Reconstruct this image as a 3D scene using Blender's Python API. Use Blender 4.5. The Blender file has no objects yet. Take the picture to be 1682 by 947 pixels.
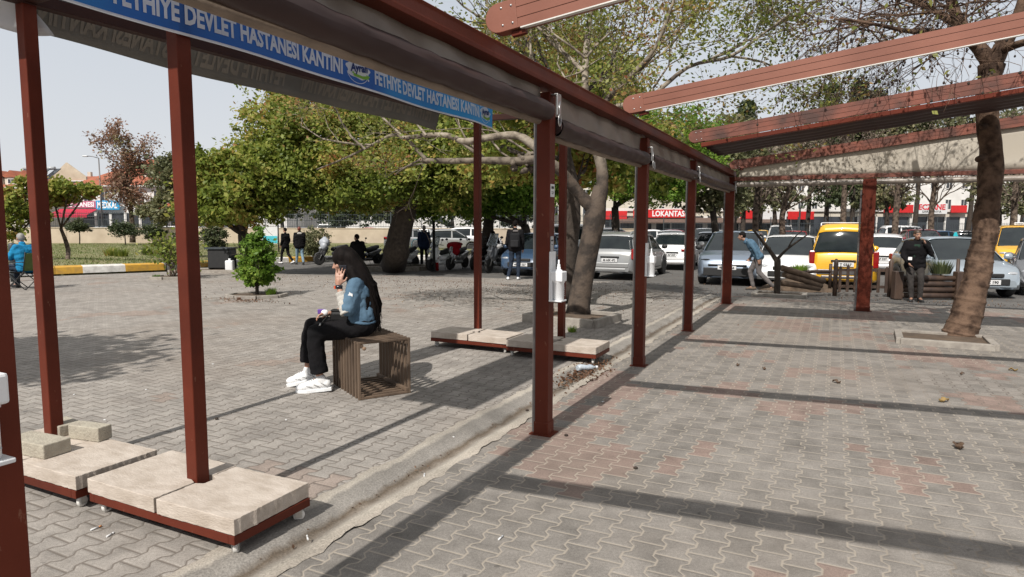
import bpy, math, random
import numpy as np
from mathutils import Vector, Matrix
R_ = math.radians
sc = bpy.context.scene
COL = sc.collection
# ------------------------------------------------------------------ camera, sky, sun, exposure
F_PX, CX, CY, HCAM = 1070.0, 841.0, 473.5, 1.56
PITCH = math.atan((CY - 369.5) / F_PX); ROLL = math.atan(.003)
_F = Vector((0, math.cos(PITCH), -math.sin(PITCH))); _U = Vector((0, math.sin(PITCH), math.cos(PITCH))); _R = Vector((1, 0, 0))
_R2 = _R * math.cos(ROLL) + _U * math.sin(ROLL); _U2 = _U * math.cos(ROLL) - _R * math.sin(ROLL)
cam = bpy.data.cameras.new('camera'); camo = bpy.data.objects.new('camera', cam); COL.objects.link(camo)
cam.sensor_width = 36; cam.lens = F_PX / 1682 * 36; cam.clip_start = .05; cam.clip_end = 2000
camo.matrix_world = Matrix(((_R2.x, _U2.x, -_F.x, 0), (_R2.y, _U2.y, -_F.y, 0), (_R2.z, _U2.z, -_F.z, HCAM), (0, 0, 0, 1)))
sc.camera = camo
ROW = R_(26.31); VD = Vector((math.sin(ROW), math.cos(ROW), 0)); ND = Vector((math.cos(ROW), -math.sin(ROW), 0))
P0 = Vector((.242, 4.785, 0))
SUN_EL, SUN_AZ = R_(46.5), ROW + math.pi      # the sun stands behind the viewer, in line with the pergola row
SKYS = .90
world = bpy.data.worlds.new('World'); sc.world = world; world.use_nodes = True
wn = world.node_tree.nodes; wl = world.node_tree.links; wn.clear()
sky = wn.new('ShaderNodeTexSky'); sky.sky_type = 'NISHITA'; sky.sun_disc = False
sky.sun_elevation = SUN_EL; sky.sun_rotation = SUN_AZ; sky.air_density = 1.0; sky.dust_density = 3.0; sky.ozone_density = 1.0; sky.altitude = 20
wmix = wn.new('ShaderNodeMix'); wmix.data_type = 'RGBA'; wmix.blend_type = 'MIX'; wmix.inputs['Factor'].default_value = .90
# thin high haze: whitish and bright low down, thinner and bluer overhead
wtc = wn.new('ShaderNodeTexCoord'); wsx = wn.new('ShaderNodeSeparateXYZ'); wl.new(wtc.outputs['Generated'], wsx.inputs[0])
wr_ = wn.new('ShaderNodeValToRGB'); wl.new(wsx.outputs[2], wr_.inputs[0]); wl.new(wr_.outputs[0], wmix.inputs['B'])
for e_, (p_, c_) in zip([wr_.color_ramp.elements[0], wr_.color_ramp.elements[1], wr_.color_ramp.elements.new(.45), wr_.color_ramp.elements.new(.28)], [(0, (.86, .875, .90)), (1, (.12, .15, .21)), (.55, (.26, .31, .39)), (.30, (.70, .75, .82))]): e_.position = p_; e_.color = (*c_, 1)
wbg = wn.new('ShaderNodeBackground'); wbg.inputs['Strength'].default_value = SKYS; wo = wn.new('ShaderNodeOutputWorld')
wsc = wn.new('ShaderNodeVectorMath'); wsc.operation = 'SCALE'; wsc.inputs['Scale'].default_value = .10; wl.new(sky.outputs[0], wsc.inputs[0]); wl.new(wsc.outputs[0], wmix.inputs['A']); wl.new(wmix.outputs['Result'], wbg.inputs['Color']); wl.new(wbg.outputs[0], wo.inputs[0])
sl = bpy.data.lights.new('sun', 'SUN'); so = bpy.data.objects.new('sun', sl); COL.objects.link(so)
sl.energy = 4.9; sl.angle = R_(.55); sl.color = (1, .955, .89)
ldir = VD * math.cos(SUN_EL) + Vector((0, 0, -math.sin(SUN_EL)))
so.rotation_euler = ldir.to_track_quat('-Z', 'Y').to_euler(); so.location = (-6, -12, 18)
sc.view_settings.view_transform = 'Standard'; sc.view_settings.look = 'None'; sc.view_settings.gamma = 1; sc.view_settings.exposure = .04
sc.view_settings.use_curve_mapping = False
sc.cycles.max_bounces = 6; sc.cycles.transparent_max_bounces = 8; sc.cycles.use_denoising = True
random.seed(7); rng = np.random.default_rng(7)

# ------------------------------------------------------------------ helpers
def ray(px, py):
    a = (px - CX) / F_PX; b = (CY - py) / F_PX
    return _F + _R2 * a + _U2 * b
def HZ(x, y):                              # the ground falls gently towards the car park
    v = (x - .242) * math.sin(ROW) + (y - 4.785) * math.cos(ROW); t = min(max((v - 9.8) / 4.2, 0), 1); return -.2 * t * t * (3 - 2 * t)
def G(px, py, z=0.0):                      # the ground point (raised by z) a photo pixel looks at
    d = ray(px, py); zz = z; p = None
    for i in range(14):
        p = Vector((0, 0, HCAM)) + d * ((zz - HCAM) / d.z); zz = zz * .5 + .5 * (z + HZ(p.x, p.y))
    return p
def D(px, py, dist):                       # the point at a given depth
    d = ray(px, py); return Vector((0, 0, HCAM)) + d * (dist / d.y)
def RF(n, v, z=0.0):                       # row frame: n across, v along the pergola
    p = P0 + ND * n + VD * v; return Vector((p.x, p.y, z + HZ(p.x, p.y)))
def nv(p):
    q = Vector((p[0], p[1], 0)) - P0; return (q.dot(ND), q.dot(VD))
def uni(a, b): return random.uniform(a, b)

def setp(o, label=None, cat=None, group=None, kind=None):
    if label: o['label'] = label
    if cat: o['category'] = cat
    if group: o['group'] = group
    if kind: o['kind'] = kind
    return o
def thing(name, label, cat, loc=(0, 0, 0), rz=0, group=None):
    o = bpy.data.objects.new(name, None); COL.objects.link(o); o.location = loc; o.rotation_euler = (0, 0, rz)
    o.empty_display_size = .2
    return setp(o, label, cat, group)

class MB:
    def __init__(s): s.v = []; s.f = []; s.m = []; s.s = []; s.uv = None
    def add(s, vs, fs, m=0, sm=False):
        b = len(s.v); s.v += [tuple(x) for x in vs]
        for f in fs: s.f.append(tuple(i + b for i in f)); s.m.append(m); s.s.append(sm)
        return s
    def box(s, c, d, rz=0, m=0, M=None):
        x, y, z = d[0] / 2, d[1] / 2, d[2] / 2; vs = []
        cr, sr = math.cos(rz), math.sin(rz)
        for k in (-1, 1):
            for (i, j) in ((-1, -1), (1, -1), (1, 1), (-1, 1)):
                p = (i * x, j * y, k * z)
                if M is not None: q = M @ Vector(p); vs.append((c[0] + q.x, c[1] + q.y, c[2] + q.z))
                else: vs.append((c[0] + p[0] * cr - p[1] * sr, c[1] + p[0] * sr + p[1] * cr, c[2] + p[2]))
        return s.add(vs, [(0, 3, 2, 1), (4, 5, 6, 7), (0, 1, 5, 4), (1, 2, 6, 5), (2, 3, 7, 6), (3, 0, 4, 7)], m)
    def beam(s, p, q, w, h, m=0, up=(0, 0, 1)):
        p = Vector(p); q = Vector(q); d = q - p; L = d.length; d = d / L; up = Vector(up)
        x = d.cross(up)
        if x.length < 1e-4: x = d.cross(Vector((1, 0, 0)))
        x.normalize(); u = x.cross(d)
        M = Matrix(((x.x, d.x, u.x), (x.y, d.y, u.y), (x.z, d.z, u.z)))
        return s.box((p + q) / 2, (w, L, h), m=m, M=M)
    def tube(s, pts, rad, seg=8, m=0, sm=True, cap=True):
        pts = [Vector(p) for p in pts]; n = len(pts)
        if not hasattr(rad, '__len__'): rad = [rad] * n
        vs = []; x = None
        for i, p in enumerate(pts):
            t = pts[min(i + 1, n - 1)] - pts[max(i - 1, 0)]
            if t.length < 1e-9: t = Vector((0, 0, 1))
            t.normalize()
            if x is None:
                a = Vector((0, 0, 1)) if abs(t.z) < .9 else Vector((1, 0, 0)); x = t.cross(a).normalized()
            else:
                x = x - t * x.dot(t)
                if x.length < 1e-6: x = t.orthogonal()
                x.normalize()
            y = t.cross(x)
            for k in range(seg):
                a = 2 * math.pi * k / seg; vs.append(p + x * (rad[i] * math.cos(a)) + y * (rad[i] * math.sin(a)))
        fs = []
        for i in range(n - 1):
            for k in range(seg):
                k2 = (k + 1) % seg; fs.append((i * seg + k, i * seg + k2, (i + 1) * seg + k2, (i + 1) * seg + k))
        s.add(vs, fs, m, sm)
        if cap:
            b = len(s.v) - len(vs)
            s.f.append(tuple(b + k for k in reversed(range(seg)))); s.m.append(m); s.s.append(False)
            s.f.append(tuple(b + (n - 1) * seg + k for k in range(seg))); s.m.append(m); s.s.append(False)
        return s
    def cap(s, p, q, r1, r2, m=0, seg=12):               # tapered capsule
        p = Vector(p); q = Vector(q); d = (q - p); d = d.normalized() if d.length > 1e-6 else Vector((0, 0, 1))
        pts = [p - d * r1 * .98, p - d * r1 * .85, p - d * r1 * .5, p, q, q + d * r2 * .5, q + d * r2 * .85, q + d * r2 * .98]
        rad = [r1 * .15, r1 * .53, r1 * .87, r1, r2, r2 * .87, r2 * .53, r2 * .15]
        return s.tube(pts, rad, seg, m)
    def lathe(s, prof, c=(0, 0, 0), seg=20, m=0, axis='z', sm=True):
        vs = []; fs = []
        for (r, z) in prof:
            for k in range(seg):
                a = 2 * math.pi * k / seg; x, y = r * math.cos(a), r * math.sin(a)
                p = (x, y, z) if axis == 'z' else ((x, z, y) if axis == 'y' else (z, x, y))
                vs.append((p[0] + c[0], p[1] + c[1], p[2] + c[2]))
        n = len(prof)
        for i in range(n - 1):
            for k in range(seg):
                k2 = (k + 1) % seg; fs.append((i * seg + k, i * seg + k2, (i + 1) * seg + k2, (i + 1) * seg + k))
        s.add(vs, fs, m, sm); b = len(s.v) - len(vs)
        for i in (0, n - 1):
            if prof[i][0] > 1e-4:
                s.f.append(tuple(b + i * seg + k for k in range(seg))); s.m.append(m); s.s.append(False)
        return s
    def ell(s, c, r, m=0, seg=14, rings=9, M=None):
        vs = []; fs = []
        for i in range(rings + 1):
            t = math.pi * i / rings
            for k in range(seg):
                a = 2 * math.pi * k / seg
                p = Vector((r[0] * math.sin(t) * math.cos(a), r[1] * math.sin(t) * math.sin(a), r[2] * math.cos(t)))
                if M is not None: p = M @ p
                vs.append((p.x + c[0], p.y + c[1], p.z + c[2]))
        for i in range(rings):
            for k in range(seg):
                k2 = (k + 1) % seg; fs.append((i * seg + k, (i + 1) * seg + k, (i + 1) * seg + k2, i * seg + k2))
        return s.add(vs, fs, m, True)
    def prism(s, poly, o, ax, ay, az, m=0):              # polygon (a,b) in axes ax,ay at o, extruded by az
        o = Vector(o); ax = Vector(ax); ay = Vector(ay); az = Vector(az); n = len(poly)
        vs = [o + ax * a + ay * b for a, b in poly] + [o + ax * a + ay * b + az for a, b in poly]
        fs = [tuple(reversed(range(n))), tuple(range(n, 2 * n))] + [(i, (i + 1) % n, (i + 1) % n + n, i + n) for i in range(n)]
        return s.add(vs, fs, m)
    def grid(s, fn, nu, nv_, m=0, sm=True):
        vs = [fn(i / nu, j / nv_) for i in range(nu + 1) for j in range(nv_ + 1)]
        fs = [(i * (nv_ + 1) + j, (i + 1) * (nv_ + 1) + j, (i + 1) * (nv_ + 1) + j + 1, i * (nv_ + 1) + j + 1) for i in range(nu) for j in range(nv_)]
        return s.add(vs, fs, m, sm)
    def build(s, name, mats, parent=None, bevel=0, loc=None, remesh=0, smooth=0, solid=0, sub=0):
        me = bpy.data.meshes.new(name); me.from_pydata(s.v, [], s.f)
        if not isinstance(mats, (list, tuple)): mats = [mats]
        for m in mats: me.materials.append(m)
        me.polygons.foreach_set('material_index', s.m); me.polygons.foreach_set('use_smooth', s.s); me.update()
        o = bpy.data.objects.new(name, me); COL.objects.link(o)
        if parent is not None: o.parent = parent
        if loc is not None: o.location = loc
        if solid: md = o.modifiers.new('solid', 'SOLIDIFY'); md.thickness = solid; md.offset = 0
        if bevel: md = o.modifiers.new('bevel', 'BEVEL'); md.width = bevel; md.segments = 2; md.limit_method = 'ANGLE'; md.harden_normals = False
        if remesh:
            md = o.modifiers.new('remesh', 'REMESH'); md.mode = 'VOXEL'; md.voxel_size = remesh; md.use_smooth_shade = True
        if smooth: md = o.modifiers.new('smooth', 'SMOOTH'); md.iterations = smooth; md.factor = .5
        if sub: md = o.modifiers.new('sub', 'SUBSURF'); md.levels = sub; md.render_levels = sub
        return o

def np_mesh(name, V, nf, k, mats, parent=None, smooth=False):
    """V: (nf*k,3) vertices, faces of k consecutive verts"""
    me = bpy.data.meshes.new(name); nvx = len(V)
    me.vertices.add(nvx); me.vertices.foreach_set('co', V.astype(np.float32).ravel())
    me.loops.add(nvx); me.loops.foreach_set('vertex_index', np.arange(nvx, dtype=np.int32))
    me.polygons.add(nf); me.polygons.foreach_set('loop_start', np.arange(0, nvx, k, dtype=np.int32))
    me.polygons.foreach_set('loop_total', np.full(nf, k, dtype=np.int32))
    if not isinstance(mats, (list, tuple)): mats = [mats]
    for m in mats: me.materials.append(m)
    me.update(); me.validate()
    o = bpy.data.objects.new(name, me); COL.objects.link(o)
    if parent is not None: o.parent = parent
    return o

def copy_tree(o, parent=None):
    c = o.copy(); COL.objects.link(c); c.parent = parent
    for ch in [x for x in o.children]: copy_tree(ch, c)
    return c

# ---- materials
class X:                                   # tiny expression builder for Math nodes
    def __init__(s, nt, v): s.nt = nt; s.v = v
    def _op(s, op, *o):
        n = s.nt.nodes.new('ShaderNodeMath'); n.operation = op
        for i, a in enumerate((s,) + o):
            a = a.v if isinstance(a, X) else a
            if isinstance(a, (int, float)): n.inputs[i].default_value = a
            else: s.nt.links.new(a, n.inputs[i])
        return X(s.nt, n.outputs[0])
    def __add__(s, o): return s._op('ADD', o)
    def __sub__(s, o): return s._op('SUBTRACT', o)
    def __mul__(s, o): return s._op('MULTIPLY', o)
    def __truediv__(s, o): return s._op('DIVIDE', o)
    def floor(s): return s._op('FLOOR')
    def fract(s): return s._op('FRACT')
    def absv(s): return s._op('ABSOLUTE')
    def lt(s, o): return s._op('LESS_THAN', o)
    def gt(s, o): return s._op('GREATER_THAN', o)
    def mn(s, o): return s._op('MINIMUM', o)
    def mx(s, o): return s._op('MAXIMUM', o)
    def mod2(s): return s - (s * .5).floor() * 2.0
    def clamp(s):
        r = s._op('MAXIMUM', 0.0); return r._op('MINIMUM', 1.0)
def newmat(name):
    m = bpy.data.materials.new(name); m.use_nodes = True; nt = m.node_tree; b = nt.nodes['Principled BSDF']; return m, nt, b
def noise(nt, scale, detail=3, vec=None, rough=.55, dist=0):
    n = nt.nodes.new('ShaderNodeTexNoise'); n.inputs['Scale'].default_value = scale; n.inputs['Detail'].default_value = detail
    n.inputs['Roughness'].default_value = rough; n.inputs['Distortion'].default_value = dist
    if vec is not None: nt.links.new(vec, n.inputs['Vector'])
    return n
def ramp(nt, fac, stops):
    r = nt.nodes.new('ShaderNodeValToRGB'); e = r.color_ramp.elements
    while len(e) < len(stops): e.new(.5)
    for i, (p, c) in enumerate(stops): e[i].position = p; e[i].color = (c[0], c[1], c[2], 1) if len(c) > 1 else (c[0], c[0], c[0], 1)
    nt.links.new(fac, r.inputs[0]); return r
def mixc(nt, fac, a, b, blend='MIX'):
    m = nt.nodes.new('ShaderNodeMix'); m.data_type = 'RGBA'; m.blend_type = blend
    for sk, v in (('Factor', fac), ('A', a), ('B', b)):
        if isinstance(v, X): v = v.v
        if isinstance(v, (int, float)): m.inputs[sk].default_value = v
        elif isinstance(v, tuple): m.inputs[sk].default_value = (v[0], v[1], v[2], 1)
        else: nt.links.new(v, m.inputs[sk])
    return m.outputs['Result']
def bumpn(nt, h, strength=.3, dist=.01):
    b = nt.nodes.new('ShaderNodeBump'); b.inputs['Strength'].default_value = strength; b.inputs['Distance'].default_value = dist
    nt.links.new(h.v if isinstance(h, X) else h, b.inputs['Height']); return b.outputs[0]
def pm(name, c, c2=None, scale=8, rough=.6, metal=0, bump=0, bs=40, coat=0, stretch=None, spec=.5, rp=(.32, .68)):
    m, nt, b = newmat(name)
    tc = nt.nodes.new('ShaderNodeTexCoord'); vec = tc.outputs['Object']
    if stretch:
        mp = nt.nodes.new('ShaderNodeMapping'); mp.inputs['Scale'].default_value = stretch; nt.links.new(vec, mp.inputs[0]); vec = mp.outputs[0]
    if c2 is None: c2 = tuple(x * .8 for x in c)
    n = noise(nt, scale, 5, vec); r = ramp(nt, n.outputs['Fac'], [(rp[0], c), (rp[1], c2)])
    nt.links.new(r.outputs[0], b.inputs['Base Color'])
    b.inputs['Roughness'].default_value = rough; b.inputs['Metallic'].default_value = metal; b.inputs['Specular IOR Level'].default_value = spec
    b.inputs['Coat Weight'].default_value = coat
    if bump:
        n2 = noise(nt, bs, 6, vec); nt.links.new(bumpn(nt, n2.outputs['Fac'], bump, .01), b.inputs['Normal'])
    return m
def leafmat(name, stops, trans=.35, rough=.5):
    m, nt, b = newmat(name); g = nt.nodes.new('ShaderNodeNewGeometry')
    gn = noise(nt, .62, 3, g.outputs['Position']); gf = (X(nt, g.outputs['Random Per Island']) * .62) + (X(nt, gn.outputs['Fac']) - .5) * 1.9 + .19
    r = ramp(nt, gf.clamp().v, stops)
    nt.links.new(r.outputs[0], b.inputs['Base Color']); b.inputs['Roughness'].default_value = rough; b.inputs['Specular IOR Level'].default_value = .3
    t = nt.nodes.new('ShaderNodeBsdfTranslucent'); nt.links.new(r.outputs[0], t.inputs[0])
    mx = nt.nodes.new('ShaderNodeMixShader'); mx.inputs[0].default_value = trans
    nt.links.new(b.outputs[0], mx.inputs[1]); nt.links.new(t.outputs[0], mx.inputs[2])
    nt.links.new(mx.outputs[0], nt.nodes['Material Output'].inputs[0]); return m

def paver_mat(name, grey, grey2, red, joint, W=.138, L=.17, redbias=.5, dirt=(.16, .12, .09), jw=.006, joint2=None):
    m, nt, b = newmat(name)
    geo = nt.nodes.new('ShaderNodeNewGeometry')
    mp = nt.nodes.new('ShaderNodeMapping'); mp.vector_type = 'POINT'; mp.inputs['Rotation'].default_value = (0, 0, ROW)
    nt.links.new(geo.outputs['Position'], mp.inputs[0])
    wob = noise(nt, 1.3, 2, mp.outputs[0])
    sx = nt.nodes.new('ShaderNodeSeparateXYZ'); nt.links.new(mp.outputs[0], sx.inputs[0])
    u = X(nt, sx.outputs[0]) + (X(nt, wob.outputs['Fac']) - .5) * .02; v = X(nt, sx.outputs[1]) + (X(nt, wob.outputs['Fac']) - .5) * .025
    k = (u / W + .5).floor()
    sg = k.mod2() * 2.0 - 1.0
    ph = (v / L).fract()
    tri = ((ph - .5).absv() * 4.0 - 1.0)
    trap = ((tri * 3.0).mn(1.0)).mx(-1.0)
    d = u - k * W - sg * trap * .0145
    col = k - d.lt(0.0)
    w = v / L + col.mod2() * .5
    row = w.floor(); fr = w.fract(); e = (fr - .5).absv() * -1.0 + .5
    j = (d.absv()).mn(e * L)
    cmb = nt.nodes.new('ShaderNodeCombineXYZ'); nt.links.new(col.v, cmb.inputs[0]); nt.links.new(row.v, cmb.inputs[1])
    wnz = nt.nodes.new('ShaderNodeTexWhiteNoise'); wnz.noise_dimensions = '2D'; nt.links.new(cmb.outputs[0], wnz.inputs['Vector'])
    sc_ = nt.nodes.new('ShaderNodeVectorMath'); sc_.operation = 'SCALE'; sc_.inputs['Scale'].default_value = .105; nt.links.new(cmb.outputs[0], sc_.inputs[0])
    big = noise(nt, 1.0, 3, sc_.outputs[0])                     # red pavers come in irregular groups
    rnd = X(nt, wnz.outputs['Value'])
    isred = (X(nt, big.outputs['Fac']) + (rnd - .5) * .07).gt(redbias)
    base = mixc(nt, rnd, grey, grey2)
    base = mixc(nt, isred * .8, base, mixc(nt, rnd, red, tuple(x * .86 for x in red)))
    fine = noise(nt, 260, 5, geo.outputs['Position']); mid = noise(nt, 5, 6, geo.outputs['Position']); bigd = noise(nt, .35, 5, geo.outputs['Position'], .6)
    base = mixc(nt, (X(nt, fine.outputs['Fac']) - .5) * 1.4 + .5, mixc(nt, .5, base, (.0, .0, .0), 'MIX'), mixc(nt, .32, base, (1, 1, 1))) if False else base
    sp = ramp(nt, fine.outputs['Fac'], [(.30, (.62,)), (.5, (1,)), (.72, (1.35,))]); base = mixc(nt, 1.0, base, sp.outputs[0], 'MULTIPLY')
    md = ramp(nt, mid.outputs['Fac'], [(.28, (.74,)), (.5, (1.0,)), (.72, (1.20,))]); base = mixc(nt, 1.0, base, md.outputs[0], 'MULTIPLY')
    gr = noise(nt, 70, 4, geo.outputs['Position'], .7); gq = ramp(nt, gr.outputs['Fac'], [(.30, (.78,)), (.70, (1.2,))]); base = mixc(nt, 1.0, base, gq.outputs[0], 'MULTIPLY')
    st = noise(nt, 11, 2, geo.outputs['Position']); sr = ramp(nt, st.outputs['Fac'], [(.70, (1,)), (.745, (.66,))]); base = mixc(nt, 1.0, base, sr.outputs[0], 'MULTIPLY')
    tr_ = noise(nt, .8, 6, geo.outputs['Position'], .7, 1.5); tq = ramp(nt, tr_.outputs['Fac'], [(.36, (.84,)), (.5, (1.02,)), (.66, (1.08,))]); base = mixc(nt, 1.0, base, tq.outputs[0], 'MULTIPLY')
    dr = ramp(nt, bigd.outputs['Fac'], [(.50, (0,)), (.75, (.55,))])
    base = mixc(nt, dr.outputs[0], base, dirt)
    jn = noise(nt, 9, 3, geo.outputs['Position'])
    jm = (j / (X(nt, jn.outputs['Fac']) * jw + jw * .55)).clamp(); jm = jm * jm * -1.0 + 1.0
    if joint2 is not None:
        jb = noise(nt, .55, 3, geo.outputs['Position']); jr = ramp(nt, (X(nt, jb.outputs['Fac']) - X(nt, sx.outputs[0]) * .10 + .22).v, [(.42, (0,)), (.58, (1,))]); joint = mixc(nt, jr.outputs[0], joint, joint2)
    base = mixc(nt, jm * .78, base, joint)
    nt.links.new(base, b.inputs['Base Color']); b.inputs['Roughness'].default_value = .88; b.inputs['Specular IOR Level'].default_value = .25
    hgt = (j / .016).clamp() + X(nt, fine.outputs['Fac']) * .25 + rnd * .25
    nt.links.new(bumpn(nt, hgt, .55, .006), b.inputs['Normal'])
    return m

M = {}
M['rust'] = pm('brown_paint', (.128, .026, .013), (.088, .018, .010), 2.4, .5, bump=.10, bs=45, spec=.16)
def wear(m, col=(.22, .10, .065), lo=.66, sc2=26):
    nt = m.node_tree; b = nt.nodes['Principled BSDF']; src = b.inputs['Base Color'].links[0].from_socket; tc = nt.nodes.new('ShaderNodeTexCoord')
    mp = nt.nodes.new('ShaderNodeMapping'); mp.inputs['Scale'].default_value = (1, 1, .30); nt.links.new(tc.outputs['Object'], mp.inputs[0])
    n = noise(nt, sc2, 6, mp.outputs[0], .62); r = ramp(nt, n.outputs['Fac'], [(lo, (0,)), (lo + .03, (.75,))]); n2 = noise(nt, 1.3, 3, tc.outputs['Object']); r2 = ramp(nt, n2.outputs['Fac'], [(.35, (.78,)), (.65, (1.18,))])
    c = mixc(nt, r.outputs[0], src, col); c = mixc(nt, 1.0, c, r2.outputs[0], 'MULTIPLY'); nt.links.new(c, b.inputs['Base Color'])
wear(M['rust'])
M['rafter'] = pm('dusty_brown_paint', (.250, .092, .058), (.190, .066, .040), 2.2, .5, bump=.06, bs=50, stretch=(1, 1, 1))
M['rafter_dirty'] = pm('leaf_stained_brown_paint', (.215, .064, .038), (.06, .024, .017), 3.5, .55, bump=.15, bs=30)
M['guide'] = pm('grey_rail', (.16, .15, .145), (.11, .10, .10), 10, .45, metal=.5)
M['blind'] = pm('maroon_blind_fabric', (.050, .027, .025), (.032, .018, .017), 4, .5, bump=.35, bs=6, spec=.3, stretch=(1, .25, 1))
M['clearpvc'] = pm('cloudy_pvc', (.30, .26, .22), (.20, .17, .145), 3, .35, bump=.25, bs=9)
M['hem'] = pm('dusty_hem_bar', (.26, .20, .15), (.16, .12, .09), 5, .6, bump=.2, bs=30)
M['white_metal'] = pm('white_strip', (.75, .74, .70), (.6, .58, .54), 6, .4)
M['cream'] = pm('cream_fabric', (.62, .57, .49), (.52, .47, .40), .8, .8, bump=.2, bs=3)
M['steel'] = pm('zinc_steel', (.55, .55, .54), (.4, .4, .4), 20, .35, metal=.9)
M['black'] = pm('matt_black', (.012, .012, .013), (.02, .02, .02), 10, .6)
M['rubber'] = pm('rubber', (.018, .018, .019), (.03, .029, .028), 12, .75)
M['plastic'] = pm('white_plastic', (.78, .79, .80), (.70, .71, .72), 4, .32)
M['plastic_grey'] = pm('grey_plastic', (.42, .43, .44), (.36, .37, .38), 4, .4)
M['travertine'] = pm('travertine', (.52, .455, .395), (.38, .32, .265), 7, .8, bump=.45, bs=45, stretch=(1, 2.2, 3))
M['concrete'] = pm('concrete', (.34, .31, .27), (.23, .205, .18), 9, .9, bump=.6, bs=60)
M['concrete_light'] = pm('mortar', (.43, .395, .345), (.30, .27, .235), 8, .92, bump=.7, bs=35)
M['aerated'] = pm('aerated_block', (.42, .385, .31), (.32, .285, .23), 14, .95, bump=.9, bs=70)
M['asphalt'] = pm('asphalt', (.125, .118, .11), (.085, .08, .075), 1.4, .9, bump=.5, bs=90)
M['soil'] = pm('soil', (.13, .09, .06), (.07, .05, .035), 6, .95, bump=.9, bs=30)
M['lawn'] = pm('lawn', (.13, .15, .055), (.20, .17, .085), 1.1, .95, bump=.7, bs=40)
M['wood'] = pm('weathered_wood', (.155, .105, .07), (.07, .046, .03), 5, .8, bump=.5, bs=40, stretch=(1, 1, .2))
M['wood_pale'] = pm('cut_wood_end', (.30, .20, .13), (.18, .12, .08), 10, .8, bump=.4, bs=50)
M['wood_dark'] = pm('dark_stained_wood', (.040, .024, .018), (.075, .045, .03), 6, .6, bump=.4, bs=30, stretch=(1, 1, .3))
M['bark_dark'] = pm('dark_bark', (.060, .046, .036), (.028, .021, .016), 9, .95, bump=1.0, bs=22)
M['bark_plane'] = pm('plane_bark', (.145, .108, .082), (.042, .031, .024), 6, .9, bump=1.0, bs=30, rp=(.42, .60), spec=.2)
M['bark_pale'] = pm('pale_bark', (.30, .26, .205), (.14, .115, .09), 4, .85, bump=.6, bs=20)
M['bark_red'] = pm('ringed_reddish_bark', (.150, .096, .066), (.050, .031, .022), 7, .9, bump=1.0, bs=34, rp=(.40, .62), spec=.2)
M['glass'] = pm('dark_car_glass', (.010, .014, .017), (.02, .026, .028), 2, .05, spec=.42)
M['shaded_steel'] = pm('shaded_brown_paint', (.040, .014, .010), (.028, .010, .008), 4, .55, spec=.2)  # darker copy of the brown paint, shade put into the colour for top beams
M['dull_canopy'] = pm('dull_brown_canopy', (.13, .085, .065), (.09, .06, .048), 3, .8)
M['chrome'] = pm('chrome', (.7, .7, .7), (.6, .6, .6), 5, .15, metal=1)
M['red_lens'] = pm('red_lens', (.30, .008, .008), (.2, .006, .006), 5, .15, coat=.5)
M['clear_lens'] = pm('clear_lens', (.5, .52, .54), (.35, .36, .38), 12, .1, metal=.3, coat=.6)
M['plate'] = pm('plate_white', (.7, .7, .7), (.6, .6, .6), 9, .5)
M['ink'] = pm('plate_ink', (.01, .01, .012), (.02, .02, .02), 9, .6)
M['wall_beige'] = pm('beige_wall', (.56, .47, .36), (.44, .36, .27), 1.0, .9, bump=.3, bs=8)
M['fence'] = pm('dark_fence_paint', (.035, .045, .05), (.05, .06, .065), 4, .5)
M['plaster_white'] = pm('white_plaster', (.72, .70, .67), (.60, .58, .55), .6, .85)
M['plaster_cream'] = pm('cream_plaster', (.60, .55, .46), (.50, .45, .38), .6, .85)
M['rooftile'] = pm('red_rooftile', (.36, .115, .060), (.24, .075, .042), 1.2, .85, bump=.8, bs=4, stretch=(1, 1, 3))
M['winglass'] = pm('window_glass', (.03, .035, .042), (.05, .055, .065), .7, .08)
M['red_sign'] = pm('red_sign', (.60, .022, .025), (.50, .02, .02), 3, .45)
M['crimson'] = pm('crimson_canvas', (.45, .012, .045), (.35, .01, .035), 3, .7)
M['blue_sign'] = pm('blue_sign', (.02, .27, .52), (.03, .33, .6), 2, .4)
M['pink_sign'] = pm('dusty_pink_sign', (.45, .12, .2), (.38, .10, .16), 2, .5)
M['letter_white'] = pm('white_letters', (.82, .82, .82), (.75, .75, .76), 3, .5)
M['letter_red'] = pm('red_letters', (.62, .02, .04), (.55, .02, .03), 3, .5)
M['yellow_paint'] = pm('worn_yellow_paint', (.62, .34, .03), (.42, .24, .05), 7, .7, bump=.4, bs=40)
M['white_paint'] = pm('worn_white_paint', (.74, .72, .68), (.5, .48, .45), 7, .75, bump=.4, bs=40)
import bmesh
# ------------------------------------------------------------------ setting: ground, paving, channel, kerb, lawn, road
M['pave_l'] = paver_mat('paver_grey_cool', (.262, .240, .218), (.300, .276, .250), (.300, .240, .205), (.120, .100, .083), redbias=.64, dirt=(.22, .175, .14), jw=.008)
M['pave_r'] = paver_mat('paver_grey_warm', (.186, .171, .154), (.236, .216, .195), (.252, .178, .150), (.095, .078, .064), redbias=.555, dirt=(.24, .20, .165), jw=.0065, joint2=(.36, .315, .26))

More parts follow.
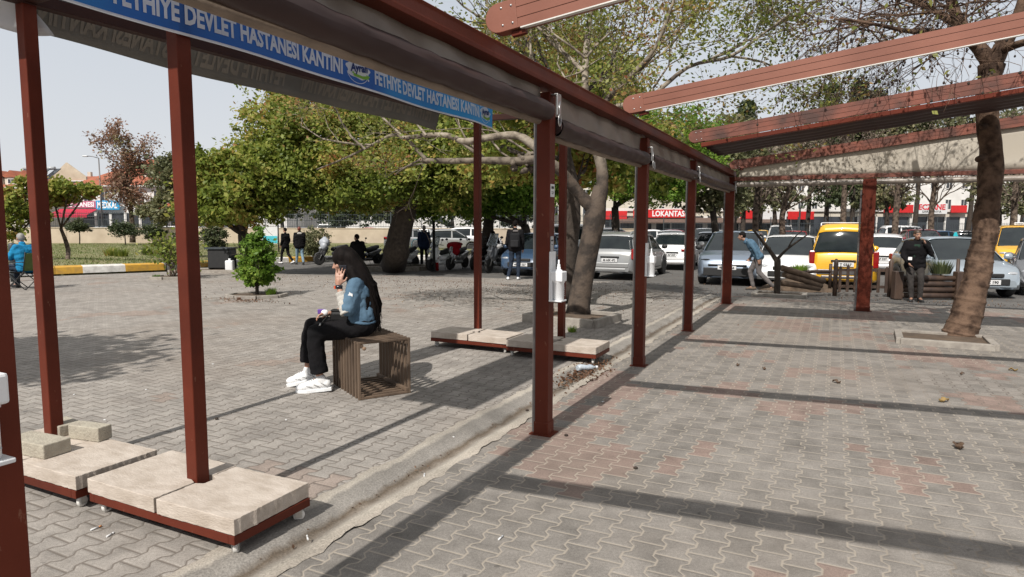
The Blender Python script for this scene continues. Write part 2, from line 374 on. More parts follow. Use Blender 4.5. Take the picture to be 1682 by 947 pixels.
def slab(name, poly, z0, z1, m):
    b = MB(); b.prism(poly, (0, 0, z0), (1, 0, 0), (0, 1, 0), (0, 0, z1 - z0)); o = b.build(name, m)
    bm = bmesh.new(); bm.from_mesh(o.data)
    for k in range(16):
        q = RF(0, 9.6 + k * .3); bmesh.ops.bisect_plane(bm, geom=bm.verts[:] + bm.edges[:] + bm.faces[:], plane_co=(q.x, q.y, 0), plane_no=tuple(VD), dist=1e-5)
    for v in bm.verts: v.co.z += HZ(v.co.x, v.co.y)
    bm.to_mesh(o.data); bm.free(); return setp(o, kind='structure')
S = 900
b = MB(); b.add([(-S, -60, -.34), (S, -60, -.34), (S, S, -.34), (-S, S, -.34)], [(0, 1, 2, 3)]); setp(b.build('ground', M['asphalt']), kind='structure')
def xy(p): return (p.x, p.y)
KB = [G(-120, 458), G(0, 455), G(90, 450), G(180, 446.5), G(270, 443), G(340, 438), G(420, 433), G(520, 428.5), G(640, 427), G(760, 426)]
pl = [xy(RF(-.66, -9)), xy(RF(-.66, 11.2)), xy(G(1000, 462)), xy(G(760, 455)), xy(G(640, 452)), xy(G(420, 448)), xy(G(270, 446)), xy(G(90, 453)), xy(G(-120, 461)), (-30, 12), (-30, -9)]
slab('paving', list(reversed(pl)), -.1, 0, M['pave_l'])
slab('paving', list(reversed([xy(RF(-.28, -9)), xy(RF(-.28, 11.6)), xy(RF(11, 11.6)), xy(RF(11, -9))])), -.1, 0, M['pave_r'])
# right-hand ground beyond the pergola and the car park asphalt
slab('car_park', list(reversed([xy(RF(-.66, 11.2)), xy(G(1000, 462)), xy(G(760, 455)), xy(G(640, 452)), xy(G(420, 448)), xy(G(270, 446)), xy(G(340, 438)),
      xy(G(420, 433)), xy(G(520, 428)), xy(G(640, 426.5)), (-2, 60), (75, 60), (40, 4), xy(RF(11, 11.6)), xy(RF(-.28, 11.6)), xy(RF(-.28, 11.2))])), -.095, -.012, M['asphalt'])
# shallow concrete drain channel with crumbling mortar edges
def chan(u, v):
    t = u; vv = -9 + 20.2 * v
    n = -.695 + .455 * t + (.013 * math.sin(vv * 17) + .010 * math.sin(vv * 41 + 1)) * (1 if t in (0, 1) else 0)
    prof = [(0, .003), (.10, .010), (.17, .012), (.30, .006), (.44, -.014), (.56, -.036), (.62, -.038), (.72, -.020), (.82, .004), (.92, .008), (1, .003)]
    z = 0
    for (a, za), (c, zc) in zip(prof, prof[1:]):
        if a <= t <= c: z = za + (zc - za) * (t - a) / (c - a); break
    z += .004 * math.sin(vv * 9.1 + t * 6) + .004 * math.sin(vv * 3.3 + 2)
    p = RF(n, vv, z); return tuple(p)
def chan_mat():
    m, nt, bb = newmat('channel_concrete'); geo = nt.nodes.new('ShaderNodeNewGeometry')
    mp = nt.nodes.new('ShaderNodeMapping'); mp.inputs['Rotation'].default_value = (0, 0, ROW); nt.links.new(geo.outputs['Position'], mp.inputs[0])
    n0 = P0.dot(ND)
    sx = nt.nodes.new('ShaderNodeSeparateXYZ'); nt.links.new(mp.outputs[0], sx.inputs[0])
    n1 = noise(nt, 7, 5, geo.outputs['Position']); n2 = noise(nt, 1.6, 5, geo.outputs['Position']); n3 = noise(nt, 90, 5, geo.outputs['Position'])
    t = ((X(nt, sx.outputs[0]) - (n0 - .695)) / .455) + (X(nt, n1.outputs['Fac']) - .5) * .22
    r = ramp(nt, t.v, [(.0, (.40, .355, .30)), (.15, (.42, .38, .325)), (.22, (.245, .225, .20)), (.45, (.275, .255, .23)), (.54, (.13, .100, .072)), (.60, (.20, .168, .135)), (.70, (.31, .275, .235)), (.84, (.40, .36, .305)), (1, (.39, .345, .29))])
    md = ramp(nt, n2.outputs['Fac'], [(.3, (.62,)), (.6, (1.05,)), (.75, (1.15,))]); c = mixc(nt, 1.0, r.outputs[0], md.outputs[0], 'MULTIPLY')
    sp = ramp(nt, n3.outputs['Fac'], [(.3, (.7,)), (.7, (1.25,))]); c = mixc(nt, 1.0, c, sp.outputs[0], 'MULTIPLY')
    nt.links.new(c, bb.inputs['Base Color']); bb.inputs['Roughness'].default_value = .93
    nt.links.new(bumpn(nt, X(nt, n3.outputs['Fac']) + X(nt, n1.outputs['Fac']) * 2, .6, .008), bb.inputs['Normal']); return m
b = MB(); b.grid(chan, 40, 400); o = b.build('drain_channel', chan_mat()); setp(o, kind='structure')
# make ends of grid consistent: expand resolution is enough for the ripples

# painted kerb in yellow and white stones, each stone of the near run its own colour
def along(pts, step):
    out = []; pts = [Vector(p) for p in pts]; carry = 0
    for a, c in zip(pts, pts[1:]):
        L = (c - a).length; s = carry
        while s < L: out.append((a + (c - a) * (s / L), (c - a).normalized())); s += step
        carry = s - L
    return out
b = MB(); st = along(KB, .12)
for i in range(len(st) - 1):
    p, d = st[i]; q, _ = st[i + 1]; nrm = Vector((-d.y, d.x, 0))
    mi = 0 if int(i * .12 / 1.25) % 2 else 1
    if i % 10 == 0: pass
    b.add([p, q, q + nrm * .03 + Vector((0, 0, .20)), p + nrm * .03 + Vector((0, 0, .20)), q + nrm * .07 + Vector((0, 0, .23)), p + nrm * .07 + Vector((0, 0, .23)), q + nrm * .42 + Vector((0, 0, .24)), p + nrm * .42 + Vector((0, 0, .24)), q + nrm * .42 + Vector((0, 0, -.1)), p + nrm * .42 + Vector((0, 0, -.1))],
          [(0, 1, 2, 3), (3, 2, 4, 5), (5, 4, 6, 7), (7, 6, 8, 9)], mi, False)
setp(b.build('kerb', [M['white_paint'], M['yellow_paint']]), kind='structure')
# lawn behind the kerb, gently domed, with tufts of grass
LW = [KB[0] + Vector((-60, 40, 0))] + [k + Vector((-.1, .42, 0)) for k in KB] + [Vector((-2.5, 55, 0)), Vector((-90, 57.2, 0))]
slab('lawn', [(p.x, p.y) for p in LW][::-1][::-1], -.1, .215, M['lawn'])
NB = 26000; c = []
while len(c) < NB:
    x, y = uni(-34, -4), uni(21, 50)
    # keep behind the kerb
    ok = True
    for a, e in zip(KB, KB[1:]):
        if a.x <= x <= e.x:
            yy = a.y + (e.y - a.y) * (x - a.x) / (e.x - a.x); ok = y > yy + .55; break
    if ok: c.append((x, y))
c = np.array(c); h = rng.uniform(.03, .09, NB) * (1 + (rng.random(NB) > .97) * 1.5); a = rng.uniform(0, 6.28, NB); w = .02
V = np.zeros((NB, 3, 3)); V[:, 0, 0] = c[:, 0] - w * np.cos(a); V[:, 0, 1] = c[:, 1] - w * np.sin(a); V[:, 1, 0] = c[:, 0] + w * np.cos(a); V[:, 1, 1] = c[:, 1] + w * np.sin(a)
V[:, 2, 0] = c[:, 0] + rng.normal(0, .03, NB); V[:, 2, 1] = c[:, 1] + rng.normal(0, .03, NB); V[:, :, 2] = (.21 + np.array([HZ(q[0], q[1]) for q in c]))[:, None]; V[:, 2, 2] += h
M['grassblade'] = leafmat('grass_blades', [(0, (.09, .14, .03)), (.5, (.15, .19, .05)), (.8, (.22, .21, .09)), (1, (.27, .23, .12))], .3)
o = np_mesh('grass', V.reshape(-1, 3), NB, 3, M['grassblade']); setp(o, 'short green and straw grass growing on the lawn', 'grass', kind='stuff')

# ------------------------------------------------------------------ text
def text_mesh(txt, size, depth=.0, bold=.0, xs=1.0, align='LEFT', spacing=1.0):
    cu = bpy.data.curves.new('t', 'FONT'); cu.body = txt; cu.size = size; cu.extrude = depth; cu.offset = bold; cu.align_x = align; cu.space_character = spacing
    cu.resolution_u = 2
    o = bpy.data.objects.new('t', cu); COL.objects.link(o); dg = bpy.context.evaluated_depsgraph_get()
    me = bpy.data.meshes.new_from_object(o.evaluated_get(dg)); vs = [(v.co.x * xs, v.co.y, v.co.z) for v in me.vertices]; fs = [tuple(p.vertices) for p in me.polygons]
    bpy.data.objects.remove(o); bpy.data.meshes.remove(me); bpy.data.curves.remove(cu); return vs, fs
def text_on(b, txt, o, ax, ay, size, m=0, width=None, bold=.0, align='LEFT', depth=.0):
    """lay text into MB b at origin o, along ax, up ay"""
    vs, fs = text_mesh(txt, size, depth, bold)
    x0 = min(v[0] for v in vs); x1 = max(v[0] for v in vs); s = 1 if width is None else width / (x1 - x0)
    off = 0 if align == 'LEFT' else -(x1 - x0) * s / 2
    o = Vector(o); ax = Vector(ax).normalized(); ay = Vector(ay).normalized(); az = ax.cross(ay)
    b.add([o + ax * ((v[0] - x0) * s + off) + ay * v[1] + az * v[2] for v in vs], fs, m); return b

# ------------------------------------------------------------------ pergola (local x = across the row, y = along it)
PG = thing('pergola', 'brown steel pergola with bare sloping rafters and rolled up blinds along its gutter', 'pergola', P0, -ROW)
def ppost(n, v, h, w=.105, d=.105):
    b = MB(); b.box((n, v, h / 2), (w, d, h)); b.box((n, v, .05), (w + .012, d + .012, .10)); o = b.build('post', M['rust'], PG, bevel=.006)
    b = MB(); b.box((n - w / 2 - .018, v, h / 2 - .1), (.030, .055, h - .2)); b.build('blind_rail', M['guide'], o, bevel=.003)
    b = MB(); b.box((n, v, .004), (w + .07, d + .05, .008)); b.build('foot_plate', M['rust'], o)
    return o
VP = [-3.545, 0, 2.67, 5.38, 9.20]
for i, v in enumerate(VP): ppost(0, v, 2.50 if i < 4 else 2.52, .105 if i < 4 else .165)
ppost(2.42, 9.20, 2.42, .22, .12); ppost(6.7, 9.2, 2.42)
for v in (-4.02, -1, 2.6, 5.4, 9.2):                          # back posts, out to the right
    b = MB(); b.box((7.05, v, 1.75), (.11, .11, 3.5)); b.build('post', M['rust'], PG, bevel=.006)
b = MB(); b.box((7.05, 2.2, 3.52), (.12, 14.6, .14)); b.build('rear_beam', M['rust'], PG, bevel=.006)
# gutter beam with lip
b = MB()
pr = [(-.075, 0), (.085, 0), (.085, .025), (.075, .085), (.085, .10), (.070, .11), (.060, .03), (-.060, .03), (-.060, .11), (-.075, .11)]
b.prism(pr, (0, -6.6, 2.530), (1, 0, 0), (0, 0, 1), (0, 15.95, 0)); b.build('gutter', M['rust'], PG, bevel=.003)
# blinds: roller, cloudy strip above, hem bar below, brackets and hooks
def wavy_roll(n, y0, y1, z, r, seg=22, ny=60, am=.007):
    def fn(u, v):
        a = 2 * math.pi * u; y = y0 + (y1 - y0) * v
        rr = r * (1 + am / r * (math.sin(5 * a + 9 * y) * .35 + math.sin(2 * a - 23 * y) * .25 + math.sin(31 * y + a) * .2))
        return (n + rr * math.cos(a), y, z + rr * math.sin(a) * (1 - .0) - .01 * math.sin(math.pi * v))
    return fn
bays = [(-6.5, -3.63, 2.365), (-3.43, -.08, 2.365), (.08, 2.59, 2.275), (2.75, 5.30, 2.285), (5.46, 9.12, 2.300)]
for (y0, y1, z) in bays:
    b = MB(); b.grid(wavy_roll(.035, y0, y1, z, .068), 22, 70); b.lathe([(.058, y0), (.03, y0 - .006), (0, y0 - .006)], (.035, 0, z), 18, axis='y'); b.lathe([(.058, y1), (.03, y1 + .006), (0, y1 + .006)], (.035, 0, z), 18, axis='y')
    ro = b.build('blind_roll', M['blind'], PG)
    def strip(u, v, y0=y0, y1=y1, z=z):
        y = y0 + (y1 - y0) * u; return (-.02 + .008 * math.sin(y * 11 + v * 4), y, z + .03 + (2.545 - z - .03) * v)
    b = MB(); b.grid(strip, 80, 4); b.build('pvc_strip', M['clearpvc'], ro, solid=.003)
    b = MB(); yy0, yy1 = y0 + .02, y1 - .04
    b.tube([(-.01, yy0, z - .070), (-.01, (yy0 + yy1) / 2, z - .078), (-.01, yy1, z - .070)], .027, 12); b.build('hem_bar', M['hem'], ro)
for i, (v, z) in enumerate([(-.02, 2.385), (2.64, 2.30), (5.35, 2.31), (9.15, 2.32), (-3.55, 2.385)]):
    b = MB(); b.box((.105, v, z + .02), (.012, .07, .14)); b.box((.085, v, z + .095), (.05, .07, .010)); br = b.build('bracket', M['steel'], PG, bevel=.003)
    b = MB(); ctr = Vector((.118, v - .01, z - .085)); pts = [ctr + Vector((0, .022 * math.sin(a), .040 * math.cos(a))) for a in np.linspace(0, 2 * math.pi, 17)]
    b.tube(pts, .0045, 6, cap=False); b.tube([(.112, v + .01, z + .05), (.116, v - .015, z + .0), (.118, v - .01, z - .045)], .004, 6)
    if i in (1,): b.tube([p + Vector((0, .055, -.01)) for p in pts], .0045, 6, cap=False)
    b.build('snap_hook', M['steel'], br)
# rafters
SL = .122
def rafter(v, z0, dirty=False, n0=-.02, n1=7.1, lower=False, h=.165, w=.075, slope=SL):
    mt = M['rafter_dirty'] if dirty else M['rafter']
    ca = math.atan(slope); ax = Vector((math.cos(ca), 0, math.sin(ca))); up = Vector((-math.sin(ca), 0, math.cos(ca))); L = (n1 - n0) / math.cos(ca)
    o = Vector((n0, v - w / 2, z0)); b = MB()
    # main web built of three faces with two grooves
    zs = [-.5, -.19, -.165, .185, .21, .5]
    for k, (za, zb) in enumerate(zip(zs, zs[1:])):
        ins = .006 if k in (1, 3) else 0
        b.prism([(.20, za * h), (L, za * h), (L, zb * h), (.20, zb * h)], o + Vector((0, ins, 0)), ax, up, (0, w - 2 * ins, 0), 1 if k in (1, 3) else 0)
    r = b.build('rafter', [mt, M['wood_dark']], PG)
    nose = [(.205, -.5 * h - .003), (.205, .5 * h + .003)] + [(.085 + .085 * math.cos(a), .5 * h + .003 - .085 + .085 * math.sin(a)) for a in np.linspace(math.pi / 2, math.pi, 6)] + [(.085 + .085 * math.cos(a), -.5 * h - .003 + .085 + .085 * math.sin(a)) for a in np.linspace(math.pi, 1.5 * math.pi, 6)]
    b = MB(); b.prism(nose[::-1], o + Vector((0, -.004, 0)), ax, up, (0, w + .008, 0)); cp = b.build('end_cap', mt, r, bevel=.003)
    b = MB()
    for (a, c_) in ((.11, .05), (.11, -.05), (.175, .05), (.175, -.05)):
        p = o + ax * a + up * c_
        b.lathe([(.0, -.008), (.006, -.008), (.008, -.003), (.008, .002)], p, 8, axis='y')
    b.build('rivet', M['steel'], cp)
    b = MB(); tm_ = 'rafter_dirty' if dirty else 'white_metal'; b.prism([(.22, -.5 * h - .008), (L, -.5 * h - .008), (L, -.5 * h - .001), (.22, -.5 * h - .001)], o + Vector((0, -.003, 0)), ax, up, (0, w * .45, 0)); b.build('track', M[tm_], r)
    b = MB(); b.prism([(.15, -.5 * h - .035), (.24, -.5 * h - .035), (.24, -.5 * h - .013), (.15, -.5 * h - .013)], o + Vector((0, w * .25, 0)), ax, up, (0, w * .5, 0)); b.build('bracket', M['rust'], r)
    if lower:
        b = MB(); b.prism([(.16, -.5 * h - .075), (L, -.5 * h - .075), (L, -.5 * h - .018), (.16, -.5 * h - .018)], o + Vector((0, .0, 0)), ax, up, (0, w + .03, 0)); b.build('support_beam', M['rust'], r, bevel=.004)
        b = MB(); b.grid(lambda a_, c_: tuple(o + ax * (.2 + (L - .2) * a_) + up * (-.5 * h - .05 - .045 * abs(math.sin(c_ * 12.5)) - .006 * math.sin(a_ * 40)) + Vector((0, w + .032 + 1.17 * c_, 0))), 40, 40); b.build('folded_awning', M['blind'], r, solid=.006)
    return r
rafter(-3.6, 2.76); rafter(-.83, 2.765); rafter(1.97, 2.725); rafter(5.15, 2.80, True, lower=True); rafter(9.16, 2.74, True)
# far end: beam, blind housing, translucent gable sheet
b = MB(); b.box((3.55, 9.20, 2.475), (7.0, .07, .075)); b.build('end_beam', M['rafter_dirty'], PG, bevel=.004)
b = MB(); b.grid(lambda u, v: (.1 + 6.9 * u, 9.20 + .055 * math.cos(6.283 * v), 2.372 - .015 * u + .052 * math.sin(6.283 * v)), 60, 14); b.build('blind_roll', M['clearpvc'], PG)
def gab(u, v):
    n = .16 + 6.85 * u; z0 = 2.515; z1 = 2.66 + SL * n
    return (n, 9.19 + .012 * math.sin(n * 3.1) * math.sin(3.14 * v), z0 + (z1 - z0) * v)
m, nt, bb = newmat('gable_sheet'); bb.inputs['Base Color'].default_value = (.60, .55, .47, 1); bb.inputs['Roughness'].default_value = .6
nn = noise(nt, .9, 4); rr = ramp(nt, nn.outputs['Fac'], [(.3, (.62, .57, .49)), (.7, (.54, .49, .41))]); nt.links.new(rr.outputs[0], bb.inputs['Base Color'])
tr = nt.nodes.new('ShaderNodeBsdfTranslucent'); tr.inputs[0].default_value = (.6, .53, .42, 1); ms = nt.nodes.new('ShaderNodeMixShader'); ms.inputs[0].default_value = .35
nt.links.new(bb.outputs[0], ms.inputs[1]); nt.links.new(tr.outputs[0], ms.inputs[2]); nt.links.new(ms.outputs[0], nt.nodes['Material Output'].inputs[0])
b = MB(); b.grid(gab, 60, 6); b.build('gable_sheet', m, PG, solid=.004)

# ------------------------------------------------------------------ rolling canopy frame with banners (own frame: x across, y along)
CAo = G(326, 793, .165); CA_ROT = ROW
CA = thing('canopy_frame', 'brown steel canopy frame standing on four low wheeled bases weighed down with stone slabs', 'canopy', (CAo.x, CAo.y, 0), -CA_ROT)
CVx = Vector((math.cos(CA_ROT), -math.sin(CA_ROT), 0)); CVy = Vector((math.sin(CA_ROT), math.cos(CA_ROT), 0))
def cl(p):                                                   # world -> canopy frame
    q = Vector((p[0], p[1], 0)) - Vector((CAo.x, CAo.y, 0)); return Vector((q.dot(CVx), q.dot(CVy), p[2] if len(p) > 2 else 0))
pB = cl(G(90, 724, .165)); pC = cl(G(785, 546, .14)); pD = cl(G(922, 556, .14))
posts = [Vector((0, 0, 0)), pB, pC, pD]
for p in posts:
    b = MB(); b.box((p.x, p.y, (2.92 + .10) / 2), (.08, .08, 2.82)); b.box((p.x, p.y, .118), (.15, .15, .01)); b.build('post', M['rust'], CA, bevel=.005)
XL = (pB.x + pC.x) / 2
def cbeam(p, q, w=.08, h=.07, name='top_beam'): b = MB(); b.beam(p, q, w, h); b.build(name, M['shaded_steel'], CA, bevel=.004)
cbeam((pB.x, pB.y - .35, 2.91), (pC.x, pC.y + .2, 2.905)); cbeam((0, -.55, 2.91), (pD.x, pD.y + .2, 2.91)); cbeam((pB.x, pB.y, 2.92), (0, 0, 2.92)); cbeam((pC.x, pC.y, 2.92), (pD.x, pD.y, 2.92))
for p in posts:
    b = MB(); b.beam((p.x, p.y, 2.9), (p.x, p.y, 3.10), .05, .05); b.build('strut', M['rust'], CA)
# wheeled bases: rectangles given by (xmin,xmax,ymin,ymax)
def base(cx, cy, wx, wy, z=.075, rot=0):
    b = MB(); t = .04
    for sx in (-1, 1): b.box((cx + sx * (wx / 2 - t / 2), cy, z + .02), (t, wy, .045))
    for sy in (-1, 1): b.box((cx, cy + sy * (wy / 2 - t / 2), z + .02), (wx - 2 * t, t, .045))
    b.box((cx, cy, z + .02), (t * 2, wy - 2 * t, .04)); b.box((cx, cy, z + .035), (wx - 2 * t, wy - 2 * t, .01))
    ob = b.build('base_frame', M['rust'], CA, bevel=.003)
    for sx in (-1, 1):
        for sy in (-1, 1):
            x, y = cx + sx * (wx / 2 - .05), cy + sy * (wy / 2 - .05); a = uni(-.8, .8)
            b = MB(); b.box((x, y, z - .004), (.05, .05, .006)); M3 = Matrix.Rotation(a, 3, 'Z')
            for s in (-1, 1):
                q = M3 @ Vector((s * .016, .008, 0)); b.box((x + q.x, y + q.y, z - .03), (.003, .034, .05), rz=a)
            c_ = b.build('caster', M['steel'], ob)
            b = MB(); prof = [(.006, -.011), (.027, -.011), (.030, -.007), (.030, .007), (.027, .011), (.006, .011)]
            vs0 = len(b.v); b.lathe(prof, (0, 0, 0), 16, axis='x'); b.v = [tuple(M3 @ Vector(v_) + Vector((x, y, .031)) + M3 @ Vector((0, .012, 0))) for v_ in b.v]
            b.build('wheel', M['white_paint'], c_)
    return ob
CT = lambda px, py, z: cl(G(px, py, z))
# near base: outline from the photo corners at the frame top (z about .12)
def rot_slab(name, cx, cy, sx, sy, sz, z, rz, label, grp, chip=False, mt='travertine', cat='stone slab'):
    w = Vector((CAo.x, CAo.y, 0)) + CVx * cx + CVy * cy
    b = MB(); nx, ny = 10, 10
    b.box((0, 0, sz / 2), (sx, sy, sz))
    o = b.build(name, M[mt], None, bevel=.007); o.location = (w.x, w.y, z); o.rotation_euler = (0, 0, rz - CA_ROT); setp(o, label, cat, grp); return o
base(.045, -.035, 1.10, .49); base(-1.125, -.06, 1.06, .48); base(-1.03, 4.90, 1.10, .48); base(.13, 4.80, 1.12, .50)
g1 = 'stone slabs weighing down the wheeled bases'
def notched_slab(cx, cy, sx, sy, rz, label, notch):
    """slab with a chipped edge and rough sides; notch = side (+1/-1) where the post leaves a small gap"""
    w = Vector((CAo.x, CAo.y, 0)) + CVx * cx + CVy * cy
    b = MB(); n = 26; out = []
    rr = random.Random(int(cx * 100) + 991)
    def edge(p, q):
        for i in range(n):
            t = i / n; j = rr.uniform(-.0022, .0022) + (rr.uniform(-.006, 0) if rr.random() < .12 else 0)
            d = Vector((q[0] - p[0], q[1] - p[1])).normalized(); out.append((p[0] + (q[0] - p[0]) * t + d.y * -j, p[1] + (q[1] - p[1]) * t + d.x * j))
    hx, hy = sx / 2, sy / 2
    cs = [(-hx, -hy), (hx, -hy), (hx, hy), (-hx, hy)]
    for i in range(4): edge(cs[i], cs[(i + 1) % 4])
    if notch:
        o2 = []
        for (x, y) in out:
            if notch * x > hx - .012 and abs(y - notch_y) < .048: x = notch * (hx - .045)
            o2.append((x, y))
        out = o2
    b.prism(out, (0, 0, 0), (1, 0, 0), (0, 1, 0), (0, 0, .078)); o = b.build('stone_slab', M['travertine'], None, bevel=.003)
    o.location = (w.x, w.y, .121); o.rotation_euler = (0, 0, rz - CA_ROT); setp(o, label, 'stone slab', g1)
notch_y = .03
notched_slab(.325, -.04, .535, .49, R_(1), 'cream stone slab at the right front corner of the nearest wheeled base', -1)
notched_slab(-.235, -.035, .555, .50, R_(-.5), 'cream stone slab left of the nearest brown canopy post, beside the corner slab', 1)
notched_slab(-.86, -.06, .53, .48, R_(.5), 'cream stone slab with two concrete blocks standing on its left part', 0)
notched_slab(-1.40, -.06, .53, .48, R_(-.5), 'cream stone slab mostly hidden behind the sanitizer post at the left edge', 0)
notch_y = .0
notched_slab(-1.31, 4.90, .53, .48, R_(1), 'stone slab at the left end of the far wheeled bases, its left edge sunlit', 1)
notched_slab(-.745, 4.89, .54, .48, R_(-1), 'stone slab just right of the thin dark far canopy post', -1)
notched_slab(-.165, 4.80, .54, .50, R_(1), 'stone slab directly behind the main pergola post', 1)
notched_slab(.415, 4.80, .55, .50, R_(0), 'stone slab at the right end of the far wheeled bases, next to the tree planter', -1)
def block(cx, cy, rz, d, label):
    w = Vector((CAo.x, CAo.y, 0)) + CVx * cx + CVy * cy
    b = MB(); b.box((0, 0, d[2] / 2), d); o = b.build('concrete_block', M['aerated'], bevel=.006); o.location = (w.x, w.y, .2); o.rotation_euler = (0, 0, rz - CA_ROT)
    setp(o, label, 'concrete block', 'concrete blocks beside the left canopy post')
block(-1.20, -.16, R_(4), (.36, .16, .085), 'yellowish lichened concrete block lying in front of the left canopy post')
block(-1.17, .13, R_(9), (.25, .10, .09), 'grey concrete block lying right behind the left canopy post')
block(-1.46, .13, R_(-6), (.22, .14, .07), 'flat pale concrete block left behind the left canopy post')

# ---- banners
BW = [MatB for MatB in ()]
def grad_mat():
    m, nt, bb = newmat('banner_blue'); g = nt.nodes.new('ShaderNodeTexCoord'); sx = nt.nodes.new('ShaderNodeSeparateXYZ'); nt.links.new(g.outputs['Object'], sx.inputs[0])
    n = noise(nt, 1.1, 3, g.outputs['Object']); t = (X(nt, sx.outputs[1]) * .30) + (X(nt, n.outputs['Fac']) - .5) * .5 + .35
    r = ramp(nt, t.v, [(0, (.02, .22, .50)), (.25, (.012, .10, .38)), (.85, (.012, .085, .34)), (1, (.02, .26, .60))])
    nt.links.new(r.outputs[0], bb.inputs['Base Color']); bb.inputs['Roughness'].default_value = .35; nt.links.new(bumpn(nt, n.outputs['Fac'], .3, .03), bb.inputs['Normal']); 
    tr = nt.nodes.new('ShaderNodeBsdfTranslucent'); nt.links.new(r.outputs[0], tr.inputs[0]); ms = nt.nodes.new('ShaderNodeMixShader'); ms.inputs[0].default_value = .45
    nt.links.new(bb.outputs[0], ms.inputs[1]); nt.links.new(tr.outputs[0], ms.inputs[2]); nt.links.new(ms.outputs[0], nt.nodes['Material Output'].inputs[0]); return m
M['banner'] = grad_mat()
def clothmat(name, c, t=.4, c2=None):
    m = pm(name, c, c2, 3, .5, bump=.15, bs=8); nt = m.node_tree; b_ = nt.nodes['Principled BSDF']; tr = nt.nodes.new('ShaderNodeBsdfTranslucent'); tr.inputs[0].default_value = (c[0], c[1], c[2], 1)
    ms = nt.nodes.new('ShaderNodeMixShader'); ms.inputs[0].default_value = t; nt.links.new(b_.outputs[0], ms.inputs[1]); nt.links.new(tr.outputs[0], ms.inputs[2]); nt.links.new(ms.outputs[0], nt.nodes['Material Output'].inputs[0]); return m
M['b_white'] = clothmat('banner_white', (.80, .80, .82)); M['b_cyan'] = clothmat('cyan_tarp', (.02, .36, .55)); M['b_dark'] = clothmat('logo_navy', (.01, .03, .16)); M['b_green'] = clothmat('logo_green', (.25, .5, .05))
M['b_back'] = clothmat('banner_back_grey', (.20, .19, .17), .2, (.155, .146, .13)); M['b_mir'] = clothmat('banner_back_lettering', (.27, .24, .20), .12)
ux = Vector((pD.x, pD.y, 0)).normalized(); uxn = Vector((ux.y, -ux.x, 0))
def bmap(t, h, off=0):           # front banner surface
    z = 2.508 + h - .007 * t + .005 * math.sin(t * 2.3) * (1 - h)
    n = .045 + .012 * (1 - h / .5) + .012 * math.sin(t * 5.1 + h * 3) + (.03 * math.sin((t - 2.5) * 6) * max(0, t - 2.5) * (1 - h / .5)) + off
    p = ux * t + uxn * n; return (p.x, p.y, z)
BN = thing('banner', 'blue printed banner with white lettering hanging along the near side of the canopy', 'banner', CA.location, -CA_ROT)
b = MB(); b.grid(lambda u, v: bmap(-.75 + 4.09 * u, .47 * v), 160, 10); b.build('cloth', M['banner'], BN)
b = MB(); b.grid(lambda u, v: bmap(-.75 + 4.09 * u, -.006 + .014 * v, .002), 160, 1); b.build('hem', M['b_white'], BN)
def put(b, vs, fs, t0, h0, s, sx, m=0):
    b.add([bmap(t0 + v[0] * sx, h0 + v[1] * s, .004) for v in vs], fs, m)
TXT = 'FETHIYE DEVLET HASTANESI KANTINI'
vs, fs = text_mesh(TXT, 1, 0, .04); x0 = min(v[0] for v in vs); x1 = max(v[0] for v in vs); vs = [(v[0] - x0, v[1], v[2]) for v in vs]
for t0 in (-.36, 1.49):
    b = MB(); put(b, vs, fs, t0, .056, .132, 1.53 / (x1 - x0)); b.build('lettering', M['b_white'], BN)
vl, fl = text_mesh('Ayran', 1, 0, .04); lx0 = min(v[0] for v in vl); lx1 = max(v[0] for v in vl)
for t0 in (1.185, 3.035, -.66):
    b = MB()
    def disc(cx, cy, rx, ry, off, m, wob=0):
        n = 40; vsx = [bmap(t0 + cx, cy - .025, off)] + [bmap(t0 + cx + rx * math.cos(a) * (1 + wob * math.sin(7 * a)), cy - .025 + ry * math.sin(a) * (1 + wob * math.sin(5 * a + 1)), off) for a in np.linspace(0, 2 * math.pi, n, endpoint=False)]
        b.add(vsx, [(0, i + 1, (i + 1) % n + 1) for i in range(n)], m)
    disc(.135, .135, .115, .060, .003, 0, .10); disc(.16, .105, .085, .022, .0045, 2, .1); disc(.15, .12, .07, .018, .0055, 0, .1)
    for (a_, c_, r_) in ((.03, .19, .012), (.045, .215, .008), (.02, .15, .008), (.06, .2, .01), (.235, .085, .008)): disc(a_, c_, r_, r_, .0035, 0)
    sl_ = .17 / (lx1 - lx0); b.add([bmap(t0 + .055 + (v[0] - lx0) * sl_, .09 + v[1] * .075 + (v[0] - lx0) * sl_ * .12, .0065) for v in vl], fl, 1)
    b.add([bmap(t0 + .13 + .11 * math.cos(a) * r, .105 + .085 * math.sin(a) * r, .003) for a in np.linspace(3.4, 6.1, 16) for r in (1, .955)], [(2 * i, 2 * i + 2, 2 * i + 3, 2 * i + 1) for i in range(15)], 0)
    b.build('emblem', [M['b_white'], M['b_dark'], M['b_green']], BN)
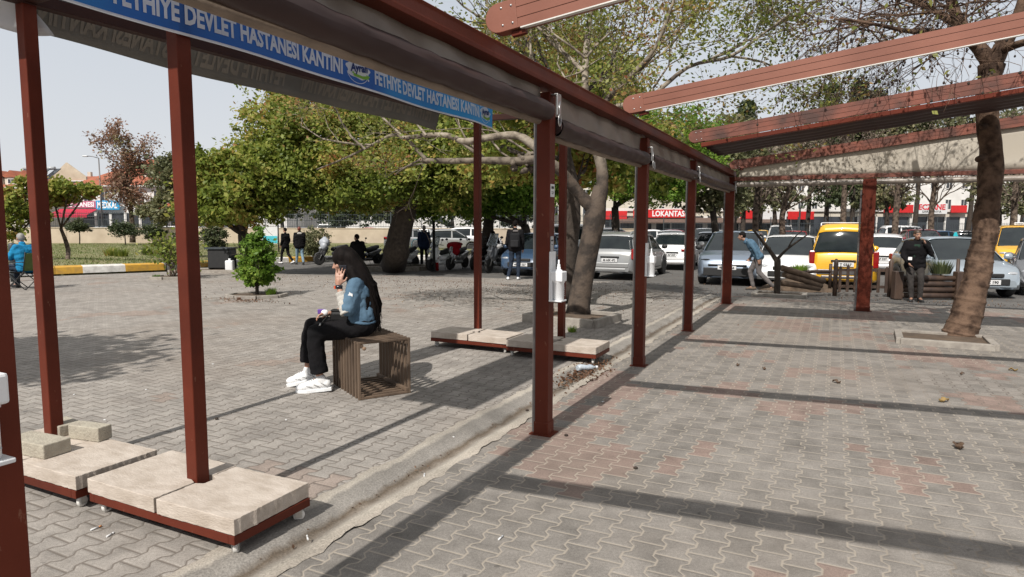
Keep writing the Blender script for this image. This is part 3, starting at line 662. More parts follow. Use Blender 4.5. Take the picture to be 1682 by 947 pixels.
# rear banner seen from inside
u2 = (pC - pB); u2.z = 0; u2.normalize(); u2n = Vector((u2.y, -u2.x, 0))
def rmap(t, h, off=0):
    z = 2.765 - .012 * t + .012 * math.cos(t * 1.7) - .02 * max(0, t - 3.9) + h * (.30 + .02 * t)
    n = -.075 + .035 * math.sin(t * 3.2 + 1) * (1 - h) - .14 * (1 - h) + off
    p = pB + u2 * t + u2n * n; return (p.x, p.y, z)
RB = thing('banner', 'dim grey banner seen from behind, mirror writing showing through, behind the blue one', 'banner', CA.location, -CA_ROT)
b = MB(); b.grid(lambda u, v: rmap(-.28 + 4.75 * u, v), 140, 6); b.build('cloth', M['b_back'], RB, solid=.002)
for t0 in (.10, 2.30):
    b = MB(); b.add([rmap(t0 + 2.0 - (v[0]) * 2.0 / (x1 - x0), .22 + v[1] * .62, .006) for v in vs], [tuple(reversed(f)) for f in fs]); b.build('mirrored_lettering', M['b_mir'], RB)
b = MB(); q0 = pB + u2 * -.30
def flap(u, v):
    p = q0 + u2n * (-.30 + .30 * u + .0) + u2 * (.45 * u * (1 - v) + .03 * math.sin(v * 5)); return (p.x, p.y, 2.74 + .40 * v + .02 * math.sin(u * 6))
b.grid(flap, 14, 8); b.build('sunlit_flap', M['b_white'], RB, solid=.002)  # rolled banner end, added in white to stand for its sunlit part
# cyan canopy edge showing above the gutter
def cy(u, v):
    t = -.6 + 5.3 * u; p = ux * t + uxn * (-.42 + .75 * v); return (p.x, p.y, 3.140 + .02 * math.sin(3.14 * v) + .006 * math.sin(t * 40) * v + .006 * math.sin(t * 2))
b = MB(); b.grid(cy, 160, 4); b.build('cyan_tarp', M['b_cyan'], CA, solid=.003)
b = MB(); b.tube([ux * -.6 + Vector((0, 0, 3.09)) - uxn * .14, ux * 4.7 + Vector((0, 0, 3.09)) - uxn * .14], .018, 8); b.build('tarp_rail', M['rust'], CA)
b = MB(); b.grid(lambda u, v: tuple(pB + u2 * (-.2 + 5.0 * u) + u2n * (.16 - .42 * v) + Vector((0, 0, 3.12 + .03 * math.sin(v * 3.14) + .01 * math.sin(u * 60)))), 60, 4); b.build('cyan_tarp', M['b_cyan'], CA, solid=.003)

# ---- sanitizer dispensers
def dispenser(loc, rz, label):
    t = thing('sanitizer_dispenser', label, 'dispenser', loc, rz, 'white sanitizer dispensers on the pergola posts')
    b = MB(); b.box((0, .006, .0), (.10, .012, .36)); b.box((0, .05, -.178), (.105, .10, .012)); b.box((0, .018, -.10), (.100, .012, .15)); b.build('wall_bracket', M['plastic'], t, bevel=.003)
    b = MB(); b.lathe([(.0, -.172), (.036, -.172), (.040, -.165), (.040, -.05), (.045, -.045), (.046, .0), (.040, .02), (.026, .045), (.014, .055), (.014, .07), (0, .07)], (0, .056, 0), 20); b.build('bottle', M['plastic'], t)
    b = MB(); b.box((0, .056, .0), (.098, .092, .075)); b.build('holder', M['plastic'], t, bevel=.008)
    b = MB(); b.lathe([(0, .06), (.012, .06), (.012, .085), (.006, .09), (.006, .12), (0, .122)], (0, .056, 0), 12); b.build('pump', M['plastic'], t)
    b = MB()
    for i in range(6): b.box((-.01 + .002 * (i % 2), .0975, -.14 + i * .014), (.03 - .01 * (i % 3), .0012, .005))
    b.build('label_print', M['plastic_grey'], t)
    return t
def on_post(n, v, z): p = RF(n, v, z); return (p.x, p.y, p.z)
# faces: the plate's back sits on the post's right-hand (N) face
dispenser(on_post(.0535, .0, 1.19), -ROW - math.pi / 2, 'white pump bottle dispenser on the main brown post in the middle')
dispenser(on_post(.0535, 2.67, 1.19), -ROW - math.pi / 2, 'white pump bottle dispenser on the second full post, against the silver wagon')
dispenser(on_post(.0535, -3.61, 1.17), -ROW - math.pi / 2, 'large white dispenser cut off by the left edge of the picture')
def sheet(n, v, z, w, h, label, cat, mt, prints):
    t = thing(cat.replace(' ', '_'), label, cat, on_post(n, v, z), -ROW - math.pi / 2)
    b = MB(); b.box((0, .001, 0), (w, .002, h)); b.build('card', M[mt], t)
    for (x, zz, ww, hh) in prints: b = MB(); b.box((x, .0028, zz), (ww, .0012, hh)); b.build('printed_line', M['ink'], t)
sheet(.0535, .0, 1.81, .075, .092, 'small white notice stuck high on the main brown post', 'notice', 'plate', [(0, .022, .045, .018), (0, -.01, .04, .004), (0, -.022, .03, .004)])
sheet(.0535, .0, 1.42, .055, .12, 'grey notice card stuck on the main post just above its dispenser', 'notice card', 'plastic_grey', [(0, .03, .035, .01), (0, .0, .03, .004)])

# ---- slatted crate
CRo = G(590, 658); e1 = (G(680, 648) - CRo).normalized(); crz = math.atan2(e1.y, e1.x) - .01
crz = R_(33)
CR = thing('slatted_crate', 'weathered wooden slatted crate lying open on its side as a seat', 'crate', CRo, crz)
wC, lC, hC, tk = .50, .74, .52, .021
nsl = 10
for i in range(nsl):
    y = .02 + i * (lC - .04) / (nsl - 1); wd = .033
    b = MB(); j = uni(-.004, .004)
    b.box((tk / 2, y, hC / 2), (tk, wd, hC + j)); b.build('side_slat', M['wood'], CR, bevel=.003); b = MB(); b.box((wC - tk / 2, y, hC / 2), (tk, wd, hC - .004 + j)); b.build('side_slat', M['wood'], CR, bevel=.003)
    b = MB(); b.box((wC / 2, y, hC - tk / 2 + .003), (wC + .006 + j, wd - .002, tk)); b.build('top_slat', M['wood'], CR, bevel=.003)
    b = MB(); b.box((wC / 2, y, tk / 2 + .002), (wC - 2 * tk - .002, wd - .002, tk)); b.build('bottom_slat', M['wood'], CR, bevel=.003)
for (x, z) in ((tk + .016, tk + .018), (wC - tk - .016, tk + .018), (tk + .016, hC - tk - .016), (wC - tk - .016, hC - tk - .016)):
    b = MB(); b.box((x, lC / 2, z), (.030, lC - .01, .030)); b.build('corner_rail', M['wood'], CR, bevel=.003)
b = MB(); b.lathe([(0, -.004), (.016, -.004), (.018, 0), (.016, .012), (0, .012)], (.055, -.004, hC - .055), 16, axis='y'); b.build('knob', M['wood_pale'], CR)
# ------------------------------------------------------------------ vegetation
def leaves(name, centers, size, mat_, parent=None, jit=.0, up=.3, aspect=1.5):
    c = np.asarray(centers, float); n = len(c)
    if jit: c = c + rng.normal(0, jit, (n, 3))
    a = rng.normal(0, 1, (n, 3)); a[:, 2] = a[:, 2] * .8; a /= np.linalg.norm(a, axis=1)[:, None]
    nrm = rng.normal(0, 1, (n, 3)); nrm[:, 2] += up * 1.6; nrm -= np.array([VD.x, VD.y, 0]) * (.8 if up < 1 else 0); b_ = np.cross(nrm, a); b_ /= (np.linalg.norm(b_, axis=1)[:, None] + 1e-9)
    s = (size * rng.uniform(.55, 1.3, n))[:, None]; nn = np.cross(a, b_)
    V = np.zeros((n, 4, 3)); V[:, 0] = c - a * s * .5 * aspect; V[:, 1] = c + b_ * s * .42 + nn * s * .08; V[:, 2] = c + a * s * .5 * aspect; V[:, 3] = c - b_ * s * .42 + nn * s * .08
    return np_mesh(name, V.reshape(-1, 3), n, 4, mat_, parent)
class Tree:
    def __init__(s): s.segs = []; s.tips = []; s.mb = MB(); s.tw = MB()
    def limb(s, pts, r0, r1, seg=10, m=0):
        pts = [Vector(p) for p in pts]; n = len(pts); rs = [r0 + (r1 - r0) * (i / (n - 1)) for i in range(n)]
        # smooth resample
        out = []; rr = []
        for i in range(n - 1):
            p0 = pts[max(i - 1, 0)]; p1 = pts[i]; p2 = pts[i + 1]; p3 = pts[min(i + 2, n - 1)]
            for k in range(4):
                t = k / 4; q = .5 * ((2 * p1) + (p2 - p0) * t + (2 * p0 - 5 * p1 + 4 * p2 - p3) * t * t + (3 * p1 - p0 - 3 * p2 + p3) * t ** 3)
                out.append(q); rr.append((rs[i] + (rs[i + 1] - rs[i]) * t) * uni(.93, 1.08))
        out.append(pts[-1]); rr.append(rs[-1]); s.mb.tube(out, rr, seg, m); return out
    def grow(s, p, d, L, r, depth, spread=.5, lift=.1, droop=0, nch=(2, 3), shrink=.72, mb=None, bias=None, minr=.004):
        mb = mb or s.mb; p = Vector(p); d = Vector(d).normalized(); pts = [p]; n = 3
        for i in range(n):
            d = (d + Vector((uni(-1, 1), uni(-1, 1), uni(-1, 1))) * .22 + Vector((0, 0, lift - droop * (1 if depth < 2 else 0))) * .3).normalized()
            pts.append(pts[-1] + d * (L / n))
        r1 = max(r * .66, minr); mb.tube(pts, [r + (r1 - r) * i / n for i in range(n + 1)], 6 if r > .02 else 4, cap=False)
        s.segs += [(a, b, r) for a, b in zip(pts, pts[1:])]
        if depth <= 0: s.tips.append(pts[-1]); return
        if depth <= 2: s.tips.append(pts[2])
        for k in range(random.randint(*nch)):
            q = pts[-1] if k == 0 else pts[random.choice((1, 2, 2, 3))]
            nd = (d + Vector((uni(-1, 1), uni(-1, 1), uni(-.8, 1))) * spread * 1.4).normalized()
            if bias: nd = (nd + Vector(bias)).normalized()
            s.grow(q, nd, L * shrink * uni(.8, 1.2), r1 * (.9 if k == 0 else .72), depth - 1, spread, lift, droop, nch, shrink, mb, bias, minr)
def crown_pts(tips, n, sig, keep=None):
    t = np.array([tuple(p) for p in tips]); idx = rng.integers(0, len(t), n); c = t[idx] + rng.normal(0, 1, (n, 3)) * np.asarray(sig)
    return c if keep is None else c[keep(c)]
def clumps(center, radii, nclump, per, sig, hollow=.35, flat=1.0):
    """leaf centres in many clumps spread through an ellipsoid; outer clumps favoured"""
    out = []
    for i in range(nclump):
        while True:
            v = rng.normal(0, 1, 3); v /= np.linalg.norm(v); r = rng.uniform(hollow, 1) ** .6 * (1 + .16 * math.sin(v[0] * 5 + v[1] * 7) + .1 * math.sin(v[2] * 9 + v[0] * 3))
            break
        c = np.array(center) + v * r * np.array(radii); s = sig * .74 * rng.uniform(.45, 1.5)
        out.append(c + rng.normal(0, 1, (int(per * rng.uniform(.4, 1.5)), 3)) * s * np.array([1, 1, .7 * flat]))
    return np.vstack(out)
LM = dict(
    green=leafmat('leaf_green', [(0, (.085, .125, .02)), (.30, (.155, .205, .032)), (.58, (.27, .31, .06)), (.80, (.40, .36, .09)), (.92, (.44, .29, .085)), (1, (.38, .15, .06))], .45),
    bright=leafmat('leaf_bright', [(0, (.07, .14, .018)), (.5, (.14, .25, .03)), (.9, (.26, .36, .06)), (1, (.36, .36, .10))], .45),
    mixed=leafmat('leaf_mixed', [(0, (.10, .13, .03)), (.35, (.20, .24, .055)), (.6, (.32, .32, .09)), (.8, (.38, .26, .09)), (1, (.30, .12, .06))], .45),
    dark=leafmat('leaf_dark', [(0, (.035, .05, .022)), (.6, (.065, .085, .035)), (1, (.12, .13, .06))], .25),
    olive=leafmat('leaf_olive', [(0, (.09, .10, .05)), (.6, (.17, .175, .085)), (1, (.28, .24, .13))], .35),
    dry=leafmat('leaf_dry', [(0, (.16, .085, .055)), (.5, (.27, .14, .09)), (.8, (.32, .23, .16)), (1, (.26, .25, .10))], .35),
    twig=leafmat('twiggy', [(0, (.13, .10, .08)), (.6, (.21, .17, .13)), (.9, (.28, .24, .17)), (1, (.2, .22, .08))], .2),
    seed=pm('seed_ball', (.045, .03, .022), (.025, .018, .014), 30, .9))
def finish(root, T, bark, leaf=None, leaf_c=None, size=.1, limbs='trunk', up=.3):
    T.mb.build('trunk', bark, root)
    if leaf is not None: leaves('crown', leaf_c, size, leaf, root, up=up)

# --- plane tree standing in the kerbed planter, just behind the far slabs
def W(px, py, dist): return D(px, py, dist)
PT = thing('plane_tree', 'plane tree with a leaning forked trunk in the kerbed planter behind the stone slabs', 'tree')
T = Tree(); d0 = 10.9
m_, nt_, b_ = newmat('plane_bark_pale_above_shaded_below'); g_ = nt_.nodes.new('ShaderNodeNewGeometry'); sx_ = nt_.nodes.new('ShaderNodeSeparateXYZ'); nt_.links.new(g_.outputs['Position'], sx_.inputs[0])
n_ = noise(nt_, 6, 5, g_.outputs['Position']); lo_ = ramp(nt_, n_.outputs['Fac'], [(.42, (.085, .062, .046)), (.60, (.030, .022, .017))]); hi_ = ramp(nt_, n_.outputs['Fac'], [(.38, (.33, .285, .225)), (.52, (.20, .165, .125)), (.64, (.08, .062, .048))])  # low bark darkened to stand for leaf shade; upper bark is naturally paler
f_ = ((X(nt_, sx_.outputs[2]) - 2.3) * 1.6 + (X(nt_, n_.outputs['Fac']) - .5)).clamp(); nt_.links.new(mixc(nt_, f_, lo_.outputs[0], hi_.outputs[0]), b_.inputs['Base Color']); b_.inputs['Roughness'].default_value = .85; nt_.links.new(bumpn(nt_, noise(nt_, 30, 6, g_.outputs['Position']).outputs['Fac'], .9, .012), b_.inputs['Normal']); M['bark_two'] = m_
T.mb.tube([G(948, 532), G(951, 515), G(956, 480), G(962, 440), G(970, 400), G(976, 370), W(981, 345, d0 + .1), W(984, 325, d0 + .1)] if False else
          [W(948, 530, d0), W(951, 500, d0), W(957, 462, d0), W(964, 425, d0), W(972, 385, d0), W(977, 358, d0), W(981, 335, d0), W(986, 305, d0)], [.235, .19, .175, .17, .168, .185, .15, .105], 16)
T.limb([W(980, 345, d0), W(988, 315, d0), W(989, 280, d0 + .1), W(982, 250, d0 + .2), W(968, 215, d0 + .3), W(962, 160, d0 + .4), W(962, 95, d0 + .6), W(970, 20, d0 + .9), W(985, -60, d0 + 1)], .115, .035, 12)
T.limb([W(975, 345, d0), W(955, 322, d0), W(938, 302, d0 - .05), W(925, 285, d0 - .1), W(905, 268, d0 - .2), W(880, 262, d0 - .2), W(845, 264, d0 - .1), W(800, 263, d0 + .2), W(745, 264, d0 + .4), W(700, 263, d0 + .6), W(690, 262, d0 + .7)], .115, .032, 10)
T.limb([W(905, 268, d0 - .2), W(872, 235, d0 - .1), W(845, 222, d0), W(800, 226, d0), W(762, 232, d0 + .2), W(735, 222, d0 + .3), W(700, 222, d0 + .4), W(664, 226, d0 + .5), W(645, 221, d0 + .5), W(610, 238, d0 + .7), W(570, 258, d0 + .8), W(520, 278, d0 + 1)], .075, .012, 8)
T.limb([W(700, 262, d0 + .6), W(680, 240, d0 + .6), W(668, 226, d0 + .5)], .035, .03, 8)
T.limb([W(690, 262, d0 + .7), W(665, 275, d0 + .8), W(648, 287, d0 + .9)], .025, .010, 6)
T.limb([W(782, 250, d0 + .2), W(765, 238, d0 + .2), W(755, 228, d0 + .2)], .04, .035, 6)
T.limb([W(895, 262, d0), W(885, 220, d0 + .2), W(880, 160, d0 + .4), W(872, 90, d0 + .7), W(850, 10, d0 + 1)], .08, .025, 8)
T.limb([W(968, 215, d0 + .3), W(1000, 160, d0 + .2), W(1040, 120, d0), W(1075, 80, d0 - .2), W(1100, 20, d0 - .4), W(1120, -40, d0 - .6)], .055, .018, 8)
T.limb([W(975, 200, d0 + .3), W(1010, 175, d0 + .1), W(1060, 165, d0 - .1), W(1130, 110, d0 - .3), W(1200, 92, d0 - .5), W(1260, 50, d0 - .6), W(1300, 20, d0 - .8)], .05, .012, 8)
T.limb([W(962, 120, d0 + .5), W(930, 90, d0 + .8), W(890, 50, d0 + 1), W(860, -20, d0 + 1.3)], .05, .02, 6)
T.limb([W(870, 90, d0 + .7), W(820, 40, d0 + .9), W(790, -20, d0 + 1.2)], .04, .02, 6)
starts = [((905, 268), (-1, -.2, .6)), ((845, 264), (-.8, .1, .6)), ((800, 263), (-.7, .2, .5)), ((745, 264), (-.8, .3, .1)), ((700, 222), (-.6, .2, .5)), ((664, 226), (-.6, .2, .4)), ((610, 238), (-.8, .2, .1)), ((600, 245), (-.5, 0, .5)),
          ((962, 160), (-.5, .4, .6)), ((962, 95), (.5, .3, .7)), ((1000, 160), (.6, -.2, .6)), ((1040, 120), (.7, -.2, .3)), ((1075, 80), (.8, -.2, .4)), ((1100, 20), (.5, -.3, .3)), ((880, 160), (-.5, .3, .6)), ((872, 90), (-.2, .2, .8)),
          ((880, 160), (.6, .2, .5)), ((930, 90), (-.4, .3, .7)), ((1130, 110), (.8, -.3, .3)), ((1200, 92), (.8, -.2, -.1)), ((1260, 50), (.8, -.2, .3)), ((1060, 165), (.7, 0, .2)), ((985, 250), (.7, .3, .5)), ((968, 215), (-.7, .5, .5)),
          ((890, 50), (-.6, .2, .5)), ((962, 95), (-.6, .2, .5)), ((850, 10), (.4, .4, .4)), ((820, 40), (-.7, .3, .3)), ((1120, -30), (.7, -.2, .1)), ((1060, 165), (.5, .3, .5)), ((1000, 160), (.2, .5, .7)), ((1160, 100), (.6, 0, .5))]
for (q, d) in starts:
    T.grow(W(q[0], q[1], d0 + uni(-.1, .5)), d, uni(.8, 1.15), .022, 4, .55, .12, 0, (2, 3), .74, minr=.0035)
lc = crown_pts([t for t in T.tips if t.z > 2.6], 30000, (.20, .20, .17))
for k in range(26): q = W(uni(838, 880), uni(252, 282), d0 - .1 + uni(-.1, .1)); T.mb.cap(q, q + Vector((uni(-.06, .06), uni(-.05, .05), uni(-.05, .07))), uni(.03, .055), uni(.02, .045), seg=8)
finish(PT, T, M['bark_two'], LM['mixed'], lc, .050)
# dark second trunk behind it
T = Tree(); PT2 = thing('tree', 'dark trunked leafy tree standing close behind the leaning plane tree', 'tree'); d1 = 13.2
T.mb.tube([W(922, 505, d1), W(927, 470, d1), W(933, 420, d1), W(940, 360, d1), W(940, 310, d1), W(928, 255, d1), W(925, 180, d1)], [.24, .20, .18, .17, .16, .13, .09], 12)
for i in range(9): T.grow(W(930, 300 - 20 * i, d1), (uni(-1, 1), uni(0, 1), uni(.1, .8)), 1.3, .05, 3, .6, .1)
lc = np.vstack([clumps(tuple(W(905, 215, d1 + 1.6)), (2.4, 1.5, 1.5), 150, 70, .26), clumps(tuple(W(1010, 265, d1 + 2)), (1.8, 1.2, .8), 80, 70, .22)])
finish(PT2, T, M['bark_dark'], LM['green'], lc, .10)

# --- the broad green tree in the middle left
def broad(name, label, base, trunk, r, crown, leaf, size, nb=10, bark='bark_dark', cat='tree', group=None):
    root = thing(name, label, cat, group=group); T = Tree(); T.limb([base] + trunk, r[0], r[1], 12)
    top = trunk[-1]; T2 = [c for c in crown]
    for (cx, rad, ncl, per, sig) in crown:
        d = Vector(cx) - Vector(top)
        T.limb([top, Vector(top) + d * .5 + Vector((0, 0, -.1 * rad[2])), Vector(cx)], r[1] * .6, .03, 7)
        for k in range(max(2, int(nb / len(crown)))):
            T.grow(Vector(top) + d * uni(.2, .8), (uni(-1, 1), uni(-1, 1), uni(0, .9)), rad[0] * .35, .04, 3, .6, .12)
    lc = np.vstack([clumps(tuple(cx), rad, ncl, per, sig) for (cx, rad, ncl, per, sig) in crown]); finish(root, T, M[bark], LM[leaf], lc, size); return root
gb = G(645, 442)
broad('tree', 'broad tree with a thick dark leaning trunk and wide green crown among the scooters', 'x' and gb, [W(650, 420, 23.6), W(655, 390, 23.5), W(664, 355, 23.3), W(672, 325, 23.2)], (.52, .33),
      [(W(600, 290, 23), (3.6, 2.6, 1.1), 380, 150, .30), (W(560, 225, 23.4), (3.2, 2.6, 1.5), 300, 130, .30), (W(520, 165, 24), (2.2, 2.0, .9), 130, 60, .26), (W(730, 240, 23.5), (3.0, 2.4, 1.9), 380, 140, .30), (W(470, 290, 22.6), (2.0, 1.8, 1.0), 150, 110, .26), (W(440, 230, 23.6), (1.2, 1.2, 1.0), 60, 50, .22)], 'green', .105, 22)
broad('tree', 'rust and green leaved tree filling the upper middle behind the banner end', G(800, 432), [W(800, 400, 27), W(805, 340, 27)], (.3, .2),
      [(W(780, 190, 27), (4.0, 2.2, 2.2), 330, 100, .34), (W(860, 120, 28), (4.2, 2.4, 2.6), 330, 80, .36), (W(680, 170, 27), (2.8, 2.2, 1.6), 170, 60, .3), (W(960, 150, 29), (3.6, 2.0, 2.8), 230, 60, .36)], 'mixed', .115, 20)
broad('tree', 'bright green low crowned tree above the standing man with the backpack', G(868, 436), [W(868, 405, 26), W(862, 370, 26)], (.22, .16),
      [(W(790, 318, 25.5), (3.0, 1.6, .85), 190, 110, .24), (W(860, 285, 25.5), (2.8, 1.8, 1.1), 190, 110, .26), (W(730, 330, 25), (1.8, 1.4, .6), 90, 70, .2)], 'bright', .10, 10)
broad('tree', 'bright green tree right of the main post above the silver wagon', G(1010, 432), [W(1012, 400, 29), W(1010, 340, 29)], (.22, .15),
      [(W(1075, 288, 28), (3.0, 1.8, 1.1), 200, 75, .28), (W(1010, 250, 28.5), (3.4, 2.0, 1.6), 220, 70, .3), (W(1100, 230, 29), (2.6, 1.8, 1.5), 150, 65, .3)], 'bright', .11, 10)
broad('tree', 'olive green ragged tree behind the third and fourth pergola posts', G(1175, 424), [W(1176, 390, 32), W(1170, 340, 32)], (.2, .14),
      [(W(1150, 290, 32), (2.8, 1.8, 1.8), 190, 65, .3), (W(1180, 235, 33), (2.2, 1.5, 1.4), 90, 60, .3)], 'olive', .17, 10)
# --- trees at the left, nearer the road
broad('tree', 'many stemmed green tree standing behind the small clipped shrub', G(410, 444), [W(405, 420, 22), W(400, 385, 22)], (.22, .18),
      [(W(385, 330, 21.6), (1.7, 1.4, .8), 130, 70, .2), (W(350, 290, 21.8), (1.2, 1.2, .9), 90, 70, .2), (W(420, 290, 22), (1.6, 1.4, .9), 110, 70, .2), (W(340, 340, 21.6), (.9, .9, .5), 50, 60, .18)], 'green', .12, 14)
broad('tree', 'pale green upright young tree just left of the second canopy post', G(300, 430), [W(298, 400, 30), W(295, 350, 30)], (.10, .07),
      [(W(290, 300, 30), (1.1, 1.0, 1.3), 90, 60, .2), (W(275, 345, 30), (1.2, 1.0, .6), 60, 60, .18), (W(320, 280, 31), (.9, .8, 1.0), 50, 50, .2)], 'olive', .13, 8)
broad('lemon_tree', 'small round leafed tree with grey stems between the first two left posts', G(108, 436), [W(112, 410, 25.5), W(100, 375, 25.5)], (.09, .06),
      [(W(112, 312, 25.5), (.95, .8, .40), 42, 50, .15), (W(88, 325, 25.5), (.5, .5, .35), 24, 60, .13), (W(143, 314, 25.5), (.45, .4, .25), 20, 60, .12)], 'green', .12, 8, bark='bark_plane')
broad('lemon_tree', 'small round leafed tree at the far left behind the seated man', G(30, 438), [W(36, 410, 24.5), W(34, 380, 24.5)], (.09, .06),
      [(W(30, 330, 24.5), (.8, .8, .5), 50, 60, .15), (W(60, 350, 24.5), (.5, .5, .3), 24, 60, .13), (W(45, 300, 24.5), (.4, .4, .25), 16, 60, .12), (W(20, 375, 24), (.5, .5, .5), 18, 50, .15)], 'green', .12, 8, bark='bark_plane')
# tall half dead tree by the shops
root = thing('tree', 'tall dried tree with rusty red seed clusters in front of the white red-roofed building', 'tree'); T = Tree(); bs = W(218, 398, 52)
T.limb([bs, W(216, 350, 52), W(210, 300, 52), W(204, 240, 52)], .22, .04, 8)
for i in range(26): T.grow(W(214 - i * .35, 365 - i * 4.6, 52), (uni(-1, 1), uni(-.6, .6), uni(.3, 1)), uni(.8, 1.3), .04, 3, .5, .2, minr=.012)
finish(root, T, M['bark_plane'], LM['dry'], crown_pts(T.tips, 6500, (.22, .20, .22)), .15)
# slim bushes and clipped shrubs
def shrub(name, label, px, py, dist, hw, hh, leaf='dark', size=.07, n=60, trunk=True, per=50, cat='shrub', group=None):
    c = W(px, py, dist); base = Vector((c.x, c.y, (.215 if dist > 24 and px < 600 else 0) + HZ(c.x, c.y))); root = thing(name, label, cat, group=group); T = Tree()
    T.limb([base, base.lerp(c, .5) + Vector((uni(-.04, .04), 0, 0)), c], .05, .03, 7)
    for i in range(6): T.grow(c + Vector((0, 0, -hh * .5)), (uni(-1, 1), uni(-1, 1), uni(.2, 1)), hw * .7, .018, 2)
    finish(root, T, M['bark_dark'], LM[leaf], clumps(tuple(c), (hw, hw, hh), n, per, hw * .16, .2), size); return root
shrub('clipped_shrub', 'small round topiary on the lawn under the red awning', 129, 371, 50, .85, .5, 'dark', .10)
shrub('clipped_shrub', 'small round topiary right of the tall dried tree', 205, 378, 48, 1.1, .55, 'dark', .10)
shrub('clipped_shrub', 'small round topiary left of the rose bush', 252, 380, 46, .75, .5, 'dark', .10)
shrub('clipped_shrub', 'round grey green ball shrub beside the dark bin', 352, 391, 27, .58, .52, 'dark', .06, 110)
shrub('clipped_shrub', 'large reddish olive round hedge ball behind the two walking women', 515, 398, 31, .72, .65, 'olive', .07, 120)
shrub('clipped_shrub', 'low dark round shrub by the white building wall', 300, 392, 40, .6, .4, 'dark', .09)
def tuft(name, label, p, h, n, leaf='green', cat='plant'):
    V = []
    for i in range(n):
        a = uni(0, 6.28); r = uni(0, h * .6); q = Vector((p[0] + r * math.cos(a), p[1] + r * math.sin(a), p[2])); hh = h * uni(.5, 1.1); w = h * .06
        t = q + Vector((math.cos(a) * hh * .4, math.sin(a) * hh * .4, hh)); s = Vector((-math.sin(a), math.cos(a), 0)) * w; V += [q - s, q + s, t]
    return setp(np_mesh(name, np.array([tuple(v) for v in V]), n, 3, LM[leaf]), label, cat)
for (px, py, lab) in ((183, 420, 'leafy tuft growing on the lawn under the dried tree'), (200, 421, 'smaller tuft beside the leafy tuft on the lawn'), (243, 418, 'leafy tuft on the lawn left of the rose bush'), (265, 418, 'tuft nearest the rose bush on the lawn')):
    q = G(px, py, .215); tuft('grass_tuft', lab, (q.x, q.y, q.z - .02), .45, 220, 'green', 'plant')

# near small evergreen with its kerb ring
SB = G(422, 487); root = thing('evergreen_shrub', 'glossy bright green shrub pruned to a short stem in the stone ringed bed', 'shrub', SB); T = Tree()
T.limb([(0, 0, 0), (.01, 0, .2), (-.01, 0, .45), (0, 0, .75)], .045, .03, 8)
for i in range(16): T.grow((0, 0, uni(.3, .8)), (uni(-1, 1), uni(-1, 1), uni(.2, 1)), .28, .012, 2, .5, .3)
c1 = clumps((0, 0, .55), (.40, .40, .32), 120, 40, .065, .2); c2 = clumps((.0, 0, .95), (.36, .36, .36), 110, 40, .065, .2); c3 = clumps((.05, 0, 1.28), (.16, .16, .2), 24, 30, .05, .2)
finish(root, T, M['bark_dark'], LM['bright'], np.vstack([c1, c2, c3]), .062)
def kerb_ring(name, label, pts, w=.09, h=.09, mt='concrete', cat='planter', soil=True, group=None):
    root = thing(name, label, cat, group=group); n = len(pts)
    cx = sum((p for p in pts), Vector()) / n
    for i in range(n):
        a, c_ = pts[i], pts[(i + 1) % n]; b = MB(); dd = (c_ - a).normalized(); b.beam(a + dd * .008 + Vector((0, 0, h / 2 - .02)), c_ - dd * .008 + Vector((0, 0, h / 2 - .02)), w, h + .04); b.build('kerb_stone', M[mt], root, bevel=.008)
    if soil:
        b = MB(); b.add([tuple(p + Vector((0, 0, h * .55))) for p in pts] + [tuple(cx + Vector((0, 0, h * .8)))], [(i, (i + 1) % n, n) for i in range(n)]); b.build('soil', M['soil'], root)
    return root
def rectpts(c, w, l, rz): return [Vector(c) + Vector((x * math.cos(rz) - y * math.sin(rz), x * math.sin(rz) + y * math.cos(rz), 0)) for x, y in ((-w, -l), (w, -l), (w, l), (-w, l))]
kerb_ring('tree_bed', 'pale stone kerbed bed around the small glossy shrub', [SB + Vector((.62 * math.cos(a), .5 * math.sin(a), 0)) for a in np.linspace(0, 6.283, 9)[:-1] + .3], .08, .07)
tuft('grass_tuft', 'tuft of long grass in the right of the small shrub bed', (SB.x + .35, SB.y - .12, .05), .16, 400, 'bright')
tuft('weeds', 'fallen leaves and weeds spilling left in front of the small shrub bed', (SB.x - .15, SB.y - .58, .0), .06, 200, 'dry')
PTb = W(950, 530, d0); PTb.z = 0
kerb_ring('tree_bed', 'square kerbed planter around the leaning plane tree', rectpts(G(942, 531) + Vector((0, .25, 0)), .62, .50, -ROW - .1), .09, .13)
tuft('weeds', 'thin green weeds growing along the front kerb of the plane tree planter', tuple(G(940, 545) + Vector((0, 0, 0))), .10, 150, 'bright')
# rose bush left
RB_ = G(283, 457); root = thing('rose_bush', 'straggly rose bush with bare canes in its own little kerbed bed', 'bush', RB_); T = Tree()
for i in range(12): T.grow((uni(-.1, .1), uni(-.1, .1), 0), (uni(-.7, .7), uni(-.7, .7), 1), .5, .02, 3, .4, .2, minr=.006)
finish(root, T, M['bark_plane'], LM['green'], crown_pts(T.tips, 900, (.12, .12, .12)), .075)
kerb_ring('tree_bed', 'low kerbed bed around the straggly rose bush', [RB_ + Vector((.62 * math.cos(a), .5 * math.sin(a), 0)) for a in np.linspace(0, 6.283, 9)[:-1]], .09, .08)
tuft('grass_tuft', 'green grass overflowing the rose bush bed', (RB_.x - .3, RB_.y - .3, .0), .14, 300, 'bright')
# planter around the big tree's foot
kerb_ring('tree_bed', 'rough kerb stones around the foot of the broad thick trunked tree', [gb + Vector((1.5 * math.cos(a), 1.1 * math.sin(a), 0)) for a in np.linspace(0, 6.283, 10)[:-1]], .14, .16)

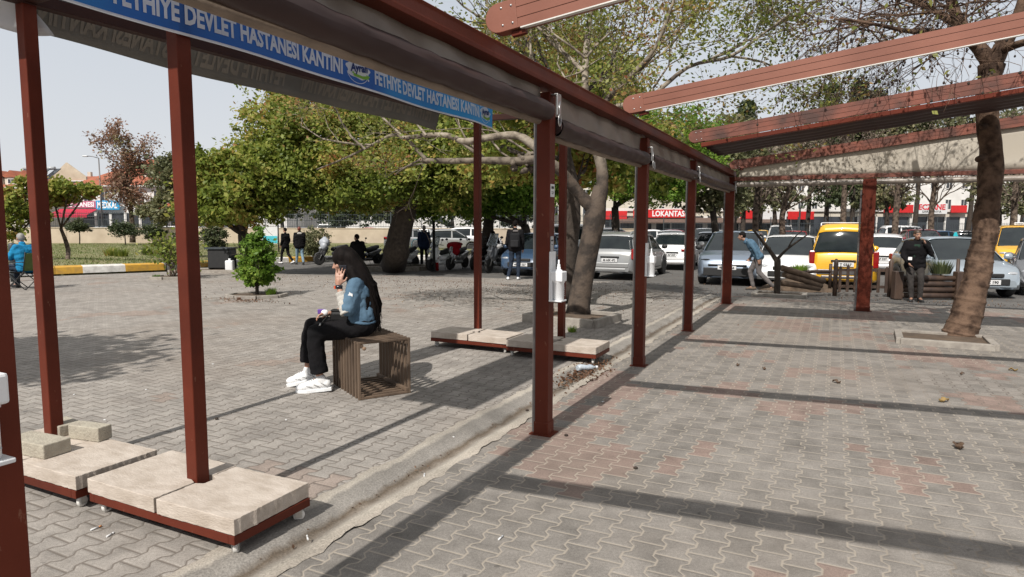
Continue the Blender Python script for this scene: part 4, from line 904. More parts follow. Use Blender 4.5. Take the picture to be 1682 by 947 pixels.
# --- ringed tree at the right, its bare crown full of seed balls
d2 = 9.05; TR = thing('ringed_tree', 'leaning tree at right with pruning rings on its trunk and a bare seed hung crown', 'tree')
T = Tree(); ctrl = [(1573, 566, .225), (1580, 540, .208), (1592, 500, .182), (1603, 460, .165), (1611, 420, .153), (1618, 380, .150), (1623, 330, .145), (1628, 280, .142), (1627, 235, .138), (1622, 200, .135), (1620, 175, .130), (1624, 140, .135), (1628, 105, .155)]
P = []; Rr = []
for (a, c_), nx in zip([(ctrl[i], ctrl[i + 1]) for i in range(len(ctrl) - 1)], range(99)):
    for k in range(20):
        t = k / 20; q = W(a[0] + (c_[0] - a[0]) * t, a[1] + (c_[1] - a[1]) * t, d2); r = a[2] + (c_[2] - a[2]) * t
        z = q.z; ringp = (z * 6.2 + .35 * math.sin(z * 5)) % 1
        P.append(q); Rr.append(r * (1 + (.075 * max(0, 1 - abs(ringp - .5) * 7) if z < 2.3 else .03 * math.sin(z * 14))))
T.mb.tube(P, Rr, 20); top = P[-1]
mb_ = T.mb; n0 = 0
mb_.v = [(x + .008 * math.sin(9 * z + 5 * x * 3), y + .008 * math.cos(11 * z), z) for (x, y, z) in mb_.v]
for (qx, qy, zz, rr_) in ((1606, 258, 0, .06), (1612, 205, 0, .05)): T.mb.cap(W(qx + 14, qy, d2 - .02), W(qx + 1, qy + 3, d2 - .12), rr_, rr_ * .7, seg=10)
T.limb([top, W(1610, 80, d2), W(1585, 50, d2 + .1), W(1565, 10, d2 + .3), W(1550, -50, d2 + .5)], .11, .05, 10)
T.limb([top, W(1650, 70, d2 - .1), W(1672, 30, d2 - .2), W(1690, -40, d2 - .3)], .12, .05, 10)
T.limb([W(1608, 78, d2), W(1560, 52, d2 - .2), W(1500, 52, d2 - .5), W(1440, 40, d2 - .7), W(1380, 30, d2 - .8)], .045, .015, 8)
T.limb([W(1640, 85, d2), W(1680, 70, d2 - .5), W(1740, 60, d2 - 1)], .06, .03, 8)
T.limb([W(1590, 50, d2 + .1), W(1540, 20, d2 + .4), W(1470, -10, d2 + .6), W(1400, -30, d2 + .7)], .05, .02, 8)
for i in range(54):
    q = random.choice([(1500, 52), (1440, 40), (1400, 34), (1560, 52), (1540, 20), (1470, -10), (1420, -20), (1565, 10), (1672, 30), (1585, 50), (1560, -20), (1380, 30)])
    T.grow(W(q[0] + uni(-10, 10), q[1], d2 + uni(-.8, 1.2)), (uni(-1, .7), uni(-.9, .9), uni(-.25, .6)), uni(.5, .85), .014, 4, .62, -.05, .25, (2, 3), .76, minr=.0028)
finish(TR, T, M['bark_red'], LM['mixed'], crown_pts(T.tips, 420, (.05, .05, .05)), .06)
tp = [t for t in T.tips]; random.shuffle(tp); b = MB()
for t in tp[:1100]:
    if t.z > 2.9: b.tube([t, t + Vector((0, 0, -.06))], .0015, 3, cap=False); b.ell(t + Vector((0, 0, -.075)), (.016, .016, .019), seg=6, rings=4)
b.build('seed_balls', LM['seed'], TR); TR.children[-1]['kind'] = 'stuff'
kerb_ring('tree_bed', 'worn kerb stones around the ringed tree at right', rectpts(G(1572, 568) + Vector((0, .28, 0)), .52, .42, -ROW - .04), .09, .08)

# --- the tree out of frame at left whose shadow lies on the paving
root = thing('tree', 'leafy tree beyond the left edge that shades the paving', 'tree'); T = Tree(); bx = Vector((-8.6, 3.2, 0))
T.limb([bx, bx + Vector((.1, .1, 1.5)), bx + Vector((.0, .2, 3))], .2, .13, 10)
for i in range(12): T.grow(bx + Vector((0, 0, uni(2, 3.2))), (uni(-1, 1), uni(-1, 1), uni(.2, 1)), 1.0, .06, 3)
finish(root, T, M['bark_dark'], LM['green'], clumps(tuple(bx + Vector((.1, .3, 4.3))), (2.2, 1.3, 1.0), 170, 60, .3), .15)

# --- distant greenery on the right
def mass(name, label, specs, leaf, size, cat='trees', kind=None, bark='bark_dark'):
    for k_, (px, py, dist, rad, n) in enumerate(specs):
        ws = ['leftmost', 'second from left', 'third from left', 'fourth from left', 'fifth from left', 'sixth from left']
        root = thing(name, label + ', ' + (ws[k_] if k_ < len(specs) - 1 else 'rightmost'), cat, group='far ' + label.split(' tree')[0] + ' trees'); T = Tree(); L = []
        c = W(px, py, dist); T.limb([Vector((c.x, c.y, -.05)), Vector((c.x + .2, c.y, c.z * .5)), c], .25, .1, 7); L.append(clumps(tuple(c), rad, n, 42, min(rad) * .22, .1))
        for k in range(5): T.grow(c, (uni(-1, 1), uni(-1, 1), uni(0, 1)), rad[0] * .4, .07, 2)
        finish(root, T, M[bark], LM[leaf], np.vstack(L), size)
def conifer(label, px, py_top, dist, w):
    top = W(px, py_top, dist); root = thing('conifer', label, 'conifer', (top.x, top.y, -.05)); T = Tree(); h = top.z
    T.limb([(0, 0, 0), (0, 0, h * .5), (0, 0, h)], .25, .05, 7); c = []
    for i in range(150):
        t = rng.uniform(.25, 1) ; r = w * (1 - t) * 1.3 + .15; a = rng.uniform(0, 6.28); q = np.array([math.cos(a) * r * rng.uniform(.3, 1), math.sin(a) * r * rng.uniform(.3, 1), h * t]); c.append(q + rng.normal(0, 1, (40, 3)) * [.3, .3, .22])
    finish(root, T, M['bark_dark'], LM['dark'], np.vstack(c), .24)
conifer('slim dark conifer rising above the end of the gutter', 1228, 168, 58, 1.2)
conifer('dark conifer between the second and third rafters, left of the pair', 1368, 140, 60, 2.0)
conifer('broader dark conifer between the second and third rafters, right of the pair', 1412, 130, 62, 2.4)
conifer('short dark conifer by the ringed tree', 1440, 150, 64, 1.6)
def bare(label, px, py_base, py_top, dist, w, n=14, leafn=900, leaf='twig'):
    bs = W(px, py_base, dist); bs.z = -.02; tp = W(px, py_top, dist); h = tp.z; root = thing('bare_tree', label, 'tree', (bs.x, bs.y, 0)); T = Tree()
    T.limb([(0, 0, 0), (uni(-.3, .3), 0, h * .3), (uni(-.3, .3), 0, h * .6), (0, 0, h * .8)], .22, .08, 8)
    for i in range(n): T.grow((0, 0, h * uni(.3, .75)), (uni(-1, 1), uni(-.7, .7), uni(.3, 1)), w * .45, .06, 4, .5, .2, 0, (2, 3), .75, minr=.014)
    finish(root, T, M['bark_plane'], LM[leaf], crown_pts(T.tips, leafn, (.25, .25, .25)), .12)
bare('bare grey twigged tree behind the second and third rafters', 1385, 385, 130, 45, 3.0, 14, 700)
bare('bare budding tree left of the far middle post', 1290, 390, 215, 38, 2.6, 12, 1500)
bare('bare budding tree right of the far middle post', 1470, 385, 220, 40, 2.6, 12, 1500)
bare('bare tree behind the man on the phone', 1530, 390, 200, 44, 2.8, 12, 1500)
bare('bare tree at the far right edge beyond the ringed trunk', 1665, 395, 205, 36, 2.6, 12, 1500)
bare('bare tree above the grey blue car', 1245, 390, 235, 36, 2.2, 10, 1400)
mass('leafy_tree', 'dull green tree behind the cream gable sheet', [(1250, 262, 60, (3.5, 2, 2.2), 110), (1330, 245, 62, (4, 2, 2.2), 120), (1420, 232, 62, (4.5, 2, 2.4), 130), (1510, 225, 60, (4.5, 2, 2.6), 130), (1600, 225, 58, (4, 2, 2.8), 120), (1690, 215, 58, (4.5, 2, 3), 120)], 'olive', .26, 'tree')
mass('leafy_tree', 'low dull green tree by the red signed shops', [(1195, 330, 50, (2, 1.2, 1.2), 60), (1270, 322, 50, (2.4, 1.2, 1.3), 70), (1455, 325, 50, (2.2, 1.2, 1.2), 60), (1640, 315, 46, (2.2, 1.2, 1.8), 70), (1690, 320, 42, (1.8, 1.2, 1.8), 60)], 'olive', .2, 'tree')
mass('leafy_tree', 'dark green tree behind the metal railing', [(560, 352, 62, (3, 1.4, 1.1), 80), (640, 350, 62, (3, 1.4, 1.3), 80), (740, 345, 62, (3.4, 1.4, 1.6), 90), (460, 345, 66, (2.6, 1.4, 1.2), 60), (840, 345, 60, (3, 1.4, 1.6), 80)], 'dark', .24, 'tree')
# ------------------------------------------------------------------ boundary wall with metal fence, far buildings
def gz(px, py, dist): p = D(px, py, dist); return p
wA, wB = Vector((-62, 49.5, 0)), Vector((-6.2, 57.0, 0)); wC = Vector((12, 61.0, 0))
def fence_run(A, Bp, label, wlabel, hw=1.22, hf=1.35, step=2.6):
    d = (Bp - A).normalized(); L = (Bp - A).length
    wt = MB(); wt.beam(A + Vector((0, 0, hw / 2 - .05)), Bp + Vector((0, 0, hw / 2 - .05)), .22, hw + .1); wt.beam(A + Vector((0, 0, hw + .03)), Bp + Vector((0, 0, hw + .03)), .30, .06)
    k = 0
    while k * step * 2 < L:
        wt.beam(A + d * (k * step * 2) + Vector((0, 0, .0)), A + d * (k * step * 2) + Vector((0, 0, hw)), .3, .03) if False else wt.box(tuple(A + d * (k * step * 2) + Vector((0, 0, hw / 2))), (.34, .26, hw), rz=math.atan2(d.y, d.x)); k += 1
    w = wt.build('boundary_wall', M['wall_beige']); setp(w, wlabel, 'wall')
    f = thing('metal_fence', label, 'fence'); z0 = hw + .07
    k = 0
    while k * step < L:
        p = A + d * (k * step); b = MB(); b.box((p.x, p.y, z0 + hf / 2), (.07, .07, hf)); b.build('post', M['fence'], f); k += 1
    b = MB()
    for zz in (.12, .62, 1.12): b.beam(A + Vector((0, 0, z0 + zz)), Bp + Vector((0, 0, z0 + zz)), .03, .035)
    n = int(L / .14)
    for i in range(n): p = A + d * (i * .14); b.box((p.x, p.y, z0 + .64), (.016, .016, 1.2))
    b.build('mesh_panel', M['fence'], f)
fence_run(wA, wB, 'dark metal railing on top of the long beige wall behind the lawn', 'long low beige boundary wall behind the lawn')
fence_run(wB, wC, 'dark metal railing on the wall stretch behind the scooters', 'short low beige wall stretch behind the scooters')
setp(slab('road', [(-120, 62), (80, 62), (80, 74), (-120, 74)], -.08, -.008, M['asphalt']), kind='structure')

def window(parent, c, w, h, ax, nrm, glass='winglass', frame='plaster_white', mull=1):
    """frame + sub-part glass on a wall face"""
    ax = Vector(ax).normalized(); nrm = Vector(nrm).normalized(); c = Vector(c); b = MB(); t = .07
    for s in (-1, 1):
        b.beam(c + ax * s * (w / 2) - Vector((0, 0, h / 2)) + nrm * .03, c + ax * s * (w / 2) + Vector((0, 0, h / 2)) + nrm * .03, t, .08, up=tuple(nrm))
        b.beam(c - ax * (w / 2 + t / 2) + Vector((0, 0, s * h / 2)) + nrm * .035, c + ax * (w / 2 + t / 2) + Vector((0, 0, s * h / 2)) + nrm * .035, .09, t)
    if mull: b.beam(c - Vector((0, 0, h / 2)) + nrm * .03, c + Vector((0, 0, h / 2)) + nrm * .03, .05, .06, up=tuple(nrm))
    f = b.build('window', M[frame], parent); b = MB()
    q = [c - ax * w / 2 - Vector((0, 0, h / 2)), c + ax * w / 2 - Vector((0, 0, h / 2)), c + ax * w / 2 + Vector((0, 0, h / 2)), c - ax * w / 2 + Vector((0, 0, h / 2))]
    b.add([p + nrm * .012 for p in q], [(0, 1, 2, 3)]); b.build('pane', M[glass], f); return f
def hip_roof(b, x0, x1, y0, y1, z, h, ov=.6, m=0, gable=False):
    x0 -= ov; x1 += ov; y0 -= ov; y1 += ov; ym = (y0 + y1) / 2; r = 0 if gable else (y1 - y0) / 2
    vs = [(x0, y0, z), (x1, y0, z), (x1, y1, z), (x0, y1, z), (x0 + r, ym, z + h), (x1 - r, ym, z + h)]
    b.add(vs, [(0, 1, 5, 4), (1, 2, 5), (2, 3, 4, 5), (3, 0, 4), (3, 2, 1, 0)], m)
def building(label, px0, px1, dist, eave_py, depth, wall, storeys, ridge, roof='hip', nwin=6, wins=True, cat='building', name='building', wz=None):
    a = gz(px0, eave_py, dist); c = gz(px1, eave_py, dist); w = c.x - a.x; H = a.z
    root = thing(name, label, cat, (a.x, dist, 0)); b = MB(); b.box((w / 2, depth / 2, H / 2), (w, depth, H)); b.build('wall', M[wall], root)
    if roof == 'hip' or roof == 'gable':
        b = MB(); hip_roof(b, 0, w, 0, depth, H, ridge, m=0, gable=(roof == 'gable')); ro = b.build('roof', M['rooftile'], root)
        b = MB(); b.box((w / 2, -.55, H - .08), (w + 1.2, .12, .16)); b.build('eaves', M['plaster_white'], root)
        b = MB(); b.box((w * .7, depth * .5, H + ridge + .2), (.5, .5, .9)); b.build('chimney', M['plaster_cream'], ro)
    else:
        b = MB(); b.box((w / 2, depth / 2, H + .15), (w + .4, depth + .4, .3)); b.build('parapet', M['plaster_white'], root)
    if wins:
        for s in range(storeys):
            for i in range(nwin):
                if s == 0 and cat != 'house': continue
                z = (s + .55) * H / storeys; window(root, (w * (i + .5) / nwin, -.01, z), w / nwin * .38, H / storeys * .48, (1, 0, 0), (0, -1, 0))
    return root, w, H
# left: white red-roofed building with shops at its foot
r1, w1, H1 = building('white two storey building with a red roof above the crimson awning', 128, 330, 84, 304, 12, 'plaster_white', 2, 3.9, nwin=7)
def dormer(root, x, y, z, w, h, roofm='rooftile'):
    b = MB(); b.box((x, y, z + h / 2), (w, 1.6, h)); d = b.build('dormer', M['plaster_cream'], root)
    b = MB(); b.prism([(-w * .7, 0), (w * .7, 0), (0, w * .55)], (x, y - 1.0, z + h), (1, 0, 0), (0, 0, 1), (0, 2.2, 0)); b.build('dormer_roof', M[roofm], d); window(root, (x, y - .81, z + h * .5), w * .5, h * .6, (1, 0, 0), (0, -1, 0))
dormer(r1, w1 * .55, 2.2, H1 + .5, 2.0, 1.2); dormer(r1, w1 * .85, 2.2, H1 + .5, 2.0, 1.2)
b = MB(); b.box((w1 / 2, -.12, 1.5), (w1 - .6, .12, 2.9)); b.build('shopfront', M['winglass'], r1)
b = MB()
for i in range(9): b.box((.3 + i * (w1 - .6) / 8, -.22, 1.5), (.35, .12, 3.0))
b.build('column', M['plaster_white'], r1)
def shopsign(label, px0, px1, py0, py1, dist, mt, txt=None, tm='letter_white', cat='shop sign', txt2=None, depth=.18, frac=.86):
    a = gz(px0, py1, dist); c = gz(px1, py0, dist); w = c.x - a.x; h = c.z - a.z
    root = thing('shop_sign', label, cat, (a.x, dist, a.z)); b = MB(); b.box((w / 2, 0, h / 2), (w, depth, h)); b.build('board', M[mt], root, bevel=.02)
    if txt:
        b = MB(); sz = h * (.95 if not txt2 else .72); text_on(b, txt, (w / 2, -depth / 2 - .012, h * (.18 if not txt2 else .42)), (1, 0, 0), (0, 0, 1), sz, width=w * frac, align='CENTER', bold=.03 * sz, depth=.01); b.build('lettering', M[tm], root)
    if txt2: b = MB(); text_on(b, txt2, (w / 2, -depth / 2 - .012, h * .12), (1, 0, 0), (0, 0, 1), h * .30, width=w * .62, align='CENTER', depth=.01); b.build('small_lettering', M['ink'], root)
    return root
def awning(label, px0, px1, py0, py1, dist, mt, depth=1.8):
    a = gz(px0, py1, dist); c = gz(px1, py0, dist); w = c.x - a.x; h = c.z - a.z; root = thing('awning', label, 'awning', (a.x, dist, a.z))
    b = MB(); b.prism([(0, h), (-depth, .3), (-depth, 0), (-depth + .04, 0), (-depth + .04, .25), (0, h - .06)], (0, 0, 0), (0, 1, 0), (0, 0, 1), (w, 0, 0)); b.build('canvas', M[mt], root)
    b = MB()
    for i in range(3): b.beam((w * i / 2 * .98 + .05, 0, h * .2), (w * i / 2 * .98 + .05, -depth + .05, .1), .05, .05)
    b.build('arm', M['steel'], root); return root
awning('bright crimson shop awning at left, below the pink sign', 99, 160, 343, 357, 83, 'crimson', 2.2)
shopsign('long dusty pink shop sign with pale lettering above the crimson awning', 112, 158, 330, 341, 83.4, 'pink_sign', 'ECZANESI')
shopsign('bright blue shop sign beside the pink one, above the white doorway', 158.5, 196, 329, 344, 83.3, 'blue_sign', 'MEDIKAL')
awning('dark red shop awning right of the dried tree', 244, 292, 346, 356, 83, 'crimson', 1.8)
shopsign('dull red shop sign above the dark red awning', 246, 290, 334, 343, 83.4, 'red_sign')
r2, w2, H2 = building('low cream building with red tiled roof and solar panels at the far left', -60, 62, 92, 307, 12, 'plaster_cream', 2, 2.6, 'hip', nwin=6, cat='house', name='house')
for i, xx in enumerate((.42, .62, .80)): dormer(r2, w2 * xx, 1.2, H2 + .3, 1.8, 1.1)
b = MB(); b.prism([(0, 0), (4.4, 0), (4.4, .12), (0, .12)], (w2 * .55, 3.6, H2 + 1.9), (1, 0, 0), (0, -.6, -.5), (0, -.05, .06)) if False else None
b = MB()
for i in range(4): b.beam((w2 * .52 + i * 1.5, 2.2, H2 + 1.2), (w2 * .52 + i * 1.5 + .8, 4.0, H2 + 2.9), 1.25, .08)
b.build('solar_panel', M['winglass'], r2)
for xx_ in (.60, .9): b = MB(); b.lathe([(0, -.7), (.25, -.7), (.25, .7), (0, .7)], (w2 * xx_, 4.2, H2 + 3.0), 14, axis='x'); b.build('water_tank', M['plastic_grey'], r2)
r3, w3, H3 = building('beige gabled house with a red roof slope between the two left roofs', 62, 135, 98, 296, 10, 'plaster_cream', 2, 1.0, 'gable', nwin=4, cat='house', name='house')
a = gz(85, 290, 97.8); c = gz(142, 290, 97.8); b = MB(); w = (c.x - a.x); b.prism([(0, -1.6), (w, -1.6), (w, 0), (w * .45, 2.1), (0, 0)], (a.x - gz(62, 296, 98).x, -.3, a.z), (1, 0, 0), (0, 0, 1), (0, .3, 0)); b.build('gable_wall', M['wall_beige'], r3)
building('white low building glimpsed under the trees left of the walking women', 330, 470, 88, 330, 10, 'plaster_white', 1, 1.6, 'gable', nwin=6)
building('white walled building behind the wide green crown in the middle', 470, 900, 96, 318, 10, 'plaster_white', 2, 2.0, 'hip', nwin=14)

# right: single storey shop row with red signs, taller white block behind
r5, w5, H5 = building('low shop row with a flat roof carrying the red shop signs at right', 985, 1640, 72, 346, 8, 'plaster_cream', 1, 0, 'flat', wins=False)
b = MB(); b.box((w5 / 2, -.08, 1.35), (w5 - .4, .10, 2.5)); b.build('shopfront', M['winglass'], r5)
b = MB()
for i in range(24): b.box((.3 + i * (w5 - .6) / 23, -.2, 1.3), (.16 if i % 3 else .5, .12, 2.6))
b.build('column', M['plaster_white'], r5)
b = MB(); b.prism([(0, .5), (-1.6, 0), (-1.6, -.14), (0, -.02)], (1.5, -.15, 1.95), (0, 1, 0), (0, 0, 1), (w5 * .42, 0, 0)); b.build('canopy', M['dull_canopy'], r5)
shopsign('long red restaurant sign reading LOKANTASI seen between the pergola posts', 1040, 1136, 344, 357, 71.3, 'red_sign', 'CE   LOKANTASI', frac=.80)
shopsign('red shop sign left of the plane tree fork at the left end of the row', 992, 1030, 346, 360, 71.3, 'red_sign')
shopsign('plain red shop sign right of the corner post, left of the thin black pole', 1216, 1240, 345, 359, 71.3, 'red_sign')
shopsign('small red shop sign above the red parked car', 1294, 1337, 347, 360, 71.3, 'red_sign')
shopsign('white shop board between the two red signs behind the yellow van', 1250, 1292, 344, 360, 71.4, 'plate')
building('white apartment block with rows of windows behind the shop row at right', 1215, 1445, 104, 262, 12, 'plaster_white', 4, 0, 'flat', nwin=10)
building('second white apartment block at the far right behind the ringed tree', 1470, 1780, 98, 285, 12, 'plaster_white', 3, 0, 'flat', nwin=12)
building('cream block half hidden behind the corner post', 900, 1200, 100, 305, 12, 'plaster_cream', 3, 0, 'flat', nwin=12)
shopsign('white pharmacy sign with red letters ECZANE behind the man on the phone', 1504, 1556, 334, 351, 71.2, 'plate', 'ECZANE', 'letter_red', txt2='SARDUNYA')
shopsign('red shop sign immediately left of the white pharmacy sign', 1452, 1500, 336, 349, 71.3, 'red_sign')
shopsign('red shop sign right of the white pharmacy sign', 1562, 1588, 337, 349, 71.3, 'red_sign')
b = MB(); A_, B_ = Vector((16, 58, 0)), Vector((62, 58, 0))
fence_run(Vector((14, 60.5, 0)), Vector((66, 56, 0)), 'dark metal railing in front of the shop row at right', 'low wall under the railing in front of the shop row', .6, 1.7, 2.4)

# street lamps and poles
def lamp(px, py_top, dist, arm, label, base_z=0):
    t = W(px, py_top, dist); root = thing('street_lamp', label, 'street lamp', (t.x, t.y, 0)); b = MB(); b.tube([(0, 0, 0), (0, 0, t.z * .5), (0, 0, t.z)], [.10, .08, .05], 10); b.build('pole', M['guide'], root)
    b = MB(); b.tube([(0, 0, t.z - .02), (arm * .6, 0, t.z + .15), (arm, 0, t.z + .18)], .035, 8); b.build('arm', M['guide'], root)
    b = MB(); b.box((arm * 1.2, 0, t.z + .16), (abs(arm) * .42, .28, .10)); b.build('lamp_head', M['steel'], root, bevel=.03)
lamp(162, 259, 66, -1.1, 'tall grey street lamp with its arm reaching left, by the blue shop sign')
lamp(1212, 252, 52, .8, 'street lamp pole beside the gutter corner at right')
def pole(px, py, h, r, label, mt='black', cat='pole'):
    p = G(px, py); root = thing('pole', label, cat, (p.x, p.y, p.z - .01)); b = MB(); b.lathe([(0, 0), (r * 1.9, 0), (r * 1.9, .03), (r, .05), (r, h), (0, h)], seg=12); b.build('shaft', M[mt], root); b = MB(); b.lathe([(0, h), (r * 1.4, h), (r * 1.1, h + .05), (0, h + .07)], seg=12); b.build('finial', M[mt], root)
pole(713, 445, 2.35, .055, 'thin black pole standing right of the man in the navy jacket')
pole(1311, 412, 3.0, .06, 'thin dark pole behind the red car left of the yellow van')
# ------------------------------------------------------------------ cars
paints = {}
def paint(name, c, metal=.3):
    if name in paints: return paints[name]
    m, nt, b = newmat('car_' + name); b.inputs['Base Color'].default_value = (*c, 1); b.inputs['Metallic'].default_value = metal; b.inputs['Roughness'].default_value = .32
    b.inputs['Coat Weight'].default_value = .8; b.inputs['Coat Roughness'].default_value = .05
    n = noise(nt, 3, 4); r = ramp(nt, n.outputs['Fac'], [(.3, c), (.75, tuple(x * .86 + .012 for x in c))]); nt.links.new(r.outputs[0], b.inputs['Base Color']); paints[name] = m; return m
PC = dict(silver=(.38, .385, .385), white=(.78, .78, .78), yellow=(.75, .40, .012), bluegrey=(.20, .245, .31), red=(.40, .02, .03), darkred=(.19, .015, .025), grey=(.20, .205, .215), black=(.02, .02, .022), blue=(.035, .07, .13), paleblue=(.42, .48, .53))
def lerp_tab(tab, x):
    if x <= tab[0][0]: return tab[0][1]
    for (a, za), (c, zc) in zip(tab, tab[1:]):
        if x <= c: t = (x - a) / (c - a); return za + (zc - za) * t
    return tab[-1][1]
KINDS = dict(
  hatch=dict(L=4.05, W=1.74, belt=[(-2.02, .55), (-1.98, .78), (-1.9, .98), (-.9, .96), (.75, .93), (1.2, .90), (1.75, .76), (1.95, .62), (2.02, .46)], roof=[(-1.80, 0), (-1.45, .40), (-.9, .50), (-.1, .535), (.3, .50), (1.15, 0)], wb=(-1.22, 1.28), wr=.31),
  wagon=dict(L=4.50, W=1.74, belt=[(-2.25, .55), (-2.22, .80), (-2.16, 1.0), (-.9, .98), (.9, .95), (1.35, .92), (1.95, .80), (2.18, .62), (2.25, .46)], roof=[(-2.14, 0), (-1.98, .42), (-1.6, .545), (-.2, .56), (.45, .51), (1.30, 0)], wb=(-1.45, 1.45), wr=.32),
  van=dict(L=4.2, W=1.78, belt=[(-2.1, .50), (-2.09, .80), (-2.06, 1.06), (-.9, 1.05), (.9, 1.0), (1.3, .97), (1.85, .82), (2.05, .62), (2.1, .46)], roof=[(-2.05, 0), (-1.97, .55), (-1.8, .75), (-.2, .78), (.35, .72), (1.28, 0)], wb=(-1.35, 1.35), wr=.32),
  suv=dict(L=4.35, W=1.83, belt=[(-2.17, .60), (-2.14, .85), (-2.0, 1.08), (-.9, 1.04), (.9, 1.02), (1.3, 1.0), (1.95, .88), (2.12, .72), (2.17, .5)], roof=[(-2.0, 0), (-1.5, .42), (-1.0, .53), (-.1, .57), (.35, .53), (1.25, 0)], wb=(-1.3, 1.35), wr=.345),
  sedan=dict(L=4.55, W=1.78, belt=[(-2.27, .55), (-2.24, .82), (-2.15, .99), (-1.5, 1.0), (-.9, .97), (.8, .93), (1.3, .90), (2.0, .76), (2.2, .60), (2.27, .46)], roof=[(-1.72, 0), (-.95, .43), (-.5, .50), (.0, .51), (.35, .47), (1.20, 0)], wb=(-1.3, 1.40), wr=.315))
def car(kind, col, label, px, py, phi, name='parked_car', cat='car', group='cars parked in the car park', dark_plate=False, rails=False, taxi=False, lod=0, rearp=None, frontp=None, reg='48 AF 527', zb=-.012):
    K = KINDS[kind]; L, Wd = K['L'], K['W']; hw = Wd / 2; p = G(px, py); th = math.pi / 2 - R_(phi)
    root = thing(name, label, cat, (p.x, p.y, p.z + zb), th, group); P = paint(col, PC[col], .55 if col in ('silver', 'bluegrey', 'grey', 'paleblue') else .05)
    belt, roof = K['belt'], K['roof']; xr0, xr1 = roof[0][0], roof[-1][0]; wr = K['wr']; ra = wr + .065
    xs = sorted(set([-L / 2, -L / 2 + .03, -L / 2 + .09, L / 2, L / 2 - .03, L / 2 - .09] + [round(-L / 2 + .12 + i * ((L - .24) / 56), 3) for i in range(57)]))
    def taper(x):
        e = L / 2 - abs(x); return 1 - .22 * max(0, 1 - e / .55) ** 2.2 - (.04 if e < .02 else 0)
    b = MB(); rings = []
    for x in xs:
        w = hw * taper(x); zt = lerp_tab(belt, x); z0 = .24 if abs(x) < L / 2 - .1 else .30; zs = z0
        for xc in K['wb']:
            dd = abs(x - xc)
            if dd < ra: zs = max(zs, wr + math.sqrt(ra * ra - dd * dd) - .0)
        zs = min(zs, zt - .16); zm = zs + (zt - zs) * .55
        half = [(0, z0), (w - .26, z0), (w - .26, max(zs, z0)), (w - .015, zs), (w, min(zs + .06, zm)), (w * 1.0, zm), (w * .985, zt - .10), (w * .955, zt - .035), (w * .90, zt - .003), (w * .5, zt + .018), (0, zt + .024)]
        rings.append([(x, y, z) for y, z in half] + [(x, -y, z) for y, z in reversed(half[1:-1])])
    n = len(rings[0]); vs = [v for r in rings for v in r]; fs = []
    for i in range(len(rings) - 1):
        for k in range(n): fs.append((i * n + k, i * n + (k + 1) % n, (i + 1) * n + (k + 1) % n, (i + 1) * n + k))
    b.add(vs, fs, 0, True); b.add(rings[0], [tuple(range(n))[::-1]]); b.add(rings[-1], [tuple(range(n))])
    body = b.build('body', P, root)
    try:
        body.data.shade_auto_smooth if False else None
    except Exception: pass
    # glass house
    wbt, wrt = hw * .90, hw * .72
    def gw(x, t): # half width at station and height fraction
        zt = lerp_tab(roof, x); return (wbt + (wrt - wbt) * (t * zt / .55)) * (1 - .05 * abs(x / (L / 2)) ** 2)
    def zb_(x): return lerp_tab(belt, x) - .01
    gx = [xr0 + (xr1 - xr0) * i / 30 for i in range(31)]; gx = sorted(set(gx + [a for a, _ in roof]))
    b = MB(); rings = []
    for x in gx:
        h = max(lerp_tab(roof, x), .004); rings.append([(x, -gw(x, 0), zb_(x)), (x, -gw(x, .5), zb_(x) + h * .5), (x, -gw(x, .92), zb_(x) + h * .93), (x, -gw(x, 1) * .85, zb_(x) + h), (x, 0, zb_(x) + h + .02), (x, gw(x, 1) * .85, zb_(x) + h), (x, gw(x, .92), zb_(x) + h * .93), (x, gw(x, .5), zb_(x) + h * .5), (x, gw(x, 0), zb_(x))])
    n = 9; vs = [v for r in rings for v in r]; fs = [(i * n + k, (i + 1) * n + k, (i + 1) * n + k + 1, i * n + k + 1) for i in range(len(rings) - 1) for k in range(8)]
    b.add(vs, fs, 0, True); b.build('windows', M['glass'], root)
    # roof skin and pillars
    xa, xb = roof[1][0], roof[-2][0]; off = .014; b = MB()
    def skin(x, k):
        h = lerp_tab(roof, x); r = [(x, -gw(x, .80) - off, zb_(x) + h * .86), (x, -gw(x, .93) - off, zb_(x) + h * .95 + off), (x, -gw(x, 1) * .8, zb_(x) + h + off + .004), (x, 0, zb_(x) + h + .02 + off), (x, gw(x, 1) * .8, zb_(x) + h + off + .004), (x, gw(x, .93) + off, zb_(x) + h * .95 + off), (x, gw(x, .80) + off, zb_(x) + h * .86)]; return r[k]
    rx = [xa + (xb - xa) * i / 14 for i in range(15)]; vs = [skin(x, k) for x in rx for k in range(7)]
    b.add(vs, [(i * 7 + k, (i + 1) * 7 + k, (i + 1) * 7 + k + 1, i * 7 + k + 1) for i in range(14) for k in range(6)], 0, True); b.build('roof', P, root, solid=.012)
    def pillar(x0b, x1b, x0t, x1t, bb, s):
        vs = []
        for t in (0, .33, .66, 1):
            for (xb_, xt_) in ((x0b, x0t), (x1b, x1t)):
                x = xb_ + (xt_ - xb_) * t; h = lerp_tab(roof, x); hh = min(h, lerp_tab(roof, x0t if abs(x0t) < abs(x0b) + .3 else x)) ; z = zb_(x) + (lerp_tab(roof, xt_) * .93) * t; z = min(z, zb_(x) + h * .97 + .004)
                f = (z - zb_(x)) / max(h, .01); vs.append((x, s * (gw(x, min(f, 1)) + .010), z))
        bb.add(vs, [(0, 1, 3, 2), (2, 3, 5, 4), (4, 5, 7, 6)])
    xbm = (K['wb'][0] + K['wb'][1]) / 2
    class _PB:
        def add(s_, vs, fs): q_ = MB(); q_.add(vs, fs); q_.build('pillar', P, root, solid=.014)
    bb = _PB()
